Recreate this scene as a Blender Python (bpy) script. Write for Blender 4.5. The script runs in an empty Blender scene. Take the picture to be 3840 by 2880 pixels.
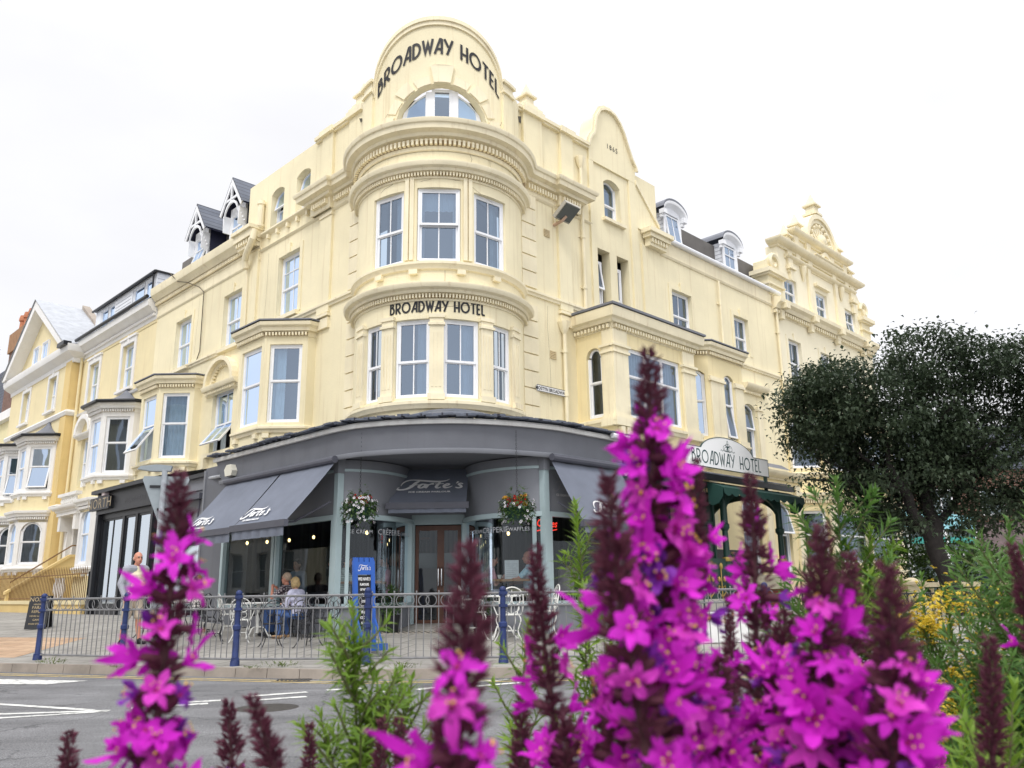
import bpy, bmesh, math, random
from mathutils import Vector, Matrix, noise as mnoise
R = math.radians
rnd = random.Random(7)
scene = bpy.context.scene
COL = scene.collection
W = {}                                    # world position of each object's root

# ------------------------------------------------------------------ materials
def srgb(h):
    h = h.lstrip('#'); c = [int(h[i:i+2], 16)/255 for i in (0, 2, 4)]
    return tuple(x/12.92 if x <= .04045 else ((x+.055)/1.055)**2.4 for x in c)
def nd(nt, t, **kw):
    n = nt.nodes.new(t)
    for k, v in kw.items():
        if k in n.inputs: n.inputs[k].default_value = v
        else: setattr(n, k, v)
    return n
def new_mat(name):
    m = bpy.data.materials.new(name); m.use_nodes = True
    nt = m.node_tree; b = nt.nodes['Principled BSDF']
    return m, nt, b
def mat(name, col, rough=.6, var=.12, scale=3.0, bump=0, bscale=40, metal=0, spec=.4, streak=0, hue2=None, obj=False):
    """painted / plain surface: large soft colour variation, optional vertical weather streaks and fine bump"""
    m, nt, b = new_mat(name); L = nt.links
    b.inputs['Roughness'].default_value = rough; b.inputs['Metallic'].default_value = metal
    b.inputs['Specular IOR Level'].default_value = spec
    if obj: co = nd(nt, 'ShaderNodeTexCoord').outputs['Object']
    else: co = nd(nt, 'ShaderNodeNewGeometry').outputs['Position']
    n1 = nd(nt, 'ShaderNodeTexNoise', Scale=scale, Detail=5.0, Roughness=.6); L.new(co, n1.inputs['Vector'])
    mr = nd(nt, 'ShaderNodeMapRange'); mr.inputs[1].default_value = .3; mr.inputs[2].default_value = .7
    L.new(n1.outputs['Fac'], mr.inputs[0])
    mx = nd(nt, 'ShaderNodeMix', data_type='RGBA')
    d = tuple(max(0, c*(1-var)) for c in col); u = tuple(min(1, c*(1+var*.6)) for c in col)
    if hue2: d = hue2
    mx.inputs[6].default_value = (*d, 1); mx.inputs[7].default_value = (*u, 1); L.new(mr.outputs[0], mx.inputs[0])
    out = mx.outputs[2]
    if streak:
        mp = nd(nt, 'ShaderNodeMapping'); mp.inputs['Scale'].default_value = (7.5, 7.5, .28); L.new(co, mp.inputs['Vector'])
        n2 = nd(nt, 'ShaderNodeTexNoise', Scale=1.0, Detail=6.0, Roughness=.65); L.new(mp.outputs[0], n2.inputs['Vector'])
        m2 = nd(nt, 'ShaderNodeMapRange'); m2.inputs[1].default_value = .55; m2.inputs[2].default_value = .82
        m2.inputs[4].default_value = streak; L.new(n2.outputs['Fac'], m2.inputs[0])
        x2 = nd(nt, 'ShaderNodeMix', data_type='RGBA'); L.new(m2.outputs[0], x2.inputs[0]); L.new(out, x2.inputs[6])
        x2.inputs[7].default_value = (col[0]*.62, col[1]*.52, col[2]*.42, 1); out = x2.outputs[2]
    L.new(out, b.inputs['Base Color'])
    if bump:
        n3 = nd(nt, 'ShaderNodeTexNoise', Scale=bscale, Detail=4.0); L.new(co, n3.inputs['Vector'])
        bp = nd(nt, 'ShaderNodeBump', Strength=bump, Distance=.02); L.new(n3.outputs['Fac'], bp.inputs['Height'])
        L.new(bp.outputs[0], b.inputs['Normal'])
    return m
def brick_mat(name, c1, c2, mortar, size=(.225, .075), msize=.01, ang=0, horiz=False, rough=.8, bump=.4, offset=.5):
    """brick / slab pattern laid in real metres on walls (ang = heading of the wall) or on the ground"""
    m, nt, b = new_mat(name); L = nt.links
    b.inputs['Roughness'].default_value = rough; b.inputs['Specular IOR Level'].default_value = .25
    g = nd(nt, 'ShaderNodeNewGeometry'); sx = nd(nt, 'ShaderNodeSeparateXYZ')
    rot = nd(nt, 'ShaderNodeVectorRotate', rotation_type='Z_AXIS'); rot.inputs['Angle'].default_value = -ang
    L.new(g.outputs['Position'], rot.inputs['Vector']); L.new(rot.outputs[0], sx.inputs[0])
    cb = nd(nt, 'ShaderNodeCombineXYZ'); L.new(sx.outputs[0], cb.inputs[0]); L.new(sx.outputs[1 if horiz else 2], cb.inputs[1])
    br = nd(nt, 'ShaderNodeTexBrick', Scale=1.0); br.offset = offset
    br.inputs['Color1'].default_value = (*c1, 1); br.inputs['Color2'].default_value = (*c2, 1); br.inputs['Mortar'].default_value = (*mortar, 1)
    br.inputs['Brick Width'].default_value = size[0]; br.inputs['Row Height'].default_value = size[1]
    br.inputs['Mortar Size'].default_value = msize; br.inputs['Mortar Smooth'].default_value = .3
    L.new(cb.outputs[0], br.inputs['Vector'])
    n1 = nd(nt, 'ShaderNodeTexNoise', Scale=1.7, Detail=6.0, Roughness=.65); L.new(g.outputs['Position'], n1.inputs['Vector'])
    mr = nd(nt, 'ShaderNodeMapRange'); mr.inputs[1].default_value = .25; mr.inputs[2].default_value = .75; mr.inputs[3].default_value = .72; mr.inputs[4].default_value = 1.15
    L.new(n1.outputs['Fac'], mr.inputs[0])
    mx = nd(nt, 'ShaderNodeMix', data_type='RGBA', blend_type='MULTIPLY'); mx.inputs[0].default_value = 1
    L.new(br.outputs['Color'], mx.inputs[6]); L.new(mr.outputs[0], mx.inputs[7]); L.new(mx.outputs[2], b.inputs['Base Color'])
    if bump:
        bp = nd(nt, 'ShaderNodeBump', Strength=bump, Distance=.01); bp.invert = True
        L.new(br.outputs['Fac'], bp.inputs['Height']); L.new(bp.outputs[0], b.inputs['Normal'])
    return m
def glass_mat(name, tint, refl, rough=.02, ripple=.02, fres=1.0, gcol=(.66, .80, 1)):
    m = bpy.data.materials.new(name); m.use_nodes = True; nt = m.node_tree; nt.nodes.clear(); L = nt.links
    o = nd(nt, 'ShaderNodeOutputMaterial'); tr = nd(nt, 'ShaderNodeBsdfTransparent'); tr.inputs[0].default_value = (*tint, 1)
    gl = nd(nt, 'ShaderNodeBsdfGlossy', Roughness=rough); gl.inputs[0].default_value = (*gcol, 1)
    lw = nd(nt, 'ShaderNodeFresnel', IOR=1.45); ad = nd(nt, 'ShaderNodeMath', operation='MULTIPLY_ADD', use_clamp=True); ad.inputs[1].default_value = fres; ad.inputs[2].default_value = refl
    g = nd(nt, 'ShaderNodeNewGeometry'); n = nd(nt, 'ShaderNodeTexNoise', Scale=1.1, Detail=1.0); L.new(g.outputs['Position'], n.inputs['Vector'])
    bp = nd(nt, 'ShaderNodeBump', Strength=ripple, Distance=.3); L.new(n.outputs['Fac'], bp.inputs['Height']); L.new(bp.outputs[0], gl.inputs['Normal'])
    mx = nd(nt, 'ShaderNodeMixShader'); L.new(lw.outputs[0], ad.inputs[0]); L.new(ad.outputs[0], mx.inputs[0])
    L.new(tr.outputs[0], mx.inputs[1]); L.new(gl.outputs[0], mx.inputs[2]); L.new(mx.outputs[0], o.inputs[0])
    return m
def leaf_mat(name, c1, c2, trans=.35, rough=.5, scale=9.0):
    m, nt, b = new_mat(name); L = nt.links
    b.inputs['Roughness'].default_value = rough; b.inputs['Specular IOR Level'].default_value = .3
    g = nd(nt, 'ShaderNodeNewGeometry'); n1 = nd(nt, 'ShaderNodeTexNoise', Scale=scale, Detail=3.0); L.new(g.outputs['Position'], n1.inputs['Vector'])
    ad = nd(nt, 'ShaderNodeMath', operation='ADD'); ml = nd(nt, 'ShaderNodeMath', operation='MULTIPLY'); ml.inputs[1].default_value = .55
    L.new(g.outputs['Random Per Island'], ml.inputs[0]); L.new(ml.outputs[0], ad.inputs[0])
    m2 = nd(nt, 'ShaderNodeMath', operation='MULTIPLY'); m2.inputs[1].default_value = .6; L.new(n1.outputs['Fac'], m2.inputs[0]); L.new(m2.outputs[0], ad.inputs[1])
    mx = nd(nt, 'ShaderNodeMix', data_type='RGBA'); mx.inputs[6].default_value = (*c1, 1); mx.inputs[7].default_value = (*c2, 1); L.new(ad.outputs[0], mx.inputs[0])
    L.new(mx.outputs[2], b.inputs['Base Color'])
    tl = nd(nt, 'ShaderNodeBsdfTranslucent'); L.new(mx.outputs[2], tl.inputs[0])
    ms = nd(nt, 'ShaderNodeMixShader'); ms.inputs[0].default_value = trans
    L.new(b.outputs[0], ms.inputs[1]); L.new(tl.outputs[0], ms.inputs[2]); L.new(ms.outputs[0], nt.nodes['Material Output'].inputs[0])
    return m
def emit(name, col, s):
    m, nt, b = new_mat(name); b.inputs['Base Color'].default_value = (*col, 1)
    b.inputs['Emission Color'].default_value = (*col, 1); b.inputs['Emission Strength'].default_value = s
    return m

# ------------------------------------------------------------------ mesh builder
class MB:
    def __init__(s): s.v = []; s.f = []; s.m = []; s.mats = []
    def mi(s, m):
        if m not in s.mats: s.mats.append(m)
        return s.mats.index(m)
    def face(s, vs, m):
        k = len(s.v); s.v += [tuple(p) for p in vs]; s.f.append(tuple(range(k, k+len(vs)))); s.m.append(s.mi(m))
    def grid(s, rows, m, closed=False):
        """rows: list of equal-length point lists, stitched"""
        n = len(rows[0]); k = len(s.v); i_m = s.mi(m)
        for r in rows: s.v += [tuple(p) for p in r]
        for i in range(len(rows)-1):
            for j in range(n if closed else n-1):
                a = k+i*n+j; b = k+i*n+(j+1) % n; s.f.append((a, b, b+n, a+n)); s.m.append(i_m)
    def box(s, f, u0, u1, d0, d1, z0, z1, m, nu=1):
        for i in range(nu):
            a = u0+(u1-u0)*i/nu; b = u0+(u1-u0)*(i+1)/nu
            P = [f(x, y, z) for z in (z0, z1) for x, y in ((a, d0), (b, d0), (b, d1), (a, d1))]
            fs = [(0, 3, 2, 1), (4, 5, 6, 7), (0, 1, 5, 4), (2, 3, 7, 6)]
            if i == 0: fs.append((3, 0, 4, 7))
            if i == nu-1: fs.append((1, 2, 6, 5))
            k = len(s.v); s.v += [tuple(p) for p in P]; mi = s.mi(m)
            for q in fs: s.f.append(tuple(k+x for x in q)); s.m.append(mi)
    def cuboid(s, c, size, m, rz=0, taper=1.0):
        cx, cy, cz = c; a, b, h = size[0]/2, size[1]/2, size[2]; cs, sn = math.cos(rz), math.sin(rz)
        P = []
        for z, t in ((0, 1), (h, taper)):
            for x, y in ((-a, -b), (a, -b), (a, b), (-a, b)):
                x *= t; y *= t; P.append((cx+x*cs-y*sn, cy+x*sn+y*cs, cz+z))
        k = len(s.v); s.v += P; mi = s.mi(m)
        for q in ((0, 3, 2, 1), (4, 5, 6, 7), (0, 1, 5, 4), (1, 2, 6, 5), (2, 3, 7, 6), (3, 0, 4, 7)):
            s.f.append(tuple(k+x for x in q)); s.m.append(mi)
    def tube(s, pts, r, m, n=6, cap=True, closed=False):
        pts = [Vector(p) for p in pts]; N = len(pts); rad = r if isinstance(r, (list, tuple)) else [r]*N
        rows = []; up = Vector((0.13, .31, .94)).normalized(); prev = None
        for i, p in enumerate(pts):
            if closed: t = pts[(i+1) % N]-pts[i-1]
            else: t = pts[min(i+1, N-1)]-pts[max(i-1, 0)]
            if t.length < 1e-9: t = Vector((0, 0, 1))
            t.normalize()
            if prev is None:
                a = t.cross(up)
                if a.length < .1: a = t.cross(Vector((1, 0, 0)))
            else: a = prev-t*prev.dot(t)
            if a.length < 1e-6: a = t.orthogonal()
            a.normalize(); prev = a; b = t.cross(a)
            rows.append([p+(a*math.cos(2*math.pi*j/n)+b*math.sin(2*math.pi*j/n))*rad[i] for j in range(n)])
        if closed: rows.append(rows[0])
        s.grid(rows, m, closed=True)
        if cap and not closed: s.face(rows[0][::-1], m); s.face(rows[-1], m)
    def lathe(s, c, prof, m, n=16, cap=True):
        c = Vector(c); rows = [[c+Vector((r*math.cos(2*math.pi*j/n), r*math.sin(2*math.pi*j/n), z)) for j in range(n)] for r, z in prof]
        s.grid(rows, m, closed=True)
        if cap:
            if prof[0][0] > .001: s.face(rows[0][::-1], m)
            if prof[-1][0] > .001: s.face(rows[-1], m)
    def ball(s, c, r, m, n=10, sc=(1, 1, 1)):
        c = Vector(c); rows = []
        for i in range(n//2+1):
            t = math.pi*i/(n//2)
            rows.append([c+Vector((r*sc[0]*max(math.sin(t), .001)*math.cos(2*math.pi*j/n), r*sc[1]*max(math.sin(t), .001)*math.sin(2*math.pi*j/n), -r*sc[2]*math.cos(t))) for j in range(n)])
        s.grid(rows, m, closed=True)
    def prism(s, f, poly, d0, d1, m, mside=None):
        """polygon in (u,z) extruded from depth d0 to d1"""
        A = [f(u, d0, z) for u, z in poly]; B = [f(u, d1, z) for u, z in poly]
        s.face(A[::-1], m); s.face(B, m); n = len(poly)
        for i in range(n): s.face((A[i], A[(i+1) % n], B[(i+1) % n], B[i]), mside or m)
    def slab(s, pts, z0, z1, m):
        A = [(x, y, z0) for x, y in pts]; B = [(x, y, z1) for x, y in pts]; n = len(pts)
        s.face(A[::-1], m); s.face(B, m)
        for i in range(n): s.face((A[i], A[(i+1) % n], B[(i+1) % n], B[i]), m)
    def mesh(s, name, off=(0, 0, 0), smooth=35, merge=True):
        me = bpy.data.meshes.new(name); ox, oy, oz = off
        me.from_pydata([(x-ox, y-oy, z-oz) for x, y, z in s.v], [], s.f)
        for m in s.mats: me.materials.append(m)
        me.polygons.foreach_set('material_index', s.m)
        if merge:
            bm = bmesh.new(); bm.from_mesh(me); bmesh.ops.remove_doubles(bm, verts=bm.verts, dist=1e-5)
            bmesh.ops.recalc_face_normals(bm, faces=bm.faces); bm.to_mesh(me); bm.free()
        if smooth:
            me.polygons.foreach_set('use_smooth', [True]*len(me.polygons)); me.set_sharp_from_angle(angle=R(smooth))
        me.update(); return me

def tagit(o, label=None, cat=None, group=None, kind=None):
    for k, v in (('label', label), ('category', cat), ('group', group), ('kind', kind)):
        if v: o[k] = v
    return o
def thing(name, label, cat, loc=(0, 0, 0), group=None, rz=0):
    o = bpy.data.objects.new(name, None); o.empty_display_size = .2; COL.objects.link(o)
    o.location = loc; o.rotation_euler = (0, 0, rz); W[o.name] = Vector(loc)
    return tagit(o, label, cat, group)
def clusters(mb, tol=.012):
    """pieces that touch each other, each as a builder of its own"""
    n = len(mb.f); key = {}; vid = []
    for p in mb.v:
        k = (round(p[0], 4), round(p[1], 4), round(p[2], 4)); vid.append(key.setdefault(k, len(key)))
    par = list(range(len(key)))
    def find(a):
        while par[a] != a: par[a] = par[par[a]]; a = par[a]
        return a
    for f in mb.f:
        r = find(vid[f[0]])
        for i in f[1:]: par[find(vid[i])] = r
    comp = {}
    for i, f in enumerate(mb.f): comp.setdefault(find(vid[f[0]]), []).append(i)
    items = []
    for fs in comp.values():
        pts = [Vector(mb.v[i]) for q in fs for i in mb.f[q]]
        c = [[p.dot(dL) for p in pts], [p.dot(dR) for p in pts], [p.z for p in pts]]
        items.append([fs, [min(x)-tol for x in c], [max(x)+tol for x in c]])
    grp = list(range(len(items)))
    def g(a):
        while grp[a] != a: a = grp[a]
        return a
    for i in range(len(items)):
        for j in range(i):
            A, B = items[i], items[j]
            if all(A[1][k] <= B[2][k] and B[1][k] <= A[2][k] for k in range(3)): grp[g(i)] = g(j)
    out = {}
    for i, it in enumerate(items): out.setdefault(g(i), []).extend(it[0])
    res = []
    for fs in out.values():
        b = MB()
        for q in fs: b.face([mb.v[i] for i in mb.f[q]], mb.mats[mb.m[q]])
        res.append(b)
    return res
def parts(name, mb, parent, label=None, smooth=35): return [part(name, b, parent, label, smooth) for b in clusters(mb)]
def part(name, mb, parent, label=None, smooth=35, merge=True, kind=None):
    if name in ('bay_wall', 'left_wall', 'right_wall', 'front_wall', 'porch_wall', 'annexe_wall', 'shopfront', 'long_dormer'): smooth = 0
    off = W[parent.name]; me = mb.mesh(name, off, smooth, merge) if isinstance(mb, MB) else mb
    o = bpy.data.objects.new(name, me); COL.objects.link(o); o.parent = parent; W[o.name] = off
    return tagit(o, label, kind=kind)
def solo(name, mb, label=None, cat=None, group=None, kind=None, smooth=35, merge=True, origin=None):
    if origin is None:
        xs = [p[0] for p in mb.v]; ys = [p[1] for p in mb.v]; zs = [p[2] for p in mb.v]
        origin = ((min(xs)+max(xs))/2, (min(ys)+max(ys))/2, min(zs))
    o = bpy.data.objects.new(name, mb.mesh(name, origin, smooth, merge)); COL.objects.link(o); o.location = origin; W[o.name] = Vector(origin)
    return tagit(o, label, cat, group, kind)
def copy_tree(o, parent=None):
    c = o.copy(); COL.objects.link(c)
    if parent: c.parent = parent
    for ch in list(o.children): copy_tree(ch, c)
    return c
def place(proto, used, loc, rz=0, label=None, scale=1):
    o = proto if not used else copy_tree(proto)
    o.location = loc; o.rotation_euler = (0, 0, rz); o.scale = (scale,)*3
    if label: o['label'] = label
    return o

# ------------------------------------------------------------------ surveyed frames
AL = R(-45.204)
dL = Vector((math.sin(AL), math.cos(AL), 0)); dR = Vector((math.cos(AL), -math.sin(AL), 0))
nL = -dR; nR = -dL
K = Vector((-1.8328, 18.0951, 0)); RB = 2.15
CB = K+(dL+dR)*(RB/math.sqrt(2))
def flat(O, du, dn):
    O = Vector(O)
    return lambda u, d, z: O+du*u+dn*d+Vector((0, 0, z))
FL = flat(K, dL, nL); FR = flat(K, dR, nR)
bu = ((dR-dL)/math.sqrt(2)); bn = -((dL+dR)/math.sqrt(2))
FBX = flat(CB, bu, bn)                      # straight frame on the corner's axis
def FB(s, d, z):                            # round the bow: s = arc length
    t = s/RB; r = RB+d
    return CB+bu*(r*math.sin(t))+bn*(r*math.cos(t))+Vector((0, 0, z))
def XY(x, y, z): return Vector((x, y, z))
def chord(m, a, b, d):
    A = m(a, d, 0); B = m(b, d, 0); mid = m((a+b)/2, d+.5, 0)
    du = (B-A); ln = du.length; du.normalize(); n = Vector((du.y, -du.x, 0))
    if n.dot(mid-A) < 0: n = -n
    return flat(A, du, n), ln

def mitre(path, o, closed=False):
    """offset a plan path by o to its left"""
    n = len(path); out = []
    for i in range(n):
        p = Vector(path[i])
        a = Vector(path[i-1]) if (i > 0 or closed) else None
        b = Vector(path[(i+1) % n]) if (i < n-1 or closed) else None
        ns = []
        if a is not None:
            t = (p-a).normalized(); ns.append(Vector((-t.y, t.x)))
        if b is not None:
            t = (b-p).normalized(); ns.append(Vector((-t.y, t.x)))
        if len(ns) == 1: q = ns[0]
        else:
            q = (ns[0]+ns[1]); l = q.length
            q = q/l*(1/max(l/2, .35)) if l > 1e-6 else ns[0]
        out.append(p+q*o)
    return out
def sweep(mb, f, path, prof, m, closed=False, cap=True):
    rows = []
    for o, z in prof:
        P = mitre(path, o, closed); r = [f(p.x, p.y, z) for p in P]
        if closed: r.append(r[0])
        rows.append(r)
    mb.grid(rows, m)
    if cap and not closed:
        mb.face([r[0] for r in rows], m); mb.face([r[-1] for r in rows][::-1], m)
def dentils(mb, f, path, o0, o1, z0, z1, w, gap, m):
    for i in range(len(path)-1):
        a = Vector(path[i]); b = Vector(path[i+1]); t = b-a; L = t.length
        if L < w: continue
        t.normalize(); n = Vector((-t.y, t.x)); k = max(1, int(round(L/(w+gap)))); st = L/k
        for j in range(k):
            p = a+t*(st*(j+.5)); A = p-t*w/2; B = p+t*w/2
            q = [(A+n*o0), (B+n*o0), (B+n*o1), (A+n*o1)]
            P = [f(v.x, v.y, z) for z in (z0, z1) for v in q]; kk = len(mb.v); mb.v += [tuple(x) for x in P]; mi = mb.mi(m)
            for g in ((0, 3, 2, 1), (2, 3, 7, 6), (3, 0, 4, 7), (1, 2, 6, 5)): mb.f.append(tuple(kk+x for x in g)); mb.m.append(mi)
def arc(r, a0, a1, n, c=(0, 0)):            # plan arc, angle measured from the outward axis
    return [(c[0]+r*math.sin(R(a0+(a1-a0)*i/n)), c[1]+r*math.cos(R(a0+(a1-a0)*i/n))) for i in range(n+1)]
def arcz(a, b, zt, rise, u):
    if rise <= 0: return zt
    h = (b-a)/2; r = (h*h+rise*rise)/(2*rise); x = u-(a+b)/2
    return zt-r+math.sqrt(max(r*r-x*x, 0))
def wall(mb, f, u0, u1, z0, z1, ops, m, d=0, depth=.2, step=None, mrev=None):
    us = {u0, u1}; zs = {z0, z1}
    for o in ops: us |= {o[0], o[1]}; zs |= {max(z0, o[2]), min(z1, o[3])}
    us = sorted(x for x in us if u0-1e-6 <= x <= u1+1e-6); zs = sorted(zs)
    if step:
        uu = []
        for a, b in zip(us, us[1:]):
            k = max(1, math.ceil((b-a)/step)); uu += [a+(b-a)*i/k for i in range(k)]
        us = uu+[us[-1]]
    for a, b in zip(us, us[1:]):
        for c, e in zip(zs, zs[1:]):
            x, y = (a+b)/2, (c+e)/2
            if any(o[0] < x < o[1] and o[2] < y < o[3] for o in ops): continue
            mb.face((f(a, d, c), f(b, d, c), f(b, d, e), f(a, d, e)), m)
    mr = mrev or m
    for o in ops:
        a, b, zb, zt = o[:4]; rise = o[4] if len(o) > 4 else 0
        n = 14 if rise > .3 else 8 if rise > 0 else max(1, math.ceil((b-a)/step)) if step else 1
        for i in range(n):
            x, y = a+(b-a)*i/n, a+(b-a)*(i+1)/n; p, q = arcz(a, b, zt, rise, x), arcz(a, b, zt, rise, y)
            if rise > 0: mb.face((f(x, d, p), f(y, d, q), f(y, d, zt), f(x, d, zt)), m)
            mb.face((f(x, d, p), f(y, d, q), f(y, d-depth, q), f(x, d-depth, p)), mr)
            if zb > z0: mb.face((f(x, d, zb), f(y, d, zb), f(y, d-depth, zb), f(x, d-depth, zb)), mr)
        for x in (a, b):
            mb.face((f(x, d, zb), f(x, d, zt-rise), f(x, d-depth, zt-rise), f(x, d-depth, zb)), mr)

# ------------------------------------------------------------------ lettering
def text_mb(mb, s, size, put, m, align='CENTER', sx=1.0, shear=0, spacing=1.0, bold=0):
    """built-in font, flattened to faces; put(x, y) -> point on the sign"""
    cu = bpy.data.curves.new('lettering', 'FONT'); cu.body = s; cu.size = size; cu.align_x = align; cu.resolution_u = 2
    cu.shear = shear; cu.space_character = spacing; cu.offset = bold
    ob = bpy.data.objects.new('lettering', cu); COL.objects.link(ob)
    dg = bpy.context.evaluated_depsgraph_get(); me = bpy.data.meshes.new_from_object(ob.evaluated_get(dg))
    for p in me.polygons: mb.face([put(me.vertices[i].co.x*sx, me.vertices[i].co.y) for i in p.vertices], m)
    bpy.data.objects.remove(ob); bpy.data.meshes.remove(me); bpy.data.curves.remove(cu)
def ribbon(mb, pts, w, put, m):
    n = len(pts); P = [Vector(p[:2]) for p in pts]; ws = [p[2] if len(p) > 2 else w for p in pts]; Lf, Rt = [], []
    for i in range(n):
        if i == 0: t = P[1]-P[0]
        elif i == n-1: t = P[-1]-P[-2]
        else: t = (P[i]-P[i-1]).normalized()+(P[i+1]-P[i]).normalized()
        if t.length < 1e-6: t = P[min(i+1, n-1)]-P[max(i-1, 0)]
        t.normalize(); q = Vector((-t.y, t.x)); k = 1
        if 0 < i < n-1:
            c = (P[i]-P[i-1]).normalized(); k = 1/max(.45, abs(c.dot(t)))
        Lf.append(P[i]+q*ws[i]*k/2); Rt.append(P[i]-q*ws[i]*k/2)
    for i in range(n-1): mb.face((put(*Rt[i]), put(*Rt[i+1]), put(*Lf[i+1]), put(*Lf[i])), m)
def spline(pts, k=6):
    out = []; n = len(pts)
    for i in range(n-1):
        p0, p1, p2, p3 = pts[max(i-1, 0)], pts[i], pts[i+1], pts[min(i+2, n-1)]
        for j in range(k):
            t = j/k; out.append(tuple(.5*((2*b)+(-a+c)*t+(2*a-5*b+4*c-e)*t*t+(-a+3*b-3*c+e)*t**3) for a, b, c, e in zip(p0, p1, p2, p3)))
    out.append(tuple(pts[-1])); return out
def circ(cx, cy, rx, ry, a0=0, a1=360, n=22): return [(cx+rx*math.cos(R(a0+(a1-a0)*i/n)), cy+ry*math.sin(R(a0+(a1-a0)*i/n))) for i in range(n+1)]
DECO = {  # art-deco capitals, unit height: (advance, strokes)
 'B': (.52, [[(.07, 0), (.07, 1)], [(.07, .95), (.2, .95)]+circ(.2, .8, .13, .15, 80, -80, 8)+[(.07, .65)], [(.07, .62), (.22, .62)]+circ(.22, .335, .2, .285, 80, -80, 10)+[(.07, .05)]]),
 'R': (.56, [[(.07, 0), (.07, 1)], [(.07, .95), (.24, .95)]+circ(.24, .69, .2, .26, 80, -80, 10)+[(.07, .43)], [(.2, .42), (.48, 0)]]),
 'O': (.86, [circ(.41, .5, .35, .44)]),
 'A': (.56, [[(.03, 0), (.36, .97), (.47, .97)], [(.47, 1), (.47, 0)], [(.15, .32), (.47, .32)]]),
 'D': (.6, [[(.07, 0), (.07, 1)], [(.07, .95), (.14, .95)]+circ(.14, .5, .36, .45, 85, -85, 14)+[(.07, .05)]]),
 'W': (.72, [[(.04, 1), (.2, .02), (.36, .86), (.5, .02), (.66, 1)]]),
 'Y': (.56, [[(.02, 1), (.28, .5)], [(.54, 1), (.2, 0)]]),
 'H': (.55, [[(.07, 0), (.07, 1)], [(.45, 0), (.45, 1)], [(.07, .42), (.45, .42)]]),
 'T': (.5, [[(.25, 0), (.25, .95)], [(.02, .95), (.48, .95)]]),
 'E': (.42, [[(.07, 0), (.07, 1)], [(.07, .95), (.36, .95)], [(.07, .5), (.32, .5)], [(.07, .05), (.36, .05)]]),
 'L': (.4, [[(.07, 1), (.07, .05)], [(.07, .05), (.36, .05)]]), ' ': (.38, [])}
def deco(mb, s, h, wd, put, m, track=.06, sx=1.0):
    tot = sum((DECO[c][0]+track)*h*sx for c in s)-track*h*sx; x = -tot/2
    for c in s:
        adv, st = DECO[c]
        for pl in st:
            q = []
            for a, b in zip(pl, pl[1:]):
                k = max(1, int(math.hypot(b[0]-a[0], b[1]-a[1])/.35)); q += [(a[0]+(b[0]-a[0])*i/k, a[1]+(b[1]-a[1])*i/k) for i in range(k)]
            q.append(pl[-1]); ribbon(mb, [(x+p[0]*h*sx, p[1]*h) for p in q], wd, put, m)
        x += (adv+track)*h*sx
SCRIPT = [  # flowing script of the ice cream parlour, traced as pen strokes (x, y, pen width)
 [(468, 322, 2), (476, 292, 7), (500, 266, 9), (540, 257, 7), (600, 266, 12), (680, 277, 13), (735, 270, 7), (762, 251, 2)],
 [(462, 338, 3), (449, 341, 8), (450, 354, 10), (470, 360, 9), (505, 352, 12), (535, 325, 16), (556, 290, 15), (578, 268, 8)],
 [(520, 318, 3), (545, 310, 6), (582, 309, 3)],
 [(612, 302, 6), (592, 306, 12), (578, 330, 13), (588, 343, 8), (606, 334, 12), (617, 312, 11), (612, 302, 6), (634, 308, 3)],
 [(634, 303, 6), (628, 324, 12), (618, 345, 11)], [(624, 332, 3), (642, 308, 7), (660, 300, 11), (664, 308, 8)],
 [(710, 270, 5), (697, 300, 12), (684, 332, 13), (694, 345, 8), (714, 334, 3)], [(674, 302, 5), (728, 300, 5)],
 [(722, 330, 3), (748, 322, 7), (762, 306, 9), (748, 302, 8), (732, 322, 13), (738, 342, 11), (764, 338, 6), (782, 324, 3)],
 [(815, 278, 9), (812, 288, 8), (803, 300, 2)],
 [(846, 306, 7), (832, 298, 8), (820, 308, 10), (832, 322, 12), (836, 338, 11), (818, 346, 9), (800, 338, 6)]]
def script(mb, h, put, m, sx=1.0, bold=1.0):
    k = h/110
    for st in SCRIPT:
        q = spline(st, 5); ribbon(mb, [((x-647)*k*sx, (305-y)*k, w*k*bold) for x, y, w in q], 1, put, m)
# ground height: the pavement rises gently from the kerb to the shopfronts
def fence_y(x): return 12.35+max(0, -2.2-x)*.345
def gz_(x, y):
    z = .08*(y-fence_y(x)); k = 1-min(1, max(0, (x-8)/5)); return max(0, min(.5, z))*k
# ------------------------------------------------------------------ palette
CREAM = mat('cream masonry paint', (.85, .765, .525), .75, .11, .45, .22, 22, streak=.62)
RECESS = mat('dark brown recess behind the dentils', (.40, .30, .17), .85, .2, 3)  # darker brown strip set behind the dentil rows
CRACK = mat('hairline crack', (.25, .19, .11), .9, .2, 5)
CREAMT = mat('cream painted mouldings', (.86, .775, .555), .7, .12, 1.0, .14, 40, streak=.7)
CREAMD = mat('deeper cream paint near the street', (.84, .72, .43), .75, .08, .7, .16, 30, streak=.5)
PALE = mat('pale cream paint with painted haze', (.87, .80, .60), .75, .05, .7, .1, 30, streak=.25)  # white haze over the gabled building is put into this colour
YELLOW = mat('yellow masonry paint', (.81, .70, .43), .75, .07, .7, .12, 30, streak=.35)
OCHRE = mat('ochre masonry paint', (.76, .57, .25), .75, .08, .8, .12, 30, streak=.4)
STUCCO = mat('white stucco paint', (.82, .81, .79), .7, .06, 1.0, .08, 40, streak=.35)
UPVC = mat('white window frames', (.85, .86, .88), .35, .03, 4)
WOODW = mat('white boarded cladding', (.80, .82, .86), .5, .05, 3)
SLATE = brick_mat('blue grey roof slate', (.10, .115, .15), (.14, .155, .19), (.03, .03, .04), (.28, .19), .012, AL, rough=.55, bump=.5)
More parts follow.
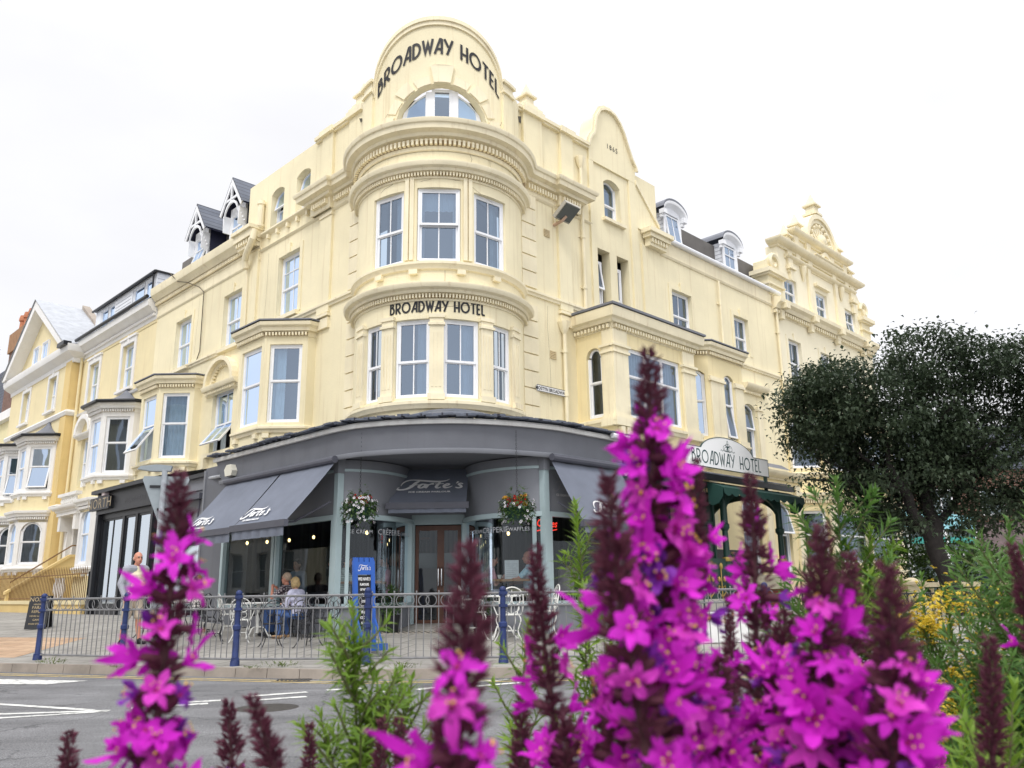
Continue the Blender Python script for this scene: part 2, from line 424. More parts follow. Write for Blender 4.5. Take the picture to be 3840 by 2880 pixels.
LEAD = mat('lead sheet', (.17, .18, .21), .5, .15, 2)
LEADL = mat('pale lead flashing', (.42, .44, .47), .5, .2, 3)
BLACKP = mat('black painted gutter', (.012, .013, .016), .35, .2, 3)
NAVYB = mat('dark navy weatherboard', (.022, .024, .055), .6, .2, 3)
LETTER = mat('black painted lettering', (.015, .015, .018), .55, .3, 6)
GLASS = glass_mat('upstairs window glass', (.52, .63, .72), .20)
GLASSD = glass_mat('dim window glass', (.55, .60, .62), .10)
GLASSW = glass_mat('bright reflecting glass', (.5, .58, .66), .48)
SHOPG = glass_mat('shop window glass', (.80, .86, .87), .012, ripple=.012, fres=.75, gcol=(.85, .93, 1))
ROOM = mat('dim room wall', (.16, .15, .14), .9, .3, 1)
NET = mat('white net curtain', (.70, .74, .76), .9, .06, 6)
DRAPE = mat('pale curtain', (.62, .64, .62), .9, .1, 6)
SOIL = mat('bed soil', (.06, .045, .03), .95, .3, 12, .4, 60)

def sash(fr, gl, f, a, b, z0, z1, fw, d, mf, mg, bars=0, hbar=None, ang=0, rise=0, th=.05):
    """one glazed leaf in plane f; ang tilts it outward about its top edge"""
    ca, sa = math.cos(R(ang)), math.sin(R(ang))
    def g(u, dd, z):
        h = z1-z
        return f(u, d+dd*ca+h*sa, z1-h*ca+dd*sa)
    zt = z1
    fr.box(g, a, a+fw, 0, th, z0, z1-rise, mf); fr.box(g, b-fw, b, 0, th, z0, z1-rise, mf); fr.box(g, a+fw, b-fw, 0, th, z0, z0+fw, mf)
    if rise <= 0:
        fr.box(g, a+fw, b-fw, 0, th, z1-fw, z1, mf); top = [(b-fw, z1-fw), (a+fw, z1-fw)]
    else:
        n = 10; O = [(a+(b-a)*i/n) for i in range(n+1)]
        for x, y in zip(O, O[1:]):
            q = [(x, arcz(a, b, z1, rise, x)), (y, arcz(a, b, z1, rise, y))]
            c = (a+b)/2; k = (b-a-2*fw)/(b-a)
            r = [(c+(y-c)*k, arcz(a, b, z1, rise, y)-fw*1.0), (c+(x-c)*k, arcz(a, b, z1, rise, x)-fw*1.0)]
            fr.prism(g, q+r, 0, th, mf)
        top = [(a+(b-a)/2+(u-(a+b)/2)*(b-a-2*fw)/(b-a), arcz(a, b, z1, rise, u)-fw) for u in O[::-1]]
    for i in range(bars):
        u = a+(b-a)*(i+1)/(bars+1); fr.box(g, u-.013, u+.013, .012, th-.008, z0+fw, z1-fw-rise*.1, mf)
    if hbar: fr.box(g, a+fw, b-fw, .012, th-.008, hbar-.013, hbar+.013, mf)
    P = [(a+fw, z0+fw), (b-fw, z0+fw)]+top
    gl.face([g(u, th*.45, z) for u, z in P], mg)

def curtain_mb(f, a, b, z0, z1, d, style, r):
    mb = MB()
    def sheet(x0, x1, za, zb, m, amp=.02):
        n = max(4, int((x1-x0)/.035)); ph = r.random()*6; fr = 38+r.random()*14; rows = []
        for k in range(3):
            z = za+(zb-za)*k/2
            rows.append([f(x0+(x1-x0)*i/n, d+amp*math.sin((x0+(x1-x0)*i/n)*fr+ph)*(1-.25*k/2)+.006*r.random(), z) for i in range(n+1)])
        mb.grid(rows, m)
    w = b-a
    if style == 'net': sheet(a, b, z0, z1, NET)
    elif style == 'sides': sheet(a, a+w*.22, z0, z1, NET); sheet(b-w*.26, b, z0, z1, NET)
    elif style == 'right': sheet(a+w*.55, b, z0, z1, NET)
    elif style == 'left': sheet(a, a+w*.42, z0, z1, NET)
    elif style == 'valance': sheet(a, b, z1-(z1-z0)*.26, z1, NET); sheet(a, a+w*.12, z0, z1, NET); sheet(b-w*.14, b, z0, z1, NET)
    elif style == 'half': sheet(a, b, z0, z0+(z1-z0)*.5, DRAPE)
    elif style == 'drape': sheet(a, a+w*.3, z0, z1, DRAPE); sheet(b-w*.3, b, z0, z1, DRAPE)
    return mb
wr = random.Random(3)
def window(parent, m, a, b, zb, zt, d=-.13, rise=0, mid=.5, bars=1, style='sides', open_low=0, open_up=0, mf=UPVC, mg=GLASS, fw=.055, label=None, lights=1, hb=False, back=.0):
    """a window part: outer frame and sashes, with the glazing and the curtain as its own pieces"""
    f, ln = chord(m, a, b, d)
    fr, gl = MB(), MB()
    o = .045
    fr.box(f, 0, o, -.06, .04, zb, zt-rise, mf); fr.box(f, ln-o, ln, -.06, .04, zb, zt-rise, mf); fr.box(f, o, ln-o, -.06, .04, zb, zb+o, mf)
    if rise <= 0: fr.box(f, o, ln-o, -.06, .04, zt-o, zt, mf)
    zm = zb+(zt-zb)*mid
    for k in range(lights):
        x0 = o+(ln-2*o)*k/lights; x1 = o+(ln-2*o)*(k+1)/lights
        if mid <= 0:
            sash(fr, gl, f, x0, x1, zb+o, zt-(o if rise <= 0 else .01), fw, -.045, mf, mg, bars, rise=rise)
        else:
            sash(fr, gl, f, x0, x1, zb+o, zm+fw*.3, fw, -.05, mf, mg, bars, ang=open_low)
            sash(fr, gl, f, x0, x1, zm-fw*.3, zt-(o if rise <= 0 else .01), fw, -.02, mf, mg, bars, ang=open_up, rise=rise, hbar=(zm+zt)/2 if hb else None)
    w = part('window', fr, parent, label)
    part('pane', gl, w, merge=False, smooth=0)
    if style: part('curtain', curtain_mb(f, o, ln-o, zb+.03, zt-rise-.02, -.17, style, wr), w)
    return w
def surround(mb, f, a, b, zb, zt, m, w=.13, p=.035, key=False, head=None):
    """flat raised margin round an opening"""
    mb.box(f, a-w, a-.001, .002, p, zb, zt+w, m); mb.box(f, b+.001, b+w, .002, p, zb, zt+w, m); mb.box(f, a, b, .002, p, zt+.001, zt+w, m)
    if key: mb.box(f, (a+b)/2-.09, (a+b)/2+.09, .003, p+.03, zt-.01, zt+w+.14, m)
def sill(mb, f, a, b, z, m, p=.1, h=.1, ov=.1): mb.box(f, a-ov, b+ov, -.1, p, z-h, z-.001, m)
CYMA = [(0, 0), (.05, 0), (.06, .05), (.09, .07), (.14, .09), (.20, .16), (.22, .22), (.22, .26), (0, .29)]
def mould(z0, h, p): return [(o*p/.22, z0+z*h/.29) for o, z in CYMA]
def downpipe(mb, f, u, z0, z1, m, d=.09, r=.05, hop=False, collars=3):
    mb.tube([f(u, d, z0), f(u, d, z1)], r, m, 8)
    for i in range(collars):
        z = z0+(z1-z0)*(i+.6)/collars; mb.tube([f(u, d, z-.05), f(u, d, z+.05)], r*1.35, m, 8); mb.box(f, u-.1, u+.1, .002, .03, z-.02, z+.02, m)
    if hop:
        mb.tube([f(u, d, z1), f(u, d, z1+.12), f(u, d, z1+.3), f(u, d, z1+.34)], [r, r*2.2, r*3.2, r*3.4], m, 8)
def finial(mb, f, u, d, z, w, h, m):
    c = f(u, d, z); rz = math.atan2(dL.y, dL.x)
    mb.cuboid(c, (w*1.5, w*1.5, h*.1), m, rz); mb.cuboid((c.x, c.y, c.z+h*.1), (w, w, h*.34), m, rz, .92)
    mb.cuboid((c.x, c.y, c.z+h*.44), (w*1.45, w*1.45, h*.07), m, rz); mb.cuboid((c.x, c.y, c.z+h*.51), (w*1.1, w*1.1, h*.05), m, rz)
    mb.cuboid((c.x, c.y, c.z+h*.56), (w*.9, w*.9, h*.5), m, rz, .06)

# ================================================================== THE CORNER HOTEL
hotel = thing('hotel_building', 'cream corner hotel with a round bow, an arched gable and black hotel lettering', 'hotel', tuple(K))
w = MB()                                   # left flank
opsL = [(6.02, 7.22, 8.86, 10.82), (9.46, 10.68, 8.68, 10.52), (13.1, 14.36, 8.68, 10.52), (9.62, 11.02, 5.32, 7.3)]
wall(w, FL, 2.9, 16.2, 3.2, 12.0, opsL, CREAM, depth=.22)
opsA = [(5.66, 6.44, 12.06, 13.32, .14), (7.16, 7.93, 12.0, 13.28, .14)]
wall(w, FL, 5.3, 9.4, 12.0, 13.95, opsA, CREAM, depth=.32)
w.face([FL(9.4, 0, 12), FL(9.4, -3, 12), FL(9.4, -3, 13.95), FL(9.4, 0, 13.95)], CREAM)
wall(w, FL, 2.9, 5.3, 12.0, 13.95, [], CREAM, d=.02)
w.face([FL(5.3, .02, 12), FL(5.3, -.01, 12), FL(5.3, -.01, 13.95), FL(5.3, .02, 13.95)], CREAM)
part('left_wall', w, hotel)
w = MB()                                   # right flank to the end of the eaves wing
opsR = [(9.98, 11.12, 9.05, 10.42), (13.82, 14.82, 9.04, 10.42), (14.0, 14.82, 5.25, 7.25, .16), (6.25, 6.82, 8.72, 10.75), (7.16, 7.74, 8.72, 10.75), (6.67, 7.47, 11.82, 13.2, .16)]
wall(w, FR, 2.9, 9.4, 3.0, 13.85, [o for o in opsR if o[1] < 9.4], CREAM, depth=.3)
wall(w, FR, 9.4, 17.2, .2, 12.0, [o for o in opsR if o[1] > 9.4]+[(13.3, 14.1, 1.3, 3.9, .3), (15.9, 16.7, 1.3, 3.9, .3)], CREAM, depth=.22)
wall(w, FR, 2.9, 9.4, .2, 3.0, [], CREAMD)
part('right_wall', w, hotel)
w = MB()                                   # shaped gable with the date
G = [(5.95, 13.5), (5.95, 13.92), (6.0, 14.12), (6.1, 14.28), (6.24, 14.45), (6.3, 14.8), (6.36, 15.05), (6.55, 15.34), (6.78, 15.47), (7.02, 15.5), (7.28, 15.44), (7.5, 15.27), (7.68, 15.0), (7.86, 14.6), (8.04, 14.25), (8.22, 14.02), (8.25, 13.9), (8.25, 13.5)]
w.prism(FR, G, -.55, .06, CREAM); w.box(FR, 5.95, 8.25, 0, .06, 8.6, 8.72, CREAM)
w.box(FR, 5.93, 6.15, .002, .055, 8.7, 13.5, CREAM); w.box(FR, 7.9, 8.25, .002, .055, 8.7, 13.5, CREAM)
w.prism(FR, [(8.25, 12.0), (8.25, 13.56), (9.4, 12.35), (9.4, 12.0)], -.5, .03, CREAM)
w.face([FR(5.95, 0, 12), FR(5.95, -3, 12), FR(5.95, -3, 13.7), FR(5.95, 0, 13.7)], CREAM)
part('shaped_gable', w, hotel)
w = MB()
cop = [(u, z) for u, z in G[1:-1]]
for o0, o1, dd in ((.0, -.07, .15), (-.07, -.15, .10)):
    A, B = mitre(cop, -o0), mitre(cop, -o1)
    for i in range(len(cop)-1): w.prism(FR, [tuple(B[i]), tuple(B[i+1]), tuple(A[i+1]), tuple(A[i])], .058, dd, CREAMT)
w.prism(FR, [(8.25, 13.47), (8.25, 13.62), (9.44, 12.42), (9.44, 12.28)], -.55, .09, CREAMT)
parts('gable_coping', w, hotel)
w = MB(); text_mb(w, '1865', .24, lambda x, y: FR(7.1+x*1.0, .068, 14.2+y), LETTER, spacing=1.25); part('date_lettering', w, hotel, smooth=0)
# ---- the round bow
w = MB(); s_ = lambda deg: RB*R(deg)
o1 = [(s_(-50), s_(-33), 5.28, 7.14), (s_(-23.6), s_(-.6), 5.28, 7.14), (s_(7.0), s_(30.5), 5.28, 7.14), (s_(40), s_(58), 5.28, 7.14)]
o2 = [(s_(-44.5), s_(-19.3), 8.58, 10.43), (s_(-10.2), s_(18), 8.58, 10.46), (s_(27), s_(53.5), 8.58, 10.43)]
og = [(s_(-29), s_(40), 12.0, 13.3, 1.18)]
wall(w, FB, s_(-90), s_(90), 3.6, 12.0, o1+o2, CREAM, depth=.2, step=.12)
wall(w, FB, s_(-60), s_(62), 12.0, 13.55, og, CREAM, depth=.22, step=.12)
for a, b in ((-92, -60), (62, 92)): wall(w, FB, s_(a), s_(b), 12.0, 13.84, [], CREAM, d=-.02, step=.12)
def gz(t):                                  # crown of the arched gable
    x = abs(t-2)/49; return 13.5+1.62*math.sqrt(max(0, 1-x**2.15))
ts = [-47+98*i/44 for i in range(45)]
for a, b in zip(ts, ts[1:]):
    w.face([FB(s_(a), 0, 13.55), FB(s_(b), 0, 13.55), FB(s_(b), 0, max(13.55, gz(b))), FB(s_(a), 0, max(13.55, gz(a)))], CREAM)
part('bow_wall', w, hotel)
w = MB()
for a, b in zip(ts, ts[1:]):
    za, zb_ = max(13.5, gz(a)), max(13.5, gz(b))
    for (dd0, dd1, lo, hi) in ((-.42, .09, -.05, .06), (.0, .05, -.16, -.05)):
        P = [FB(s_(t), d, z+o) for t, z in ((a, za), (b, zb_)) for d, o in ((dd0, lo), (dd1, lo), (dd1, hi), (dd0, hi))]
        for q in ((0, 1, 5, 4), (1, 2, 6, 5), (2, 3, 7, 6), (3, 0, 4, 7)): w.face([P[i] for i in q], CREAMT)
for t0, t1 in ((-60, -48), (51, 62)):
    w.box(FB, s_(t0), s_(t1), -.45, .07, 12.0, 13.5, CREAM, 3); w.box(FB, s_(t0-1), s_(t1+1), -.5, .13, 13.5, 13.58, CREAMT, 3); w.box(FB, s_(t0), s_(t1), -.45, .08, 13.58, 13.78, CREAMT, 3); w.box(FB, s_(t0-1.5), s_(t1+1.5), -.5, .15, 13.78, 13.86, CREAMT, 3)
parts('gable_coping', w, hotel)
w = MB()                                    # voussoirs of the arched window
cu, cz, hw = s_(5.5), 12.12, s_(34.5)
for k in range(9):
    a0 = 180*k/9+2; a1 = 180*(k+1)/9-2
    key = k == 4; big = k % 2 == 0
    r0, r1 = 1.0, (1.42 if key else 1.27 if big else 1.2)
    if key: a0, a1 = 81, 99
    n = 4; ci = [(cu+hw*r0*math.cos(R(a0+(a1-a0)*i/n)), cz+1.18*r0*math.sin(R(a0+(a1-a0)*i/n))) for i in range(n+1)]
    co = [(cu+hw*r1*math.cos(R(a0+(a1-a0)*i/n)), cz+1.18*r1*math.sin(R(a0+(a1-a0)*i/n))) for i in range(n+1)]
    w.prism(FB, ci+co[::-1], .002, .07 if key else .045 if big else .025, CREAMT)
part('arch_surround', w, hotel)
w = MB()
deco(w, 'BROADWAY HOTEL', .44, .062, lambda x, y: FB(s_(2.5)+x*(.97), .02, 14.0+y-(x*x)*.262-.02*abs(x)+.13), LETTER, track=.05, sx=.93)
part('gable_lettering', w, hotel, smooth=0)
w = MB()
deco(w, 'BROADWAY HOTEL', .27, .045, lambda x, y: FB(s_(3.5)+x, .012, 7.3+y), LETTER, track=.06, sx=.98)
part('bow_lettering', w, hotel, smooth=0)
w = MB()                                    # bands round the bow
full = arc(RB, -90, 90, 60)
sweep(w, FBX, full, [(0, 4.98), (.09, 5.0), (.12, 5.06), (.15, 5.1), (.15, 5.17), (0, 5.22)], CREAMT)
sweep(w, FBX, full, [(0, 8.33), (.06, 8.35), (.09, 8.42), (.13, 8.46), (.13, 8.52), (0, 8.57)], CREAMT)
for t in (-36, -11.5, 18, 43): w.box(FB, s_(t-2.6), s_(t+2.6), .003, .11, 8.22, 8.33, CREAMT)
parts('sill_course', w, hotel)
def bowcornice(z, top, p, dz, dw):
    w = MB()
    sweep(w, FBX, full, [(0, z-.06), (.03, z-.05), (.035, z+dz+.01), (.14*p, z+dz+.03), (.17*p, z+dz+.09), (.26*p, z+dz+.12), (.30*p, top-.05), (.30*p, top-.01), (.22*p, top), (0, top+.03)], CREAMT)
    sweep(w, FBX, full, [(.0375, z), (.0385, z+dz)], RECESS, cap=False)
    n = int(math.pi*RB/dw)
    for i in range(n):
        s0 = s_(-90)+(i+.25)*dw; w.box(FB, s0, s0+dw*.5, .02, .035+.08*p, z, z+dz, CREAMT)
    return w
part('bow_cornice', bowcornice(7.62, 7.95, 1.0, .09, .075), hotel)
part('bow_cornice', bowcornice(10.74, 11.07, .9, .085, .075), hotel)
# main cornice: along both flanks and round the bow
q = RB*math.sqrt(2)
def LB(u, d): p = FL(u, d, 0)-CB; return (p.dot(bu), p.dot(bn))
def RBp(u, d): p = FR(u, d, 0)-CB; return (p.dot(bu), p.dot(bn))
pth = [LB(5.22, 0), LB(5.22, .14), LB(4.3, .14), LB(4.3, .02), LB(q+.1, .02)]+arc(RB+.02, -86, 86, 56)+[RBp(q+.1, .02), RBp(4.45, .02), RBp(4.45, .14), RBp(5.3, .14), RBp(5.3, 0)]
w = MB()
sweep(w, FBX, pth, [(.0, 11.42), (.03, 11.44), (.04, 11.5), (.05, 11.72), (.17, 11.75), (.20, 11.82), (.34, 11.86), (.36, 11.98), (.40, 12.0), (.43, 12.07), (.43, 12.1), (.1, 12.18), (0, 12.19)], CREAMT)
sweep(w, FBX, pth[4:-4], [(.05, 11.53), (.053, 11.69)], RECESS, cap=False)
n = int(s_(172)/.108)
for i in range(n):
    s0 = s_(-86)+(i+.25)*.108; w.box(FB, s0, s0+.058, .05, .16, 11.54, 11.68, CREAMT)
for F_, a, b, dd in ((FL, q+.15, 4.25, .02), (FL, 4.35, 5.2, .14), (FR, q+.15, 4.4, .02), (FR, 4.5, 5.28, .14)):
    k = int((b-a)/.108)
    for i in range(k): w.box(F_, a+i*.108, a+i*.108+.058, dd+.04, dd+.15, 11.54, 11.68, CREAMT)
part('main_cornice', w, hotel)
for F_, a, b in ((FL, 3.0, 3.43), (FR, 3.0, 3.56)):
    w = MB(); z = 4.2
    while z < 11.1:
        if not 8.3 < z+.17 < 8.8: w.box(F_, a, b, .001, .055, z, z+.42, CREAMT)
        z += .455
    parts('quoin_strip', w, hotel)
w = MB()                                    # pilasters and string courses on the flanks
for F_, a, b in ((FL, 4.31, 4.9), (FR, 4.46, 4.98)):
    w.box(F_, a, b, .001, .07, 8.4, 11.45, CREAM); w.box(F_, a-.03, b+.03, .001, .12, 8.28, 8.36, CREAMT); w.box(F_, a, b, .001, .08, 7.95, 8.24, CREAMT); w.box(F_, a-.02, b+.02, .001, .1, 11.25, 11.33, CREAMT)
w.box(FL, 8.45, 9.2, .001, .07, 4.6, 11.5, CREAM); w.box(FR, 8.42, 9.38, .001, .06, 8.4, 11.5, CREAM)
parts('pilaster', w, hotel)
w = MB()
SC = [(0, 8.54), (.05, 8.55), (.06, 8.6), (.1, 8.63), (.1, 8.69), (0, 8.73)]
sweep(w, FL, [(3.0, 0), (16.2, 0)], SC, CREAMT); sweep(w, FR, [(17.2, 0), (3.0, 0)][::-1], [(o, z-.02) for o, z in SC], CREAMT)
sweep(w, FL, [(3.0, 0), (9.3, 0)], [(0, 11.36), (.04, 11.38), (.07, 11.42), (0, 11.46)], CREAMT)
sweep(w, FR, [(3.0, 0), (6, 0)], [(0, 11.36), (.04, 11.38), (.07, 11.42), (0, 11.46)], CREAMT)
sweep(w, FL, [(5.3, 0), (8.3, 0)], [(0, 11.82), (.05, 11.84), (.13, 11.9), (.13, 11.95), (0, 11.98)], CREAMT)
for u in (5.6, 6.15, 6.7, 7.3, 7.85): w.box(FL, u, u+.1, .001, .1, 11.68, 11.82, CREAMT)
parts('string_course', w, hotel)
w = MB()                                    # left eaves cornice
sweep(w, FL, [(8.4, 0), (16.2, 0)], [(0, 11.1), (.03, 11.12), (.05, 11.17), (.02, 11.2), (.02, 11.52), (.05, 11.55), (.07, 11.74), (.16, 11.76), (.24, 11.86), (.33, 11.93), (.35, 12.0), (.36, 12.22), (.3, 12.27), (0, 12.28)], CREAMT)
dentils(w, FL, [(8.4, 0), (16.2, 0)], .06, .15, 11.6, 11.72, .055, .055, CREAMT); w.box(FL, 8.45, 16.15, .06, .075, 11.6, 11.72, RECESS)
w.box(FL, 8.35, 9.5, .01, .42, 11.86, 12.1, CREAMT); w.box(FL, 8.3, 9.55, .01, .5, 12.1, 12.22, CREAMT); w.box(FL, 8.45, 9.4, .01, .3, 11.6, 11.86, CREAMT)
for i in range(6): w.box(FL, 8.5+i*.16, 8.58+i*.16, .3, .38, 11.7, 11.84, CREAMT)
part('eaves_cornice', w, hotel)
w = MB()                                    # right eaves
sweep(w, FR, [(9.4, 0), (17.2, 0)], [(0, 11.42), (.04, 11.44), (.07, 11.5), (.03, 11.53), (.04, 11.9), (.06, 11.96), (0, 12.0)], CREAMT)
w.box(FR, 8.5, 9.6, .05, .36, 11.72, 11.86, CREAMT); w.box(FR, 8.42, 9.68, .05, .44, 11.86, 12.0, CREAMT); w.box(FR, 8.6, 9.5, .05, .25, 11.46, 11.72, CREAMT)
for i in range(6): w.box(FR, 8.62+i*.15, 8.7+i*.15, .25, .32, 11.56, 11.7, CREAMT)
part('eaves_cornice', w, hotel)
w = MB()
w.tube([FR(9.65, .14, 12.03), FR(17.3, .14, 12.03)], .075, UPVC, 8); w.box(FR, 9.65, 17.3, .02, .09, 11.97, 12.09, UPVC); part('gutter', w, hotel)
w = MB()                                    # blocking course of the corner tower
for F_, a, b, piers, sg in ((FL, 3.5, 5.3, ((2.92, 3.56), (4.37, 4.92)), 1), (FR, 3.6, 5.92, ((3.1, 3.84), (4.64, 5.16)), 1)):
    w.box(F_, 2.9, b, -.4, .10, 13.82, 13.88, CREAMT); w.box(F_, 2.9, b, -.4, .15, 13.88, 13.98, CREAMT)
    for x, y in piers:
        w.box(F_, x, y, .002, .1, 12.1, 13.82, CREAM); w.box(F_, x-.05, y+.05, -.4, .2, 13.83, 14.0, CREAMT)
    x, y = piers[0]
    w.box(F_, x-.02, y+.02, -.4, .14, 14.0, 14.12, CREAMT); finial(w, F_, (x+y)/2, -.12, 14.12, .3, .78, CREAMT)
parts('parapet', w, hotel)
w = MB()
for u, z, k in ((6.0, 13.9, 1), (6.45, 13.9, .95)):
    c = FL(u, -1.3, z+.6*k); w.lathe(c, [(.14, -.7), (.15, 0), (.2, .04), (.2, .1), (.17, .13), (.19, .34), (.2, .36)], mat('buff chimney clay', (.62, .52, .36), .8, .15, 5), 12)
    for j in range(8):
        a = 2*math.pi*j/8; p = c+Vector((.185*math.cos(a), .185*math.sin(a), .36)); w.cuboid(p, (.09, .09, .12), w.mats[0], a, .1)
parts('chimney_pot', w, hotel)
w = MB()                                    # roof planes and the dark rooms behind the glass
w.face([FL(9.4, -.05, 12.1), FL(16.2, -.05, 12.1), FL(16.2, -4, 12.9), FL(9.4, -4, 12.9)], SLATE); w.face([FR(9.4, -.02, 12.03), FR(17.2, -.02, 12.03), FR(17.2, -3.2, 12.8), FR(9.4, -3.2, 12.8)], SLATE)
w.face([FL(2.9, -.1, 13.8), FL(9.4, -.1, 13.8), FL(9.4, -5, 13.8), FL(2.9, -5, 13.8)], LEAD); w.face([FR(2.9, -.1, 13.7), FR(9.4, -.1, 13.7), FR(9.4, -5, 13.7), FR(2.9, -5, 13.7)], LEAD)
w.face([FBX(-2.2, .3, 13.5), FBX(2.2, .3, 13.5), FBX(2.2, -3, 13.5), FBX(-2.2, -3, 13.5)], LEAD)
parts('roof', w, hotel)
w = MB()
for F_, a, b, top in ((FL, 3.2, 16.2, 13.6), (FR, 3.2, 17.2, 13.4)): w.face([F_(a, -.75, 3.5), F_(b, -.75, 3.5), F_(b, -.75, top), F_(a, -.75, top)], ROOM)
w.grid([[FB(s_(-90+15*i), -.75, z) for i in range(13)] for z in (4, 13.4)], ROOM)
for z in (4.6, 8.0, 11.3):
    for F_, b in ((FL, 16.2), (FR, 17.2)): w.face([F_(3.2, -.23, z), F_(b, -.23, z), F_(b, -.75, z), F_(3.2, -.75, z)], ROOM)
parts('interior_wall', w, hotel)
# ---- windows on the bow
for (a, b, zb, zt), st, gm in zip(o1, ('sides', 'right', 'right', 'sides'), (GLASSD, GLASS, GLASS, GLASSD)): window(hotel, FB, a, b, zb, zt, -.1, mid=.46, bars=1, style=st, mg=gm)
window(hotel, FB, o2[0][0], o2[0][1], 8.58, 10.43, -.1, 0, .47, 1, 'right'); window(hotel, FB, o2[1][0], o2[1][1], 8.58, 10.46, -.08, 0, .5, 1, 'valance', open_up=3); window(hotel, FB, o2[2][0], o2[2][1], 8.58, 10.43, -.1, 0, .47, 1, 'sides')
f, ln = chord(FB, og[0][0], og[0][1], -.16)  # half-round attic window: three lights
def half_round(f, ln):
    fr, gl = MB(), MB(); r = ln/2; zc = 12.12; hgt = 1.15
    cf = lambda x: flat(f(0, 0, 0), f(1, 0, 0)-f(0, 0, 0), f(0, 1, 0)-f(0, 0, 0))
    xs = [ln*.06, ln*.33, ln*.38, ln*.62, ln*.67, ln*.94]
    top = lambda u: zc+hgt*math.sqrt(max(0, 1-((u-r)/r)**2))
    bulge = lambda u: .28*(1-((u-r)/r)**2)
    g = lambda u, d, z: f(u, d+bulge(u), z)
    fr.prism(g, [(0, zc-.12), (ln*.33, zc-.12), (ln*.33, top(ln*.33)-.04), (ln*.2, top(ln*.2)-.05), (ln*.08, top(ln*.08)-.05), (0, zc)], -.05, .0, UPVC)
    fr.prism(g, [(ln*.67, zc-.12), (ln, zc-.12), (ln, zc), (ln*.92, top(ln*.92)-.05), (ln*.8, top(ln*.8)-.05), (ln*.67, top(ln*.67)-.04)], -.05, .0, UPVC)
    for x0, x1 in ((.32, .385), (.615, .68)): fr.box(g, ln*x0, ln*x1, -.05, .05, zc-.12, top(ln*x0)-.02, UPVC)
    fr.box(g, ln*.385, ln*.615, -.04, .04, top(r)-.09, top(r)-.01, UPVC); fr.box(g, ln*.385, ln*.615, -.04, .04, zc-.12, zc-.02, UPVC)
    gl.face([g(ln*x, .012, z) for x, z in ((.42, zc), (.58, zc), (.58, top(r)-.13), (.42, top(r)-.13))], GLASS)
    fr.box(g, ln*.385, ln*.42, -.04, .04, zc-.02, top(r)-.09, UPVC); fr.box(g, ln*.58, ln*.615, -.04, .04, zc-.02, top(r)-.09, UPVC)
    for sgn in (0, 1):
        P = [(.085, zc), (.315, zc), (.315, top(ln*.315)-.11), (.22, top(ln*.22)-.12), (.13, top(ln*.13)-.12)]
        P = [((1-x) if sgn else x, z) for x, z in P]; gl.face([g(ln*x, .012, z) for x, z in P], GLASS)
    w_ = part('window', fr, hotel, 'half-round white attic window of three lights'); part('pane', gl, w_, smooth=0, merge=False)
half_round(f, ln)
# ---- windows on the flanks
window(hotel, FL, 6.02, 7.22, 8.86, 10.82, -.17, 0, .47, 1, 'sides', mg=GLASSD, hb=True)
window(hotel, FL, 9.46, 10.68, 8.68, 10.52, -.17, 0, .5, 1, 'drape', mg=GLASSD); window(hotel, FL, 13.1, 14.36, 8.68, 10.52, -.17, 0, .5, 1, 'drape', mg=GLASSD)
window(hotel, FL, 9.62, 11.02, 5.32, 7.3, -.17, 0, .46, 1, 'drape', open_low=38, mg=GLASSW, label='window with its lower sash pushed wide open')
for a, b, zb, zt, r_ in opsA: window(hotel, FL, a, b, zb, zt, -.25, r_, .5, 0, None, open_up=12, mg=GLASSD, fw=.045)
window(hotel, FR, 9.98, 11.12, 9.05, 10.42, -.16, 0, .4, 1, 'left'); window(hotel, FR, 13.82, 14.82, 9.04, 10.42, -.16, 0, .45, 1, 'drape'); window(hotel, FR, 14.0, 14.82, 5.25, 7.25, -.16, .16, .55, 0, 'drape', open_up=6)
window(hotel, FR, 6.2, 6.66, 8.78, 10.45, -.24, 0, .45, 0, None, open_up=9, mg=GLASSD); window(hotel, FR, 7.16, 7.6, 8.78, 10.45, -.24, 0, .38, 0, None, mg=GLASSD); window(hotel, FR, 6.67, 7.47, 11.84, 13.2, -.22, .16, .42, 0, 'net')
window(hotel, FR, 13.3, 14.1, 1.3, 3.9, -.16, .3, .55, 0, 'drape', open_up=12, mg=GLASSD); window(hotel, FR, 15.9, 16.7, 1.3, 3.9, -.16, .3, .5, 0, 'drape', mg=GLASSD, open_up=12)
w = MB()
for a, b, zb, zt in (opsL[0], opsL[1], opsL[2]): surround(w, FL, a, b, zb, zt, CREAM, .16, .025, True); sill(w, FL, a, b, zb, CREAMT, .14, .12)
for a, b, zb, zt in opsR[:2]: surround(w, FR, a, b, zb, zt, CREAM, .16, .025, True)
sill(w, FL, 9.62, 11.02, 5.32, CREAMT, .16, .12, .25); sill(w, FR, 6.67, 7.47, 11.82, CREAMT, .12, .1, .12); sill(w, FR, 14, 14.82, 5.25, CREAMT, .12, .1)
for u in (9.5, 11.0): w.box(FL, u, u+.16, .001, .18, 4.85, 5.2, CREAMT)
parts('window_surround', w, hotel)
w = MB()                                     # round hood over the first-floor window
hc, hr, hz = 10.32, 1.0, 7.42
sweep(w, FL, [(hc-hr-.12, 0), (hc+hr+.12, 0)], [(0, hz-.2), (.06, hz-.18), (.08, hz-.08), (.2, hz-.04), (.24, hz+.04), (.24, hz+.1), (0, hz+.1)], CREAMT)
dentils(w, FL, [(hc-hr, 0), (hc+hr, 0)], .07, .15, hz-.16, hz-.07, .06, .06, CREAMT)
n = 14
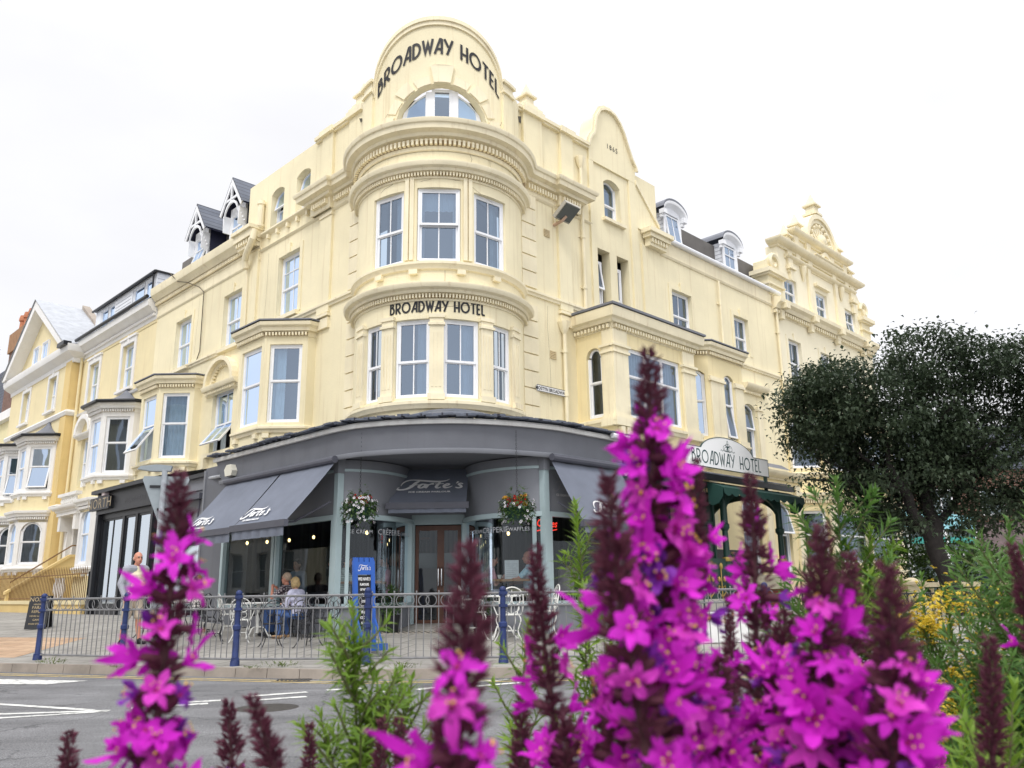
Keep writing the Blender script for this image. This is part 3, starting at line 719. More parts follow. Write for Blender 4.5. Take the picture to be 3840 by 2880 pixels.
for i in range(n):
    a0, a1 = 180*i/n, 180*(i+1)/n
    for r0, r1, dd in ((.72, .84, .1), (.84, 1.0, .24)):
        w.prism(FL, [(hc+hr*r*math.cos(R(a)), hz+.1+.86*r*math.sin(R(a))) for r, a in ((r0, a0), (r1, a0), (r1, a1), (r0, a1))], .002, dd, CREAMT)
for i in range(16):
    a = 180*(i+.5)/16; w.box(FL, hc+.68*math.cos(R(a))-.03, hc+.68*math.cos(R(a))+.03, .002, .09, hz+.1+.59*math.sin(R(a))-.03, hz+.1+.59*math.sin(R(a))+.03, CREAMT)
parts('window_hood', w, hotel)
w = MB(); sweep(w, FR, [(14.02, 0), (15.55, 0)], mould(7.66, .32, .26), CREAMT); dentils(w, FR, [(14.02, 0), (15.55, 0)], .04, .12, 7.6, 7.67, .06, .06, CREAMT)
w.box(FR, 14.86, 15.2, .002, .08, 5.0, 7.05, CREAMT); w.box(FR, 14.82, 15.24, .002, .13, 7.05, 7.18, CREAMT); parts('window_hood', w, hotel)
# ---- bow pilasters
w = MB()
for t in (-54.5, -28.3, 3.2, 35.2, 62.5):
    a, b = s_(t-4.2), s_(t+4.2)
    w.box(FB, a, b, .002, .07, 5.2, 7.18, CREAMT, 2); w.box(FB, a-.03, b+.03, .002, .11, 6.96, 7.02, CREAMT, 2); w.box(FB, a-.02, b+.02, .002, .1, 7.14, 7.23, CREAMT, 2); w.box(FB, a-.03, b+.03, .002, .12, 5.2, 5.34, CREAMT, 2)
    for i in range(3): w.box(FB, a+.05+i*.085, a+.085+i*.085, .07, .082, 5.5, 6.8, CREAMT)
for t in (-15, 22.5):
    w.box(FB, s_(t-2.9), s_(t-.4), .002, .05, 8.6, 10.74, CREAMT); w.box(FB, s_(t+.4), s_(t+2.9), .002, .05, 8.6, 10.74, CREAMT)
parts('pilaster', w, hotel)
# ---- canted bays on the left flank
def canted_bay(root, F_, u, z, m, mt, front=1.43, dep=1.07, ret=.25, hgt=2.9, winz=(.18, 2.34), roof='lead', styles=('right', 'net', 'net'), opens=(0, 0, 0), base=1.2, glass=(GLASS, GLASS, GLASS), gutter=False, barred=0, rise=0, corn=True, fw_=None, cw_=None, mlow=None):
    """bay at u (near return), z = sill moulding; front, near cant, far cant"""
    c = dep-ret
    path = [(u, 0), (u, ret), (u+c, dep), (u+c+front, dep), (u+2*c+front, ret), (u+2*c+front, 0)]
    zt = z+hgt; b = MB()
    segs = list(zip(path, path[1:])); sl = math.hypot(c, c)
    fs = []
    for i, (p, q_) in enumerate(segs):
        P = F_(p[0], p[1], 0); Q = F_(q_[0], q_[1], 0); L_ = (Q-P).length; t = (Q-P)/L_
        nn = Vector((-(q_[1]-p[1]), q_[0]-p[0])); nn.normalize(); N_ = (F_(p[0]+nn.x, p[1]+nn.y, 0)-P)
        fs.append((flat(P, t, N_), L_))
    wins = []
    for i, (fi, L_) in enumerate(fs):
        ops = []
        if i in (1, 2, 3):
            mg = .17 if i == 2 else .14
            k = 1 if L_ < 1.9 or (fw_ and i == 2) else 2
            for j in range(k):
                a = mg+(L_-2*mg)*j/k+(.12 if j else 0); e = mg+(L_-2*mg)*(j+1)/k-(.12 if j < k-1 else 0)
                if i == 2 and fw_: a, e = fw_
                if i == 1 and cw_: a, e = cw_
                ops.append((a, e, z+winz[0], z+winz[1], rise)); wins.append((fi, a, e, i))
        wall(b, fi, 0, L_, z-.06, zt, ops, m, depth=.14); wall(b, fi, 0, L_, z-base, z-.06, [], mlow or m)
    part('bay_wall', b, root)
    b = MB()
    sweep(b, F_, path, [(0, z-.12), (.05, z-.1), (.07, z-.03), (.12, z), (.12, z+.06), (0, z+.1)], mt)
    for fi, L_ in (fs[1], fs[2], fs[3]):
        for x in (.08, L_-.26): b.box(fi, x, x+.18, .002, .09, z-.24, z-.12, mt)
    if corn:
        sweep(b, F_, path, [(0, zt-.36), (.02, zt-.35), (.03, zt-.22), (.13, zt-.21), (.15, zt-.12), (.22, zt-.07), (.24, zt), (.24, zt+.03), (0, zt+.05)], mt)
        for fi, L_ in fs[1:4]: dentils(b, fi, [(0, 0), (L_, 0)], .03, .11, zt-.33, zt-.24, .045, .042, mt); b.box(fi, 0, L_, .02, .04, zt-.33, zt-.24, RECESS)
    parts('bay_cornice', b, root)
    if roof:
        b = MB(); out = mitre(path, .27); cx = sum(p.x for p in out[1:5])/4; ap = (u+c+front/2, .02)
        rm = LEAD
        if roof == 'swept':
            rows = []
            for k in range(7):
                t = k/6; e = (1-t)**2.0
                rows.append([F_(ap[0]+(p.x-ap[0])*((1-t)*.55+.45*e), (ap[1]+(p.y-ap[1])*((1-t)*.5+.5*e)), zt+.06+.85*t**1.5) for p in out])
            b.grid(rows, rm)
        else:
            b.grid([[F_(p.x, p.y, zt+.05) for p in out], [F_(p.x, p.y, zt+.09) for p in out], [F_(ap[0]+(p.x-ap[0])*.35, p.y*.3, zt+.3) for p in out], [F_(ap[0], 0, zt+.42) for p in out]], rm)
        part('bay_roof', b, root)
    if gutter:
        b = MB(); out = mitre(path, .3); pts = [F_(p.x, p.y, zt+.03) for p in out]; b.tube(pts, .07, BLACKP, 8); part('gutter', b, root)
    for k, (fi, a, e, i) in enumerate(wins):
        window(root, fi, a, e, z+winz[0], z+winz[1], -.1, rise, .53, barred, styles[(i-1)], open_low=opens[i-1], mg=glass[i-1])
    bi = MB()
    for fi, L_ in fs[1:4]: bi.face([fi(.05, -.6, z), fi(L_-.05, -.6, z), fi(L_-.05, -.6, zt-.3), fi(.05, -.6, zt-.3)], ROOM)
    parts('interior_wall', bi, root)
canted_bay(hotel, FL, 4.95, 5.24, CREAM, CREAMT, styles=('right', 'sides', 'net'), glass=(GLASS, GLASSD, GLASS))
canted_bay(hotel, FL, 11.87, 5.12, CREAM, CREAMT, styles=('net', 'half', 'net'), opens=(0, 34, 0), hgt=2.85, glass=(GLASS, GLASSW, GLASS))
# ---- square bay and canted bay on the right flank
w = MB(); u0, u1, dp = 5.12, 9.0, 1.25
fside = flat(FR(u0, 0, 0), nR, -dR)          # near side of the square bay
wall(w, fside, 0, dp, 3.6, 8.0, [(.34, .86, 5.38, 7.3, .26)], CREAMD, depth=.16)
wall(w, FR, u0, u1, 3.6, 8.0, [(5.78, 8.25, 5.4, 7.32)], CREAMD, d=dp, depth=.16)
w.face([FR(u1, 0, 3.6), FR(u1, dp, 3.6), FR(u1, dp, 8), FR(u1, 0, 8)], CREAMD)
part('bay_wall', w, hotel)
w = MB()
pb = [(u0, 0), (u0, dp), (u1, dp), (u1, 0)]
sweep(w, FR, pb, [(0, 7.7), (.03, 7.72), (.04, 7.86), (.13, 7.88), (.16, 7.96), (.24, 8.0), (.26, 8.1), (.27, 8.26), (.24, 8.28), (0, 8.29)], CREAMT)
dentils(w, FR, [(u0, dp), (u1, dp)], .04, .12, 7.74, 7.84, .06, .06, CREAMT); dentils(w, fside, [(dp, 0), (0, 0)][::-1], .04, .12, 7.74, 7.84, .06, .06, CREAMT)
sweep(w, FR, pb, [(0, 5.1), (.05, 5.12), (.08, 5.2), (.12, 5.22), (.12, 5.3), (0, 5.34)], CREAMT)
for a, b in ((u0-.05, 5.7), (8.33, 8.95)):
    for z, h, o in ((5.1, .22, .13), (5.32, .08, .1), (5.4, 1.66, .07), (7.06, .07, .11), (7.13, .1, .08), (7.23, .07, .13), (7.3, .4, .06)):
        w.box(FR, a-o+.07, b+o-.07, dp-.04, dp+o, z, z+h-.001, CREAMT)
for z, h, o in ((5.1, .22, .13), (5.32, .08, .1), (5.4, 1.66, .07), (7.06, .07, .11), (7.13, .1, .08), (7.23, .07, .13), (7.3, .4, .06)): w.box(fside, .93-o+.07, dp+.02, .0, o, z, z+h-.002, CREAMT)
for a in (5.2, 5.45): w.box(FR, a, a+.16, dp, dp+.12, 4.82, 5.08, CREAMT)
parts('bay_cornice', w, hotel)
w = MB(); w.slab([tuple(FR(a, b, 0).xy) for a, b in ((u0-.3, -.0), (u0-.3, dp+.31), (u1+.3, dp+.31), (u1+.3, 0))], 8.285, 8.345, LEAD); part('bay_roof', w, hotel)
window(hotel, fside, .34, .86, 5.4, 7.3, -.12, .26, .5, 0, None, mg=GLASSD)
fb = lambda a, d, z: FR(a, dp+d, z)
window(hotel, fb, 5.78, 8.25, 5.4, 7.32, -.1, 0, .6, 0, 'net', lights=3, mg=GLASS)
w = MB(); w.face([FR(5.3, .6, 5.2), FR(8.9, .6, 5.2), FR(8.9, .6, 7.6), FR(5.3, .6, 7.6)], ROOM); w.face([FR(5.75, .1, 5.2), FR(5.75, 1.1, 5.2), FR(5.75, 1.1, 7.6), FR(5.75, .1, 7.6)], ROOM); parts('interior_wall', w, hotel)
w = MB()
for a, b in ((9.9, 10.66), (11.34, 11.82)):
    for z, h, o in ((5.2, .2, .1), (5.4, 1.7, .05), (7.1, .08, .1), (7.18, .08, .07)): w.box(FR, a-o+.05, b+o-.05, 1.201, 1.2+o, z, z+h-.002, CREAMT)
parts('pilaster', w, hotel)
canted_bay(hotel, FR, 9.03, 5.2, CREAMD, CREAMT, front=2.0, dep=1.2, ret=.35, fw_=(.87, 1.44), cw_=(.5, 1.08), hgt=3.05, winz=(.2, 2.25), styles=(None, 'sides', 'net'), rise=.14, opens=(0, 8, 0), glass=(GLASSW, GLASS, GLASS))
# ---- ground floor behind the porch, porch block with its lead roof
w = MB(); wall(w, FR, 9.4, 15.3, .2, 4.45, [(11.4, 12.5, 1.2, 3.7, .3), (13.6, 14.5, 1.2, 3.7, .3)], CREAMD, d=1.1, depth=.2)
w.face([FR(15.3, 0, .2), FR(15.3, 1.1, .2), FR(15.3, 1.1, 4.45), FR(15.3, 0, 4.45)], CREAMD); w.face([FR(9.4, 0, .2), FR(9.4, 1.1, .2), FR(9.4, 1.1, 4.45), FR(9.4, 0, 4.45)], CREAMD)
for u in (9.5, 12.8, 14.9): w.box(FR, u, u+.35, 1.102, 1.18, .2, 4.3, CREAMT); w.box(FR, u-.04, u+.39, 1.102, 1.22, 3.95, 4.1, CREAMT)
part('porch_wall', w, hotel)
w = MB(); sweep(w, FR, [(9.4, 1.1), (15.3, 1.1), (15.3, 0)], mould(4.4, .28, .3), CREAMT)
w.grid([[FR(9.4, 1.45, 4.7), FR(15.65, 1.45, 4.7)], [FR(9.4, .9, 4.86), FR(15.3, .9, 4.86)], [FR(9.4, .7, 5.04), FR(15.0, .7, 5.04)], [FR(9.4, 0, 5.08), FR(15, 0, 5.08)]], LEAD); part('porch_roof', w, hotel)
fp = lambda a, d, z: FR(a, 1.1+d, z)
window(hotel, fp, 11.4, 12.5, 1.2, 3.7, -.14, .3, .58, 0, 'drape', open_up=14, mg=GLASSD); window(hotel, fp, 13.6, 14.5, 1.2, 3.7, -.14, .3, .58, 0, 'drape', open_up=14, mg=GLASSD)
w = MB(); w.face([FR(9.5, .4, .3), FR(15.2, .4, .3), FR(15.2, .4, 4.3), FR(9.5, .4, 4.3)], ROOM); parts('interior_wall', w, hotel)
# ---- pipes
w = MB(); downpipe(w, FR, 5.5, 8.35, 13.0, CREAMT, hop=True); part('drainpipe', w, hotel)
w = MB(); downpipe(w, FR, 4.55, 4.1, 7.7, CREAMT, hop=True, r=.055); part('drainpipe', w, hotel)
w = MB(); downpipe(w, FR, 12.85, 5.2, 11.4, CREAMT, r=.035); part('drainpipe', w, hotel)
w = MB(); downpipe(w, FR, 17.0, 4.6, 11.3, CREAMT, r=.05); part('drainpipe', w, hotel)
w = MB()
w.tube([FL(8.35, .12, 13.1), FL(8.35, .12, 12.15)], .1, CREAMT, 10); w.tube([FL(8.35, .3, 12.05), FL(8.35, .34, 11.75), FL(8.8, .3, 11.35), FL(8.95, .25, 11.2), FL(8.95, .2, 10.95)], .1, CREAMT, 10)
for z in (12.95, 12.2): w.tube([FL(8.35, .12, z), FL(8.35, .12, z+.07)], .13, CREAMT, 10)
w.tube([FL(8.95, .15, 11.0), FL(8.95, .1, 8.8)], .025, CREAMT, 6); part('drainpipe', w, hotel, 'fat cream soil pipe elbowing past the cornice')
w = MB()                                     # sagging telephone cable
w.tube([FL(14.3, .45, 12.3), FL(13.9, .3, 11.9), FL(13.3, .22, 11.72), FL(12.5, .1, 11.35), FL(12.2, .06, 11.1), FL(12.2, .04, 9.0), FL(12.4, .04, 8.7)], .016, mat('weathered cable', (.12, .10, .07), .8), 5); part('cable', w, hotel)
w = MB(); VENT = mat('vent louvre', (.62, .5, .3), .7, .2, 8)
for u, z in ((4.03, 10.5), (4.16, 7.05)):
    for i in range(5): w.box(FR, u-.11, u+.11, .001, .03, z-.1+i*.045, z-.07+i*.045, VENT)
parts('air_vent', w, hotel)
# ---- dormers
def gable_dormer(u):
    b = MB(); y0, y1, zb, zt = u-.52, u+.52, 12.2, 13.72
    f = lambda a, d, z: FL(a, d-.1, z)
    for x in (y0, y1-.12): b.box(f, x, x+.12, -.06, .02, zb, zt, UPVC)
    b.box(f, y0+.12, y1-.12, -.06, .02, zt-.3, zt, UPVC)
    for x in (y0, y1): b.face([f(x, 0, zb), f(x, -2.6, zb+1.4), f(x, -2.6, zt), f(x, 0, zt)], NAVYB)
    w_ = part('dormer', b, hotel, 'white gabled dormer with barge boards and finial')
    b = MB(); ap = zt+.95; ov = .28
    for sg in (-1, 1):
        A = [f(u, .3, ap), f(u+sg*(.52+ov), .3, zt-.18), f(u+sg*(.52+ov), -3, zt-.18), f(u, -3, ap)]
        b.face(A, SLATE); b.face([p-Vector((0, 0, .06)) for p in A[::-1]], NAVYB); b.face([A[0], A[1], A[1]-Vector((0, 0, .06)), A[0]-Vector((0, 0, .06))], BLACKP)
    part('dormer_roof', b, w_)
    b = MB()
    for sg in (-1, 1):
        P = [(u, ap-.03), (u+sg*(.52+ov), zt-.21), (u+sg*(.52+ov-.1), zt-.3), (u, ap-.27)]; b.prism(f, P, .26, .3, UPVC)
        cv = [(u+sg*.5*math.sin(R(a))*.95, zt-.42+.5*math.cos(R(a))*1.05) for a in (0, 20, 40, 60, 80)]
        for p, q_ in zip(cv, cv[1:]): b.prism(f, [p, q_, (q_[0], q_[1]-.1), (p[0], p[1]-.1)], .24, .29, UPVC)
        b.prism(f, [(u+sg*.58, zt-.3), (u+sg*.5, zt-.3), (u+sg*.5, zt-.9), (u+sg*.53, zt-.9)], -.02, .26, UPVC)
        for k in range(4): b.ball(f(u+sg*.54, .22-.06*k, zt-.42-.1*k), .05, UPVC, 6)
    b.box(f, u-.035, u+.035, .25, .31, zt+.05, ap-.1, UPVC); b.box(f, u-.42, u+.42, .25, .29, zt+.12, zt+.2, UPVC)
    b.ball(f(u, .28, zt+.02), .05, UPVC, 6); part('barge_board', b, w_)
    fr, gl = MB(), MB()
    sash(fr, gl, f, y0+.12, y1-.12, 12.95, zt-.3, .05, -.05, UPVC, GLASSW, 1); sash(fr, gl, f, y0+.12, y1-.12, 12.1, 12.97, .05, -.03, UPVC, GLASSW, 1, ang=18 if u > 12 else 0)
    v = part('window', fr, w_); part_ = gl.mesh('pane', W[hotel.name], 0, False)
    o = bpy.data.objects.new('pane', part_); COL.objects.link(o); o.parent = w_
for u in (13.05, 10.35): gable_dormer(u)
def arched_dormer(u, z):
    b = MB(); f = lambda a, d, z_: FR(a, d-.45, z_); y0, y1, zt = u-.52, u+.52, z+.95
    for x in (y0, y1): b.face([f(x, 0, z-.2), f(x, -2.4, z+.6), f(x, -2.4, zt+.1), f(x, 0, zt)], WOODW)
    for i in range(6): b.box(f, y0-.012, y0, -2.2, 0, z+.05+i*.15, z+.06+i*.15, LEADL)
    b.box(f, y0, y0+.14, -.05, .04, z-.2, zt, UPVC); b.box(f, y1-.14, y1, -.05, .04, z-.2, zt, UPVC)
    b.prism(f, [(y0, zt)]+[(u+.52*math.cos(R(a)), zt+.26*math.sin(R(a))) for a in range(180, -1, -20)][1:], -.05, .03, WOODW)
    d_ = part('dormer', b, hotel, 'white arch-topped dormer on the right-hand roof')
    b = MB()
    A = [(u+.72*math.cos(R(a)), zt+.0+.42*max(0, math.sin(R(a)))) for a in range(180, -1, -15)]
    for k, (o0, o1) in enumerate(((0, .06),)): b.grid([[f(x, .22, z_+.02) for x, z_ in A], [f(x, .22, z_+.1) for x, z_ in A], [f(x, -2.6, z_+.12) for x, z_ in A]], LEAD)
    b.grid([[f(u+(x-u)*.94, .2, zt+(z_-zt)*.9-.03) for x, z_ in A], [f(x, .22, z_+.02) for x, z_ in A]], UPVC)
    b.grid([[f(u+(x-u)*.80, .02, zt+(z_-zt)*.75-.06) for x, z_ in A], [f(u+(x-u)*.94, .2, zt+(z_-zt)*.9-.03) for x, z_ in A]], UPVC)
    for x in (y0-.18, y1-.02): b.box(f, x, x+.2, .0, .2, zt-.14, zt+.02, UPVC); b.box(f, x+.02, x+.16, .0, .1, zt-.26, zt-.14, UPVC)
    part('dormer_roof', b, d_)
    fr, gl = MB(), MB(); sash(fr, gl, f, y0+.14, y1-.14, z-.15, zt-.05, .05, -.03, UPVC, GLASSW, 1, ang=8 if u < 12 else 0); fr.box(f, y0+.14, y1-.14, -.02, .03, z+.5, z+.54, UPVC)
    part('window', fr, d_)
    o = bpy.data.objects.new('pane', gl.mesh('pane', W[hotel.name], 0, False)); COL.objects.link(o); o.parent = d_
arched_dormer(10.95, 12.5); arched_dormer(14.72, 12.5)

w = MB(); cr_ = random.Random(21)
for u0, z0, n_, du, dz, F_ in ((s_(-8), 10.62, 16, .10, .012, FB), (s_(-38), 10.55, 9, .07, .035, FB), (s_(22), 10.6, 12, .06, -.03, FB), (s_(8), 8.33, 6, .01, -.09, FB), (s_(-10), 8.6, 5, .03, -.05, FB), (s_(-12), 7.45, 14, .1, .004, FB), (s_(-46), 12.3, 8, .06, .05, FB), (s_(52), 12.9, 10, -.02, -.09, FB), (s_(24), 11.5, 7, .01, -.07, FB), (5.4, 8.5, 12, .004, -.27, FL), (4.0, 8.4, 9, .01, -.3, FR), (16.0, 8.2, 9, .012, -.3, FR), (12.6, 11.0, 8, .01, -.25, FL), (7.9, 11.2, 8, .005, -.3, FL)):
    pts = [(u0, z0)]
    for k in range(n_): pts.append((pts[-1][0]+du+cr_.uniform(-.03, .03), pts[-1][1]+dz+cr_.uniform(-.03, .03)))
    ribbon(w, pts, .008, lambda x, y: F_(x, .0035, y), CRACK)
parts('plaster_crack', w, hotel)
# ================================================================== THE ICE CREAM PARLOUR
GREY = mat('charcoal grey render', (.145, .152, .172), .8, .12, 1.2, .15, 60, streak=.25)
GREYP = mat('grey painted panel', (.21, .22, .245), .6, .1, 1.5, .05, 60)
FRAMEB = mat('pale blue grey joinery', (.40, .50, .52), .45, .06, 3)
AWN = mat('blue grey awning canvas', (.155, .172, .215), .85, .14, 1.6, .15, 160)
AWNB = mat('dark awning bar', (.085, .088, .11), .45, .12, 4)
WHITEP = mat('white painted lettering', (.82, .82, .82), .6, .03, 6)
GLET = mat('grey lettering on glass', (.5, .52, .55), .6, .03, 6)
WOODD = mat('varnished red brown door', (.11, .042, .022), .4, .3, 4)
CHROME = mat('steel handle', (.6, .6, .6), .25, .05, 5, metal=1)
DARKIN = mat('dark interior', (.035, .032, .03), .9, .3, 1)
INFLOOR = mat('cafe floor', (.10, .075, .05), .6, .3, 2)
STRIPE, nt_, b_ = new_mat('striped cafe wallpaper')
g_ = nd(nt_, 'ShaderNodeNewGeometry'); mp_ = nd(nt_, 'ShaderNodeMapping'); mp_.inputs['Scale'].default_value = (9, 9, .05); nt_.links.new(g_.outputs['Position'], mp_.inputs['Vector'])
n_ = nd(nt_, 'ShaderNodeTexNoise', Scale=1.0, Detail=3.0); nt_.links.new(mp_.outputs[0], n_.inputs['Vector']); r_ = nd(nt_, 'ShaderNodeValToRGB'); r_.color_ramp.elements[0].position = .42; r_.color_ramp.elements[0].color = (.012, .012, .012, 1)
r_.color_ramp.elements[1].position = .66; r_.color_ramp.elements[1].color = (.07, .065, .06, 1); nt_.links.new(n_.outputs['Fac'], r_.inputs[0]); nt_.links.new(r_.outputs[0], b_.inputs['Base Color'])
cafe = thing('ice_cream_parlour', 'charcoal grey ice cream parlour wrapped round the foot of the hotel corner', 'cafe', (-1.5, 15.6, .2))
DLc, DRc = 2.8, 3.5
A_ = FL(-.7, DLc, 0); B_ = FR(-.1, DRc, 0); JL = Vector((-2.12, 17.25, 0)); JR = Vector((-1.02, 17.25, 0))
def pathmap(pts):
    P = [Vector((p[0], p[1])) for p in pts]; S = [0]
    for a, b in zip(P, P[1:]): S.append(S[-1]+(b-a).length)
    def f(s, d, z):
        i = 0
        while i < len(P)-2 and s > S[i+1]: i += 1
        t = (P[i+1]-P[i]).normalized(); q_ = P[i]+t*(s-S[i]); n = Vector((t.y, -t.x)); q_ = q_+n*d
        return Vector((q_.x, q_.y, z))
    return f, S[-1]
cl = [(A_.x+(JL.x-A_.x)*math.sin(R(t)), JL.y-(JL.y-A_.y)*math.cos(R(t))) for t in range(0, 91, 6)]
crv = [(B_.x+(JR.x-B_.x)*math.sin(R(t)), JR.y-(JR.y-B_.y)*math.cos(R(t))) for t in range(90, -1, -6)]
FC1, L1 = pathmap(cl); FC2, L2 = pathmap(crv)
ll = [FL(4.95, DLc, 0).xy, FL(-.7, DLc, 0).xy]; FLc = flat(FL(0, DLc, 0), dL, nL); FRc = flat(FR(0, DRc, 0), dR, nR)
# fascia: two straights joined by a bow
fasT = [FL(u, 2.97, 0).xy for u in (4.15, 3, 2, 1, 0, -.7)]+[Vector(p) for p in ((-2.95, 15.12), (-2.5, 14.92), (-2.0, 14.79), (-1.5, 14.735), (-1.0, 14.75), (-.5, 14.87), (0, 15.07), (.45, 15.32))]+[FR(u, 3.67, 0).xy for u in (.1, .6, 1.2, 1.7, 2.12)]
fasB = [FL(3.8, 2.97, 0).xy]+fasT[1:-1]+[fasT[-1]]
fs = []
for i in range(len(fasT)-1):
    for k in range(3): fs.append(k)
def dense(P, k=4):
    q_ = spline([tuple(p) for p in P], k); return q_
FT, FBm = dense(fasT), dense(fasB)
w = MB()
w.grid([[(p[0], p[1], 4.0) for p in FT], [(p[0], p[1], 3.52) for p in FBm]], GREY)
w.face([(FT[0][0], FT[0][1], 4.0), (FBm[0][0], FBm[0][1], 3.52), tuple(FL(3.8, 2.2, 3.52)), tuple(FL(4.15, 2.2, 4.0))], GREY)
e = FT[-1]; w.face([(e[0], e[1], 4.0), (e[0], e[1], 3.52), tuple(FR(2.12, 0, 3.52)), tuple(FR(2.12, 0, 4.0))], GREY)
def inner(P, o): return [(p[0]-( 0), p[1]) for p in P]
cen = Vector((-1.4, 19.0))
def shrink(P, k): return [((Vector(p[:2])-(Vector(p[:2])-cen).normalized()*k).x, (Vector(p[:2])-(Vector(p[:2])-cen).normalized()*k).y) for p in P]
part('fascia', w, cafe)
w = MB(); sw = [(-.0, 3.44), (.05, 3.44), (.07, 3.47), (.07, 3.52), (0, 3.54)]
def band(w, P, prof, m):
    rows = []
    for o, z in prof: rows.append([(p[0], p[1], z) for p in shrink(P, -o)])
    w.grid(rows, m)
band(w, FBm, sw, GREYP); part('fascia_lip', w, cafe)
w = MB(); band(w, FT, [(0, 3.98), (.07, 3.98), (.08, 4.04), (.06, 4.075), (0, 4.08)], mat('white gutter board', (.72, .72, .70), .6, .15, 3, streak=.4)); part('gutter_board', w, cafe)
w = MB(); rows = [[(p[0], p[1], 4.09) for p in shrink(FT, -.09)], [(p[0], p[1], 4.12) for p in shrink(FT, -.06)], [(p[0], p[1], 4.5) for p in shrink(FT, 1.6)], [(p[0], p[1], 4.9) for p in shrink(FT, 2.9)]]
w.grid(rows, SLATE); rr = random.Random(5)
for i in range(0, len(FT)-1, 1):                # ragged slate ends along the eaves
    p, q_ = Vector(shrink(FT, -.1)[i]), Vector(shrink(FT, -.1)[i+1]); t = (q_-p); ang = math.atan2(t.y, t.x)
    for k in range(max(1, int(t.length/.24))):
        c = p+t*((k+.5)/max(1, int(t.length/.24))); w.cuboid((c.x, c.y+.05, 4.085+rr.random()*.035), (.22, .3, .018+.02*rr.random()), SLATE, ang+rr.uniform(-.08, .08))
part('slate_roof', w, cafe)
w = MB(); w.face([(p[0], p[1], 3.5) for p in FBm]+[tuple(FR(2.1, 0, 3.5)), tuple(FR(0, -.4, 3.5)), (-1.4, 19.2, 3.5), tuple(FL(0, -.4, 3.5)), tuple(FL(4.1, 0, 3.5))], GREY); part('soffit', w, cafe)
# shop fronts
def shopfront(f, L_, mull, name='shopfront', panel=True, step=.2, end=None):
    w = MB(); k = max(1, int(L_/step))
    w.box(f, 0, L_, -.1, 0, 0, .74, GREYP, k); w.box(f, 0, L_, -.08, .03, .18, .24, GREYP, k)
    part('stall_riser', w, cafe); w = MB(); w.box(f, 0, L_, -.06, .0, 2.44, 3.48, GREYP, k); part('fascia_panel', w, cafe)
    w = MB(); w.box(f, 0, L_, -.1, .05, .74, .82, FRAMEB, k); w.box(f, 0, L_, -.08, .04, 2.36, 2.45, FRAMEB, k); w.box(f, 0, L_, -.05, .025, 3.26, 3.31, FRAMEB, k)
    for u, wd_ in mull: w.box(f, u-wd_/2, u+wd_/2, -.09, .055, .82, 2.37, FRAMEB)
    parts('shop_frame', w, cafe)
    w = MB(); n_ = max(2, k)
    w.grid([[f(L_*i/n_, -.03, z) for i in range(n_+1)] for z in (.82, 2.36)], SHOPG); part('shop_glass', w, cafe)
fl_ = flat(FL(-.7, DLc, 0), dL, nL); shopfront(fl_, 4.56, [(2.28, .1), (2.16, .05), (4.5, .1), (.08, .12)])
shopfront(FC1, L1, [(.2, .07), (L1-.05, .1), (L1-.22, .04)]); shopfront(FC2, L2, [(L2-.2, .07), (.05, .1), (.25, .04)])
fr_ = flat(FR(-.1, DRc, 0), dR, nR); shopfront(fr_, 2.15, [(.08, .12), (2.1, .1)])
w = MB()
for p in (A_, B_):
    w.cuboid((p.x, p.y, .1), (.13, .13, 3.36), FRAMEB, AL); w.cuboid((p.x, p.y, 3.22), (.16, .16, .3), GREYP, AL)
parts('corner_mullion', w, cafe)
w = MB(); w.box(FL, 3.86, 5.0, 2.2, DLc, .0, 3.95, GREY); w.box(FL, 4.96, 5.04, 2.2, DLc+.03, .0, 3.9, GREYP); part('end_wall', w, cafe)
w = MB(); w.box(FR, 2.05, 2.15, 0, DRc+.02, 0, 3.5, GREY); part('side_wall', w, cafe)
# entrance
w = MB(); dx0, dx1 = JL.x, JR.x
w.box(XY, dx0, dx1, 17.25, 17.35, 2.36, 2.56, FRAMEB); w.box(XY, dx0, dx0+.07, 17.2, 17.35, .25, 2.36, FRAMEB); w.box(XY, dx1-.07, dx1, 17.2, 17.35, .25, 2.36, FRAMEB); w.box(XY, dx0-.1, dx1+.1, 17.25, 17.3, 2.56, 3.5, GREYP); part('door_frame', w, cafe)
for a, b in ((dx0+.08, dx0+.60), (dx0+.60, dx1-.08)):
    w = MB()
    for x0, x1, z0, z1 in ((a, a+.07, .3, 2.34), (b-.07, b, .3, 2.34), (a+.07, b-.07, .3, .46), (a+.07, b-.07, 2.24, 2.34)): w.box(XY, x0, x1, 17.28, 17.33, z0, z1, WOODD)
    dd = part('door', w, cafe, 'red-brown framed glass entrance door leaf')
    w = MB(); w.face([(a+.07, 17.3, .46), (b-.07, 17.3, .46), (b-.07, 17.3, 2.24), (a+.07, 17.3, 2.24)], SHOPG); part('pane', w, dd, smooth=0)
    w = MB(); x = b-.035 if a < dx0+.3 else a+.03; w.tube([(x, 17.28, 1.1), (x, 17.2, 1.14), (x, 17.19, 1.3), (x, 17.2, 1.46), (x, 17.28, 1.5)], .016, CHROME, 6); part('handle', w, dd)
w = MB(); TILE, nt_, b_ = new_mat('black and cream striped entrance tiles')
g_ = nd(nt_, 'ShaderNodeNewGeometry'); wv = nd(nt_, 'ShaderNodeTexWave', Scale=1.15, wave_type='BANDS'); wv.bands_direction = 'DIAGONAL'; mp_ = nd(nt_, 'ShaderNodeMapping'); mp_.inputs['Scale'].default_value = (5, 2.2, 0)
nt_.links.new(g_.outputs['Position'], mp_.inputs['Vector']); nt_.links.new(mp_.outputs[0], wv.inputs['Vector']); r_ = nd(nt_, 'ShaderNodeValToRGB'); r_.color_ramp.interpolation = 'CONSTANT'; r_.color_ramp.elements[0].color = (.05, .045, .04, 1)
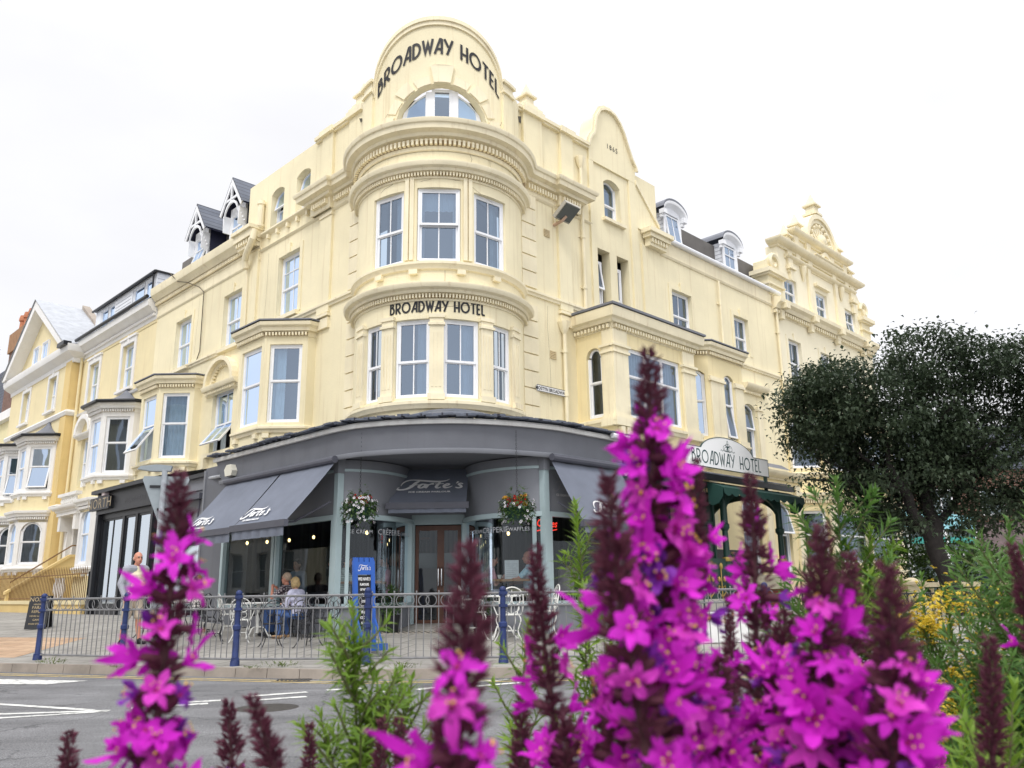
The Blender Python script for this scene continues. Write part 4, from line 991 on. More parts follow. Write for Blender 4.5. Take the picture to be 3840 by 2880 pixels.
r_.color_ramp.elements[1].position = .5; r_.color_ramp.elements[1].color = (.45, .40, .33, 1); nt_.links.new(wv.outputs['Fac'], r_.inputs[0]); nt_.links.new(r_.outputs[0], b_.inputs['Base Color'])
w.face([(-2.62, 15.75, .285), (-.15, 15.75, .285), (-.6, 16.5, .32), (-1.0, 17.3, .36), (-2.13, 17.3, .36), (-2.3, 16.3, .31)], TILE)
w.face([(-2.62, 15.75, .285), (-.15, 15.75, .285), (-.15, 15.75, .1), (-2.62, 15.75, .1)], KERBST := mat('entrance step', (.3, .28, .25), .8)); part('entrance_tiles', w, cafe, smooth=0)
# inside
w = MB(); room = [tuple(FL(4.6, 2.7, 0).xy), tuple(FL(-.7, 2.7, 0).xy), (-2.6, 16.2), (-2.15, 17.4), (-1.0, 17.4), (-.2, 16.2), tuple(FR(-.1, 3.4, 0).xy), tuple(FR(2.04, 3.4, 0).xy), tuple(FR(2.04, -2.5, 0).xy), (-1.4, 23), tuple(FL(4.6, -2.5, 0).xy)]
w.face([(x, y, .45) for x, y in room], INFLOOR); part('cafe_floor', w, cafe, smooth=0)
w = MB(); w.face([(x, y, 3.3) for x, y in room], DARKIN); part('cafe_ceiling', w, cafe, smooth=0)
w = MB()
bk = [room[7], room[8], room[9], room[10], room[0]]
for a, b in zip(bk, bk[1:]): w.face([(a[0], a[1], .45), (b[0], b[1], .45), (b[0], b[1], 3.3), (a[0], a[1], 3.3)], STRIPE)
part('cafe_wall', w, cafe, smooth=0)
w = MB(); w.cuboid((-1.7, 20.2, .45), (2.6, .7, 1.1), mat('servery counter', (.12, .10, .09), .5, .2), .2); w.cuboid((-1.7, 20.2, 1.55), (2.4, .5, .35), mat('servery glass case', (.12, .15, .16), .15)); w.cuboid((-1.3, 21.6, 1.9), (2.2, .3, .06), WOODD); w.cuboid((-1.3, 21.6, 2.3), (2.2, .3, .06), WOODD)
parts('servery_counter', w, cafe)
PIC = mat('dark picture print', (.12, .11, .1), .5, .7, 9)
for i, (x, z) in enumerate(((1.35, 1.75), (1.75, 1.75), (1.4, 1.3), (1.8, 1.25), (2.2, 1.6), (2.15, 2.05), (1.6, 2.15))):
    w = MB(); f_ = flat((room[8][0]-.02, room[8][1]-.02, 0), -dR*0+nL*0+(Vector((room[9][0]-room[8][0], room[9][1]-room[8][1], 0)).normalized()), Vector((-.4, -.9, 0)).normalized())
    u = .3+(i % 4)*.55; w.box(f_, u, u+.34, .0, .03, z, z+.3, PIC); w.box(f_, u-.03, u+.37, -.0, .015, z-.03, z+.33, mat('pale picture mount', (.4, .38, .34), .7)); part('framed_picture', w, cafe)
# lettering on the glass and panels
for f, L_, items in ((FC1, L1, (('ICE CREAM', .42, .075, 2.13), ('CRÊPERIE', 1.12, .11, 2.12), ('WAFFLES', 1.75, .075, 2.13), ('FRESH FRUIT', .5, .075, .96), ('MILKSHAKES', 1.45, .075, .96))), (FC2, L2, (('ICE CREAM', .95, .075, 2.13), ('CRÊPERIE', 1.55, .11, 2.12), ('WAFFLES', 2.08, .075, 2.13), ('CAFÉ', 1.35, .075, .96), ('WAFFLES', 2.2, .075, .96)))):
    for t, s0, h, z in items: w = MB(); text_mb(w, t, h*1.35, lambda x, y, s0=s0, z=z, f=f: f(s0+x, .0, z+y-.03), GLET if z > 1.5 else WHITEP, spacing=1.05); part('window_lettering', w, cafe, smooth=0)
for u in (.7, 2.9): w = MB(); text_mb(w, 'ICE CREAM  SODAS' if u < 1 else 'COFFEE  ICE CREAM', .1, lambda x, y, u=u: fl_(u-x, 0, .93+y), GLET, spacing=1.05); part('window_lettering', w, cafe, smooth=0)
w = MB(); script(w, .2, lambda x, y: fr_(.62+x, .004, 2.95+y), mat('faded grey script', (.26, .26, .28), .6)); text_mb(w, 'ICE CREAM PARLOUR', .06, lambda x, y: fr_(.62+x, .004, 2.76+y), WHITEP); part('panel_lettering', w, cafe, smooth=0)
NEON = emit('red neon tube', (1, .05, .03), 1.3); w = MB()
def neon_put(x, y): return fr_(.42+x, -.35, 2.2+y)
pts = []
cu = bpy.data.curves.new('lettering', 'FONT'); bpy.data.curves.remove(cu)
text_mb(w, 'Crêpes', .2, neon_put, NEON, shear=.3, bold=.004); ribbon(w, spline([(-.28, -.09), (-.1, -.06), (.1, -.07), (.3, -.04)]), .02, neon_put, NEON); part('neon_sign', w, cafe, smooth=0)
# awnings
def awning(name, f, u0, u1, top, bot, drop, logos, label, flip=-1, size=.3, closed=True):
    """f frame, canvas from (d,z) top to bot; lettering runs left to right as seen from the street"""
    w = MB(); n = 10
    rows = []
    for k in range(5):
        t = k/4; sag = -.035*math.sin(math.pi*t); rows.append([f(u0+(u1-u0)*i/n, top[0]+(bot[0]-top[0])*t, top[1]+(bot[1]-top[1])*t+sag*.6+.006*math.sin(i*2.1)) for i in range(n+1)])
    w.grid(rows, AWN); a = part('awning', w, cafe, label)
    w = MB(); w.tube([f(u0-.03, top[0]-.02, top[1]+.03), f(u1+.03, top[0]-.02, top[1]+.03)], .075, AWNB, 10); w = MB()
    w.box(f, u0-.05, u1+.05, bot[0]-.03, bot[0]+.06, bot[1]-.09, bot[1]+.03, AWNB)
    for u in (u0+.15, u1-.15): w.tube([f(u, top[0], top[1]-.75), f((u+(u0+u1)/2)/2, (top[0]+bot[0])/2, bot[1]+.05), f(u, bot[0], bot[1]-.03)], .022, AWNB, 6)
    o = bpy.data.objects.new('awning_bar', w.mesh('awning_bar', W[cafe.name])); COL.objects.link(o); o.parent = a
    w = MB(); m_ = 40
    w.grid([[f(u0+(u1-u0)*i/m_, bot[0]+.03+amp*math.sin(i*.9), z) for i in range(m_+1)] for z, amp in ((bot[1]-.08, .004), (bot[1]-drop, .018))], AWN)
    o = bpy.data.objects.new('valance', w.mesh('valance', W[cafe.name])); COL.objects.link(o); o.parent = a
    if logos:
        w = MB(); slope = Vector((bot[0]-top[0], bot[1]-top[1])); sl = slope.length; e = slope/sl
        def put(x, y, uc=0, t0=0):
            k = t0*sl-y; return f(uc+flip*x, top[0]+e.x*k-e.y*.02, top[1]+e.y*k+e.x*.02)
        for uc, t0, sz in logos:
            script(w, sz, lambda x, y: put(x, y, uc, t0), WHITEP, bold=1.45); text_mb(w, 'ICE CREAM PARLOUR', sz*.19, lambda x, y: put(x, y-sz*.78, uc, t0), WHITEP, bold=.003, sx=1.25)
        o = bpy.data.objects.new('awning_lettering', w.mesh('awning_lettering', W[cafe.name], 0)); COL.objects.link(o); o.parent = a
awning('awning', FL, -.92, 1.0, (3.02, 3.42), (4.02, 2.26), .25, [(.5, .78, .27)], 'open blue-grey awning nearest the entrance on the left front')
awning('awning', FL, 1.08, 3.35, (3.02, 3.42), (4.02, 2.24), .25, [(2.75, .79, .27)], 'open blue-grey awning at the far left end of the cafe')
awning('awning', FR, -.12, 1.95, (3.72, 3.36), (4.45, 2.2), .2, [(.85, .74, .28)], 'open blue-grey awning on the right front', flip=1)
fd = flat((-1.66, 0, 0), Vector((1, 0, 0)), Vector((0, -1, 0)))
awning('awning', fd, -.76, .74, (-16.9, 3.46), (-16.0, 2.66), .17, [(0.0, .47, .36)], 'small steep awning over the entrance with the large white script', flip=1)
w = MB()
for F_, a, b, d in ((FL, -.95, 3.4, 3.07), (FR, -.15, 2.0, 3.76)): w.tube([F_(a, d, 3.44), F_(b, d, 3.44)], .07, AWNB, 10)
parts('awning_roller', w, cafe)
w = MB(); w.prism(FL, [(3.12, 3.57), (3.4, 3.57), (3.46, 3.72), (3.36, 3.82), (3.18, 3.82), (3.08, 3.68)], 2.975, 3.1, mat('cream alarm box', (.7, .68, .58), .5, .1)); part('alarm_box', w, cafe)
# annexe beside the parlour
w = MB(); wall(w, FL, 5.0, 8.4, .0, 3.95, [(5.6, 7.9, .75, 2.5)], GREYP, d=2.45, depth=.1)
w.box(FL, 5.04, 5.3, 2.45, 2.5, .2, 3.7, GREY); w.box(FL, 5.5, 8.3, 2.451, 2.49, 3.55, 3.62, GREYP); w.box(FL, 5.0, 8.4, 2.3, 2.55, 3.86, 3.96, BLACKP)
w.face([FL(5, 2.5, 3.97), FL(8.4, 2.5, 3.97), FL(8.4, .0, 4.7), FL(5, 0, 4.7)], SLATE); w.box(FL, 4.98, 5.05, .0, 2.45, 3.5, 4.3, GREY)
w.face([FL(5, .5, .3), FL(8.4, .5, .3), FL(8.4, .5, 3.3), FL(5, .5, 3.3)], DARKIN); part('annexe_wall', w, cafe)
w = MB(); w.box(FL, 5.55, 7.9, 2.5, 2.68, 3.3, 3.44, AWNB)
for u in (5.75, 7.7): w.tube([FL(u, 2.56, 3.3), FL(u, 2.6, 2.6)], .025, AWNB, 6)
part('rolled_awning', w, cafe)
w = MB(); f_ = flat(FL(5.6, 2.4, 0), dL, nL); sash(w, w, f_, 0, 2.3, .75, 2.5, .06, 0, FRAMEB, SHOPG, 1); part('shop_glass', w, cafe)
w = MB(); w.tube([FL(5.1, 2.6, 3.85), FL(4.95, 2.75, 3.72), FL(4.0, 2.9, 3.66)], .04, LEADL, 8); part('rain_pipe', w, cafe)
w = MB(); w.tube([FR(1.6, 3.85, 4.05), FR(2.12, 3.85, 4.05), FR(2.3, 3.8, 4.02), FR(2.32, 3.78, 3.9), FR(2.32, 3.78, 3.45), FR(2.28, 3.6, 3.35)], .055, UPVC, 8); part('rain_pipe', w, cafe, 'white plastic rainwater pipe elbow')

# ================================================================== MENSWEAR SHOP
BLK = mat('black shopfront paint', (.014, .015, .019), .4, .2, 3)
BRASS = mat('tarnished brass lettering', (.42, .33, .2), .35, .2, 5, metal=.8)
shop = thing('menswear_shop', 'black timber shopfront between the grey annexe and the white-bayed house', 'shop', tuple(FL(10.5, 2.5, .4)))
w = MB(); wall(w, FL, 8.4, 12.6, .0, 4.0, [(8.7, 9.75, .75, 3.25), (9.9, 10.7, .45, 3.25), (10.85, 12.4, .75, 3.25)], BLK, d=2.5, depth=.12)
w.box(FL, 8.35, 12.7, 2.5, 2.62, 3.4, 4.0, BLK); w.box(FL, 8.3, 12.75, 2.5, 2.8, 4.0, 4.1, BLK); w.face([FL(12.6, 0, 0), FL(12.6, 2.5, 0), FL(12.6, 2.5, 4.0), FL(12.6, 0, 4.0)], BLK)
w.face([FL(8.35, 2.8, 4.11), FL(12.75, 2.8, 4.11), FL(12.75, 0, 4.75), FL(8.35, 0, 4.75)], SLATE); w.box(FL, 8.32, 8.46, 2.5, 2.66, .2, 3.4, BLK); w.box(FL, 12.5, 12.66, 2.5, 2.62, .2, 3.4, BLK); part('shopfront', w, shop)
for a, b, z in ((8.7, 9.75, .75), (9.9, 10.7, .45), (10.85, 12.4, .75)):
    fr, gl = MB(), MB(); sash(fr, gl, flat(FL(a, 2.42, 0), dL, nL), 0, b-a, z, 3.25, .06, 0, BLK, SHOPG, 1 if b-a > 1.2 else 0)
    o = part('door' if z < .5 else 'shop_window', fr, shop); part('pane', gl, o, smooth=0, merge=False)
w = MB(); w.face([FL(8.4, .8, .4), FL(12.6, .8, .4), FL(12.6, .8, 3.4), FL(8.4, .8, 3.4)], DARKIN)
for u, z, h in ((9.1, .9, 1.1), (11.2, 1.0, 1.2), (11.9, .9, 1.0)): w.ball(FL(u, 1.5, z+h*.5), .2, PIC, 8, (1, .7, 2.4))
parts('interior_wall', w, shop)
w = MB(); w.box(FL, 11.45, 13.0, 2.62, 2.72, 3.52, 3.9, BLK); part('sign_board', w, shop)
w = MB(); text_mb(w, 'NORTH', .42, lambda x, y: FL(12.22-x*1.25, 2.725, 3.57+y), BRASS, spacing=1.08); part('shop_lettering', w, shop, smooth=0)
w = MB(); text_mb(w, 'MENSWEAR', .2, lambda x, y: FL(9.75-x*1.3, 2.625, 3.58+y), mat('dull grey lettering', (.09, .09, .1), .5), spacing=1.1); part('fascia_lettering', w, shop, smooth=0)
w = MB(); w.box(FL, 11.75, 11.98, 2.63, 2.76, 3.92, 4.08, mat('pale alarm box', (.7, .6, .62), .5)); part('alarm_box', w, shop)
# ================================================================== ORNATE GABLED BUILDING ON THE RIGHT
orn = thing('gabled_building', 'pale cream building with an ornate stepped gable and stone finials behind the tree', 'hotel', tuple(FR(21.5, 0, 0)))
wins2 = [(18.08, 19.15, 11.9, 13.05), (20.9, 21.98, 11.9, 13.12), (23.75, 24.82, 11.9, 13.02), (17.9, 18.95, 8.55, 10.38), (20.7, 21.78, 8.55, 10.38), (23.5, 24.5, 8.55, 10.38)]
w = MB(); wall(w, FR, 17.2, 26.3, 0, 13.3, wins2+[(25.0, 25.9, 5, 7)], PALE, depth=.2); part('front_wall', w, orn)
w = MB()
w.prism(FR, [(17.75, 13.3), (17.75, 14.3), (18.3, 14.5), (19.3, 14.5), (19.3, 15.2), (24.1, 15.2), (24.1, 14.5), (25.15, 14.5), (25.15, 14.4), (25.3, 14.0), (25.55, 13.75), (25.9, 13.3)], -.5, .0, PALE)
C_ = (21.78, 15.3); w.prism(FR, [(C_[0]+1.42*math.cos(R(a)), C_[1]+1.42*math.sin(R(a))) for a in range(0, 181, 12)], -.7, .02, PALE)
part('gable_wall', w, orn)
w = MB()
for r0, r1, d in ((1.28, 1.48, .2), (1.1, 1.28, .12)):
    n = 18
    for i in range(n):
        a0, a1 = R(180*i/n), R(180*(i+1)/n); w.prism(FR, [(C_[0]+r*math.cos(a), C_[1]+r*math.sin(a)) for r, a in ((r0, a0), (r1, a0), (r1, a1), (r0, a1))], -.6, d, CREAMT)
for k in range(9):                          # fan of carved leaves
    a = R(14+k*19); p = [(C_[0]+.2*math.cos(a), C_[1]+.08+.2*math.sin(a)), (C_[0]+.75*math.cos(a+.12), C_[1]+.05+.8*math.sin(a+.12)), (C_[0]+1.02*math.cos(a), C_[1]+.05+1.0*math.sin(a)), (C_[0]+.75*math.cos(a-.12), C_[1]+.05+.8*math.sin(a-.12))]
    w.prism(FR, p, .02, .09, CREAMT); w.ball(FR(C_[0]+.93*math.cos(a), .08, C_[1]+.05+.92*math.sin(a)), .1, CREAMT, 8)
w.ball(FR(C_[0], .06, C_[1]+.3), .28, CREAMT, 10, (1, 1, 1.1)); w.box(FR, C_[0]-.2, C_[0]+.2, -.3, .14, C_[1]+1.4, C_[1]+1.55, CREAMT)
finial(w, FR, C_[0]-.1, -.1, C_[1]+1.5, .42, 1.0, CREAMT)
part('tympanum', w, orn)
w = MB()
def crn(u0, u1, z, p, h): sweep(w, FR, [(u0, -.3), (u0, 0), (u1, 0), (u1, -.3)], mould(z, h, p), CREAMT)
crn(19.2, 24.2, 15.05, .34, .3); crn(17.75, 25.2, 14.22, .36, .32); sweep(w, FR, [(18.3, 0), (24.9, 0)], mould(13.86, .18, .2), CREAMT); crn(20.9, 22.7, 14.4, .42, .2)
for u in (20.45, 22.75, 19.35, 24.05): w.box(FR, u-.18, u+.18, .002, .12, 13.95, 15.1, CREAMT)
for u in (20.3, 22.9): w.box(FR, u-.14, u+.14, .002, .1, 11.9, 13.95, CREAMT); w.box(FR, u-.22, u+.22, .002, .18, 11.86, 12.02, CREAMT)
for u in (18.65, 24.65):
    w.box(FR, u-.2, u+.2, .002, .1, 13.3, 14.2, CREAMT); w.box(FR, u-.28, u+.28, .003, .2, 13.42, 13.56, CREAMT); w.box(FR, u-.13, u+.13, .003, .12, 12.95, 13.4, CREAMT)
for u in (19.75, 23.4): w.tube([FR(u, .08, 13.85), FR(u, .1, 13.6), FR(u, .06, 13.2)], [.16, .12, .02], CREAMT, 8)
w.box(FR, 20.8, 22.1, .002, .16, 13.3, 13.42, CREAMT)
n = 10
for i in range(n):                           # small round-headed niche
    a0, a1 = R(180*i/n), R(180*(i+1)/n); w.prism(FR, [(21.95+r*math.cos(a), 14.58+r*math.sin(a)) for r, a in ((.32, a0), (.5, a0), (.5, a1), (.32, a1))], .0, .2, CREAMT)
part('gable_mouldings', w, orn)
w = MB()
for u, z in ((18.75, 14.52), (19.85, 15.33), (23.75, 15.33), (24.75, 14.52)): finial(w, FR, u, -.1, z, .36, .92, CREAMT)
parts('finial', w, orn)
w = MB()
for a, b in ((16.6, 17.72), (25.3, 26.2)):
    w.box(FR, a, b, -.5, .08, 11.9, 12.75, CREAM); w.box(FR, a-.08, b+.08, -.55, .18, 12.3, 12.36, CREAMT); w.box(FR, a-.2, b+.2, -.6, .28, 12.75, 12.92, CREAMT); w.box(FR, a-.12, b+.12, -.55, .2, 12.68, 12.75, CREAMT)
    c = FR((a+b)/2, 0, 13.25); pts = []
    for t in range(0, 400, 25): pts.append(FR((a+b)/2+(.42-.0009*t)*math.cos(R(t))*(1 if a < 20 else -1), .06, 13.3+(.42-.0009*t)*math.sin(R(t))))
    w.tube(pts, .1, CREAMT, 6); w.prism(FR, [(a, 12.92), (b, 12.92), (b, 13.3), ((a+b)/2, 13.7), (a, 13.3)], -.5, .02, CREAM)
parts('gable_shoulder', w, orn)
w = MB(); sweep(w, FR, [(16.8, 0), (26.3, 0)], [(0, 11.15), (.04, 11.2), (.05, 11.34), (.2, 11.37), (.26, 11.5), (.4, 11.58), (.42, 11.72), (.3, 11.8), (0, 11.84)], CREAMT)
dentils(w, FR, [(16.8, 0), (26.3, 0)], .04, .17, 11.2, 11.33, .1, .09, CREAMT)
for u in (17.3, 19.8, 22.3, 25.0): w.box(FR, u-.16, u+.16, .05, .46, 11.38, 11.6, CREAMT); w.box(FR, u-.13, u+.13, .04, .22, 11.0, 11.36, CREAMT)
part('cornice', w, orn)
w = MB(); sweep(w, FR, [(17.2, 0), (26.3, 0)], [(0, 8.3), (.06, 8.32), (.1, 8.42), (0, 8.46)], CREAMT); part('string_course', w, orn)
for k, (a, b, zb, zt) in enumerate(wins2): window(orn, FR, a, b, zb, zt, -.15, 0, .5, 1, 'drape', mg=GLASSD if k > 2 else GLASS, open_low=12 if k == 2 else 0)
w = MB()
for a, b, zb, zt in wins2[3:]: surround(w, FR, a, b, zb, zt, PALE, .15, .025, True)
parts('window_surround', w, orn)
w = MB(); w.face([FR(17.3, -.7, .2), FR(26, -.7, .2), FR(26, -.7, 13.2), FR(17.3, -.7, 13.2)], ROOM); w.face([FR(26.3, 0, 0), FR(26.3, -8, 0), FR(26.3, -8, 13), FR(26.3, 0, 13)], PALE); parts('interior_wall', w, orn)
w = MB(); w.face([FR(15.3, -.9, 12.6), FR(17.7, -.9, 12.6), FR(17.7, -3.4, 14.2), FR(15.3, -3.4, 14.2)], SLATE); w.face([FR(15.3, -.88, 12.3), FR(17.7, -.88, 12.3), FR(17.7, -.88, 12.65), FR(15.3, -.88, 12.65)], WOODW); w.face([FR(17.3, -.5, 13.2), FR(26, -.5, 13.2), FR(26, -6, 13.6), FR(17.3, -6, 13.6)], LEAD); parts('roof', w, orn)
canted_bay(orn, FR, 16.95, 4.95, CREAMD, CREAMT, front=6.6, dep=.95, ret=.02, hgt=2.5, winz=(.25, 2.0), styles=(None, 'drape', None), roof='lead', base=.9, glass=(GLASSD,)*3)
canted_bay(orn, FR, 16.95, 1.5, CREAMD, CREAMT, front=6.6, dep=.95, ret=.02, hgt=2.75, winz=(.3, 2.15), styles=(None, 'drape', None), roof=None, base=1.6, glass=(GLASSD,)*3)
w = MB()
for u in (18.0, 21.0, 24.2):
    for z0, z1 in ((1.6, 3.7), (5.1, 7.0)): w.box(FR, u-.22, u+.22, .952, 1.04, z0, z1, CREAMT); w.box(FR, u-.28, u+.28, .952, 1.1, z1, z1+.12, CREAMT)
parts('pilaster', w, orn)

# ================================================================== HOUSES DOWN THE SIDE STREET
def swag_window(root, a, b, zb, zt, d=0):
    b_ = MB(); f = lambda u, dd, z: FL(u, d+dd, z)
    surround(b_, f, a, b, zb, zt, STUCCO, .2, .05, True); b_.box(f, a-.24, b+.24, .002, .1, zt+.2, zt+.28, STUCCO); sill(b_, f, a, b, zb, STUCCO, .14, .1, .2)
    parts('window_surround', b_, root); window(root, f, a, b, zb, zt, -.16, 0, .5, 0, 'half', mg=GLASS)
h2 = thing('terraced_house', 'yellow terraced house with a white canted bay and a long boarded roof dormer', 'house', tuple(FL(20, 0, 0)))
w = MB(); wall(w, FL, 16.2, 24.2, 4.75, 11.3, [(18.2, 19.4, 8.86, 10.72), (21.95, 23.1, 8.86, 10.72), (22.0, 23.2, 5.4, 7.45)], YELLOW, depth=.24)
wall(w, FL, 16.2, 24.2, 0, 4.75, [(21.6, 22.9, .9, 4.1, .4)], STUCCO, depth=.3); w.face([FL(16.2, -.02, 0), FL(24.2, -.02, 0), FL(24.2, -6, 0), FL(16.2, -6, 0)], DARKIN); part('front_wall', w, h2)
w = MB(); sweep(w, FL, [(16.25, 0), (24.2, 0)], [(0, 11.15), (.02, 11.15), (.04, 11.25), (.06, 11.4), (.2, 11.46), (.28, 11.58), (.38, 11.62), (.4, 11.85), (.3, 11.9), (0, 11.92)], STUCCO); dentils(w, FL, [(16.25, 0), (24.2, 0)], .05, .14, 11.28, 11.38, .07, .07, STUCCO); part('cornice', w, h2)
w = MB(); w.tube([FL(16.25, .44, 11.95), FL(24.0, .44, 11.95)], .075, BLACKP, 8); part('gutter', w, h2)
w = MB(); sweep(w, FL, [(16.2, 0), (24.2, 0)], [(0, 8.55), (.06, 8.57), (.1, 8.65), (0, 8.7)], STUCCO); sweep(w, FL, [(16.2, 0), (24.2, 0)], [(0, 11.0), (.03, 11.02), (.04, 11.07), (0, 11.09)], YELLOW); parts('string_course', w, h2)
w = MB(); D_ = lambda u, d, z: FL(u, d-.55, z)
wall(w, D_, 18.1, 24.9, 11.9, 13.72, [(18.5, 19.35, 12.35, 13.62), (19.35, 20.6, 12.35, 13.62), (22.6, 23.4, 12.35, 13.62), (23.4, 24.3, 12.35, 13.62)], WOODW, depth=.1)
for i in range(10): w.box(D_, 20.7, 22.5, .0, .012, 12.0+i*.16, 12.01+i*.16, LEADL)
w.face([D_(18.1, 0, 11.9), D_(18.1, -4, 12.5), D_(18.1, -4, 13.72), D_(18.1, 0, 13.72)], WOODW)
for i in range(9): w.box(D_, 18.088, 18.1, -3, -.02, 12.1+i*.17, 12.112+i*.17, LEADL)
part('long_dormer', w, h2)
w = MB(); w.box(D_, 18.0, 25.0, -4, .12, 13.72, 13.78, BLACKP); w.tube([D_(18.0, .14, 13.72), D_(25.0, .14, 13.72)], .055, BLACKP, 6); w.tube([D_(18.25, .08, 13.7), D_(18.25, .08, 12.1)], .04, BLACKP, 6); part('dormer_roof', w, h2)
for a, b in ((18.5, 19.3), (19.35, 20.55), (22.6, 23.35), (23.4, 24.3)): window(h2, D_, a, b, 12.35, 13.62, -.06, 0, 0, 0, None, mg=GLASSW)
for a, b in ((18.2, 19.4), (21.95, 23.1)): swag_window(h2, a, b, 8.86, 10.72)
window(h2, FL, 22.0, 23.2, 5.4, 7.45, -.18, 0, .5, 0, 'half')
canted_bay(h2, FL, 16.9, 5.22, STUCCO, STUCCO, front=1.3, hgt=2.75, winz=(.15, 2.25), roof='swept', styles=(None, 'half', None), gutter=True, glass=(GLASSD,)*3, barred=0, mlow=YELLOW)
canted_bay(h2, FL, 16.9, 1.95, STUCCO, STUCCO, front=1.3, hgt=2.5, winz=(.2, 2.2), roof=None, styles=(None, 'half', None), glass=(GLASSD,)*3, barred=0, rise=.38, base=1.6, mlow=YELLOW)
w = MB(); hc, hr, hz = 22.6, .95, 7.55
sweep(w, FL, [(hc-hr, 0), (hc+hr, 0)], mould(hz-.1, .2, .26), STUCCO)
for i in range(12):
    a0, a1 = R(15*i), R(15*i+15); w.prism(FL, [(hc+hr*r*math.cos(a), hz+.1+.8*r*math.sin(a)) for r, a in ((.76, a0), (1, a0), (1, a1), (.76, a1))], .0, .26, STUCCO)
part('window_hood', w, h2)
w = MB(); sweep(w, FL, [(21.2, 0), (21.2, .55), (23.5, .55), (23.5, 0)], mould(4.35, .28, .2), STUCCO); w.box(FL, 21.2, 23.5, .0, .55, 4.2, 4.6, STUCCO)
for u in (21.3, 23.1): w.box(FL, u, u+.28, .0, .5, 3.6, 4.2, STUCCO); w.box(FL, u-.02, u+.3, 0, .18, .4, 3.6, STUCCO)
for i in range(8): w.lathe(FL(21.5+i*.24, .48, 4.62), [(.05, 0), (.03, .05), (.07, .16), (.035, .3), (.05, .36)], STUCCO, 8)
w.box(FL, 21.25, 23.45, .35, .6, 4.98, 5.1, STUCCO); part('door_porch', w, h2)
w = MB(); w.box(FL, 21.6, 22.9, -.28, -.2, .9, 4.0, mat('dark panelled door', (.03, .035, .03), .5)); part('door', w, h2)
w = MB()                                     # steps and solid flank walls
for i in range(7): w.box(FL, 21.4, 23.0, .35*i, .35*(i+1), .0, 1.75-.22*i, OCHRE)
f_ = flat(FL(21.3, 0, 0), nL, dL); w.prism(f_, [(0, .2), (0, 2.5), (.55, 2.5), (2.6, 1.15), (2.6, .2)], -.12, .06, OCHRE); w.prism(f_, [(.0, 2.5), (.55, 2.5), (2.65, 1.12), (2.65, 1.22), (.58, 2.6), (0, 2.6)], -.17, .11, OCHRE)
w.tube([f_(.0, 0, 2.95), f_(.5, 0, 2.95), f_(2.5, 0, 1.55)], .03, mat('brown handrail', (.2, .11, .04), .5), 6)
w.box(FL, 18.0, 21.2, 1.15, 1.25, 1.7, 1.82, OCHRE); part('entrance_steps', w, h2)
w = MB()
for i in range(3): w.lathe(FL(19.6+i*.38, 1.2, .95), [(.08, 0), (.05, .1), (.11, .35), (.05, .65), (.08, .74)], STUCCO, 10)
parts('baluster', w, h2)
w = MB(); w.face([FL(16.2, -.5, .3), FL(24.2, -.5, .3), FL(24.2, -.5, 11.3), FL(16.2, -.5, 11.3)], ROOM); w.face([FL(16.2, .3, 11.97), FL(24.6, .3, 11.97), FL(24.6, -4.5, 14.6), FL(16.2, -4.5, 14.6)], SLATE); parts('interior_wall', w, h2)
w = MB(); w.tube([FL(24.05, .14, 11.6), FL(24.05, .1, 11.0), FL(24.05, .1, .5)], .06, YELLOW, 8); part('drainpipe', w, h2)
w = MB(); REDBR = brick_mat('dark red chimney brick', (.16, .07, .05), (.22, .10, .07), (.25, .22, .19), (.23, .08), .012, AL)
w.box(FL, 24.9, 25.7, -3.4, -2.4, 12.5, 15.0, REDBR); POT = mat('terracotta chimney pot', (.48, .19, .10), .8, .2, 5)
for i in range(2): w.lathe(FL(25.0+i*.5, -2.9, 15.0), [(.2, 0), (.17, .1), (.17, .45), (.22, .5), (.2, .6), (.12, .7)], POT, 10)
w.tube([FL(25.8, -2.6, 14.4), FL(26.2, -2.4, 14.95)], .015, BLACKP, 4)
parts('chimney', w, h2)

h3 = thing('gabled_house', 'yellow house with a white-edged pedimented gable and white bays at the far left', 'house', tuple(FL(29, .4, 0)))
F4 = lambda u, d, z: FL(u, d+.4, z)
w = MB(); wall(w, F4, 24.2, 33.4, 4.7, 11.5, [(26.1, 27.2, 9.2, 10.8), (30.1, 31.2, 9.2, 10.8)], YELLOW, depth=.26); wall(w, F4, 24.2, 33.4, 0, 4.7, [], STUCCO)
w.face([F4(24.2, 0, 0), F4(24.2, -.4, 0), F4(24.2, -.4, 11.5), F4(24.2, 0, 11.5)], OCHRE); w.box(F4, 24.2, 24.95, .001, .05, .3, 11.2, OCHRE)
w.prism(F4, [(24.6, 11.5), (33.6, 11.5), (29.15, 14.75)], -.3, .0, YELLOW); part('front_wall', w, h3)
w = MB()
sweep(w, F4, [(24.1, -.4), (24.1, 0), (33.5, 0)], [(0, 11.0), (.04, 11.02), (.06, 11.2), (.25, 11.3), (.4, 11.4), (.45, 11.55), (.45, 11.7), (0, 11.75)], STUCCO)
for a, b in (((24.0, 11.72), (29.1, 15.0)), ((33.4, 11.72), (29.1, 15.0))):
    dz = -.42; w.prism(F4, [a, b, (b[0], b[1]+dz), (a[0]+(.5 if a[0] < 29 else -.5), a[1])], .0, .55, STUCCO)
part('pediment', w, h3)
w = MB()
for a in (23.9, 33.5): w.face([F4(a, .6, 11.78), F4(29.1, .6, 15.1), F4(29.1, -5, 15.1), F4(a, -5, 11.78)], LEADL)
w.prism(F4, [(23.9, 11.8), (24.3, 11.8), (29.1, 15.0), (29.1, 15.3)], -1.9, -1.55, mat('concrete gable coping', (.36, .31, .26), .85, .2, 3)); w.box(F4, 23.7, 24.6, .3, .62, 11.62, 11.8, BLACKP)
part('roof', w, h3)
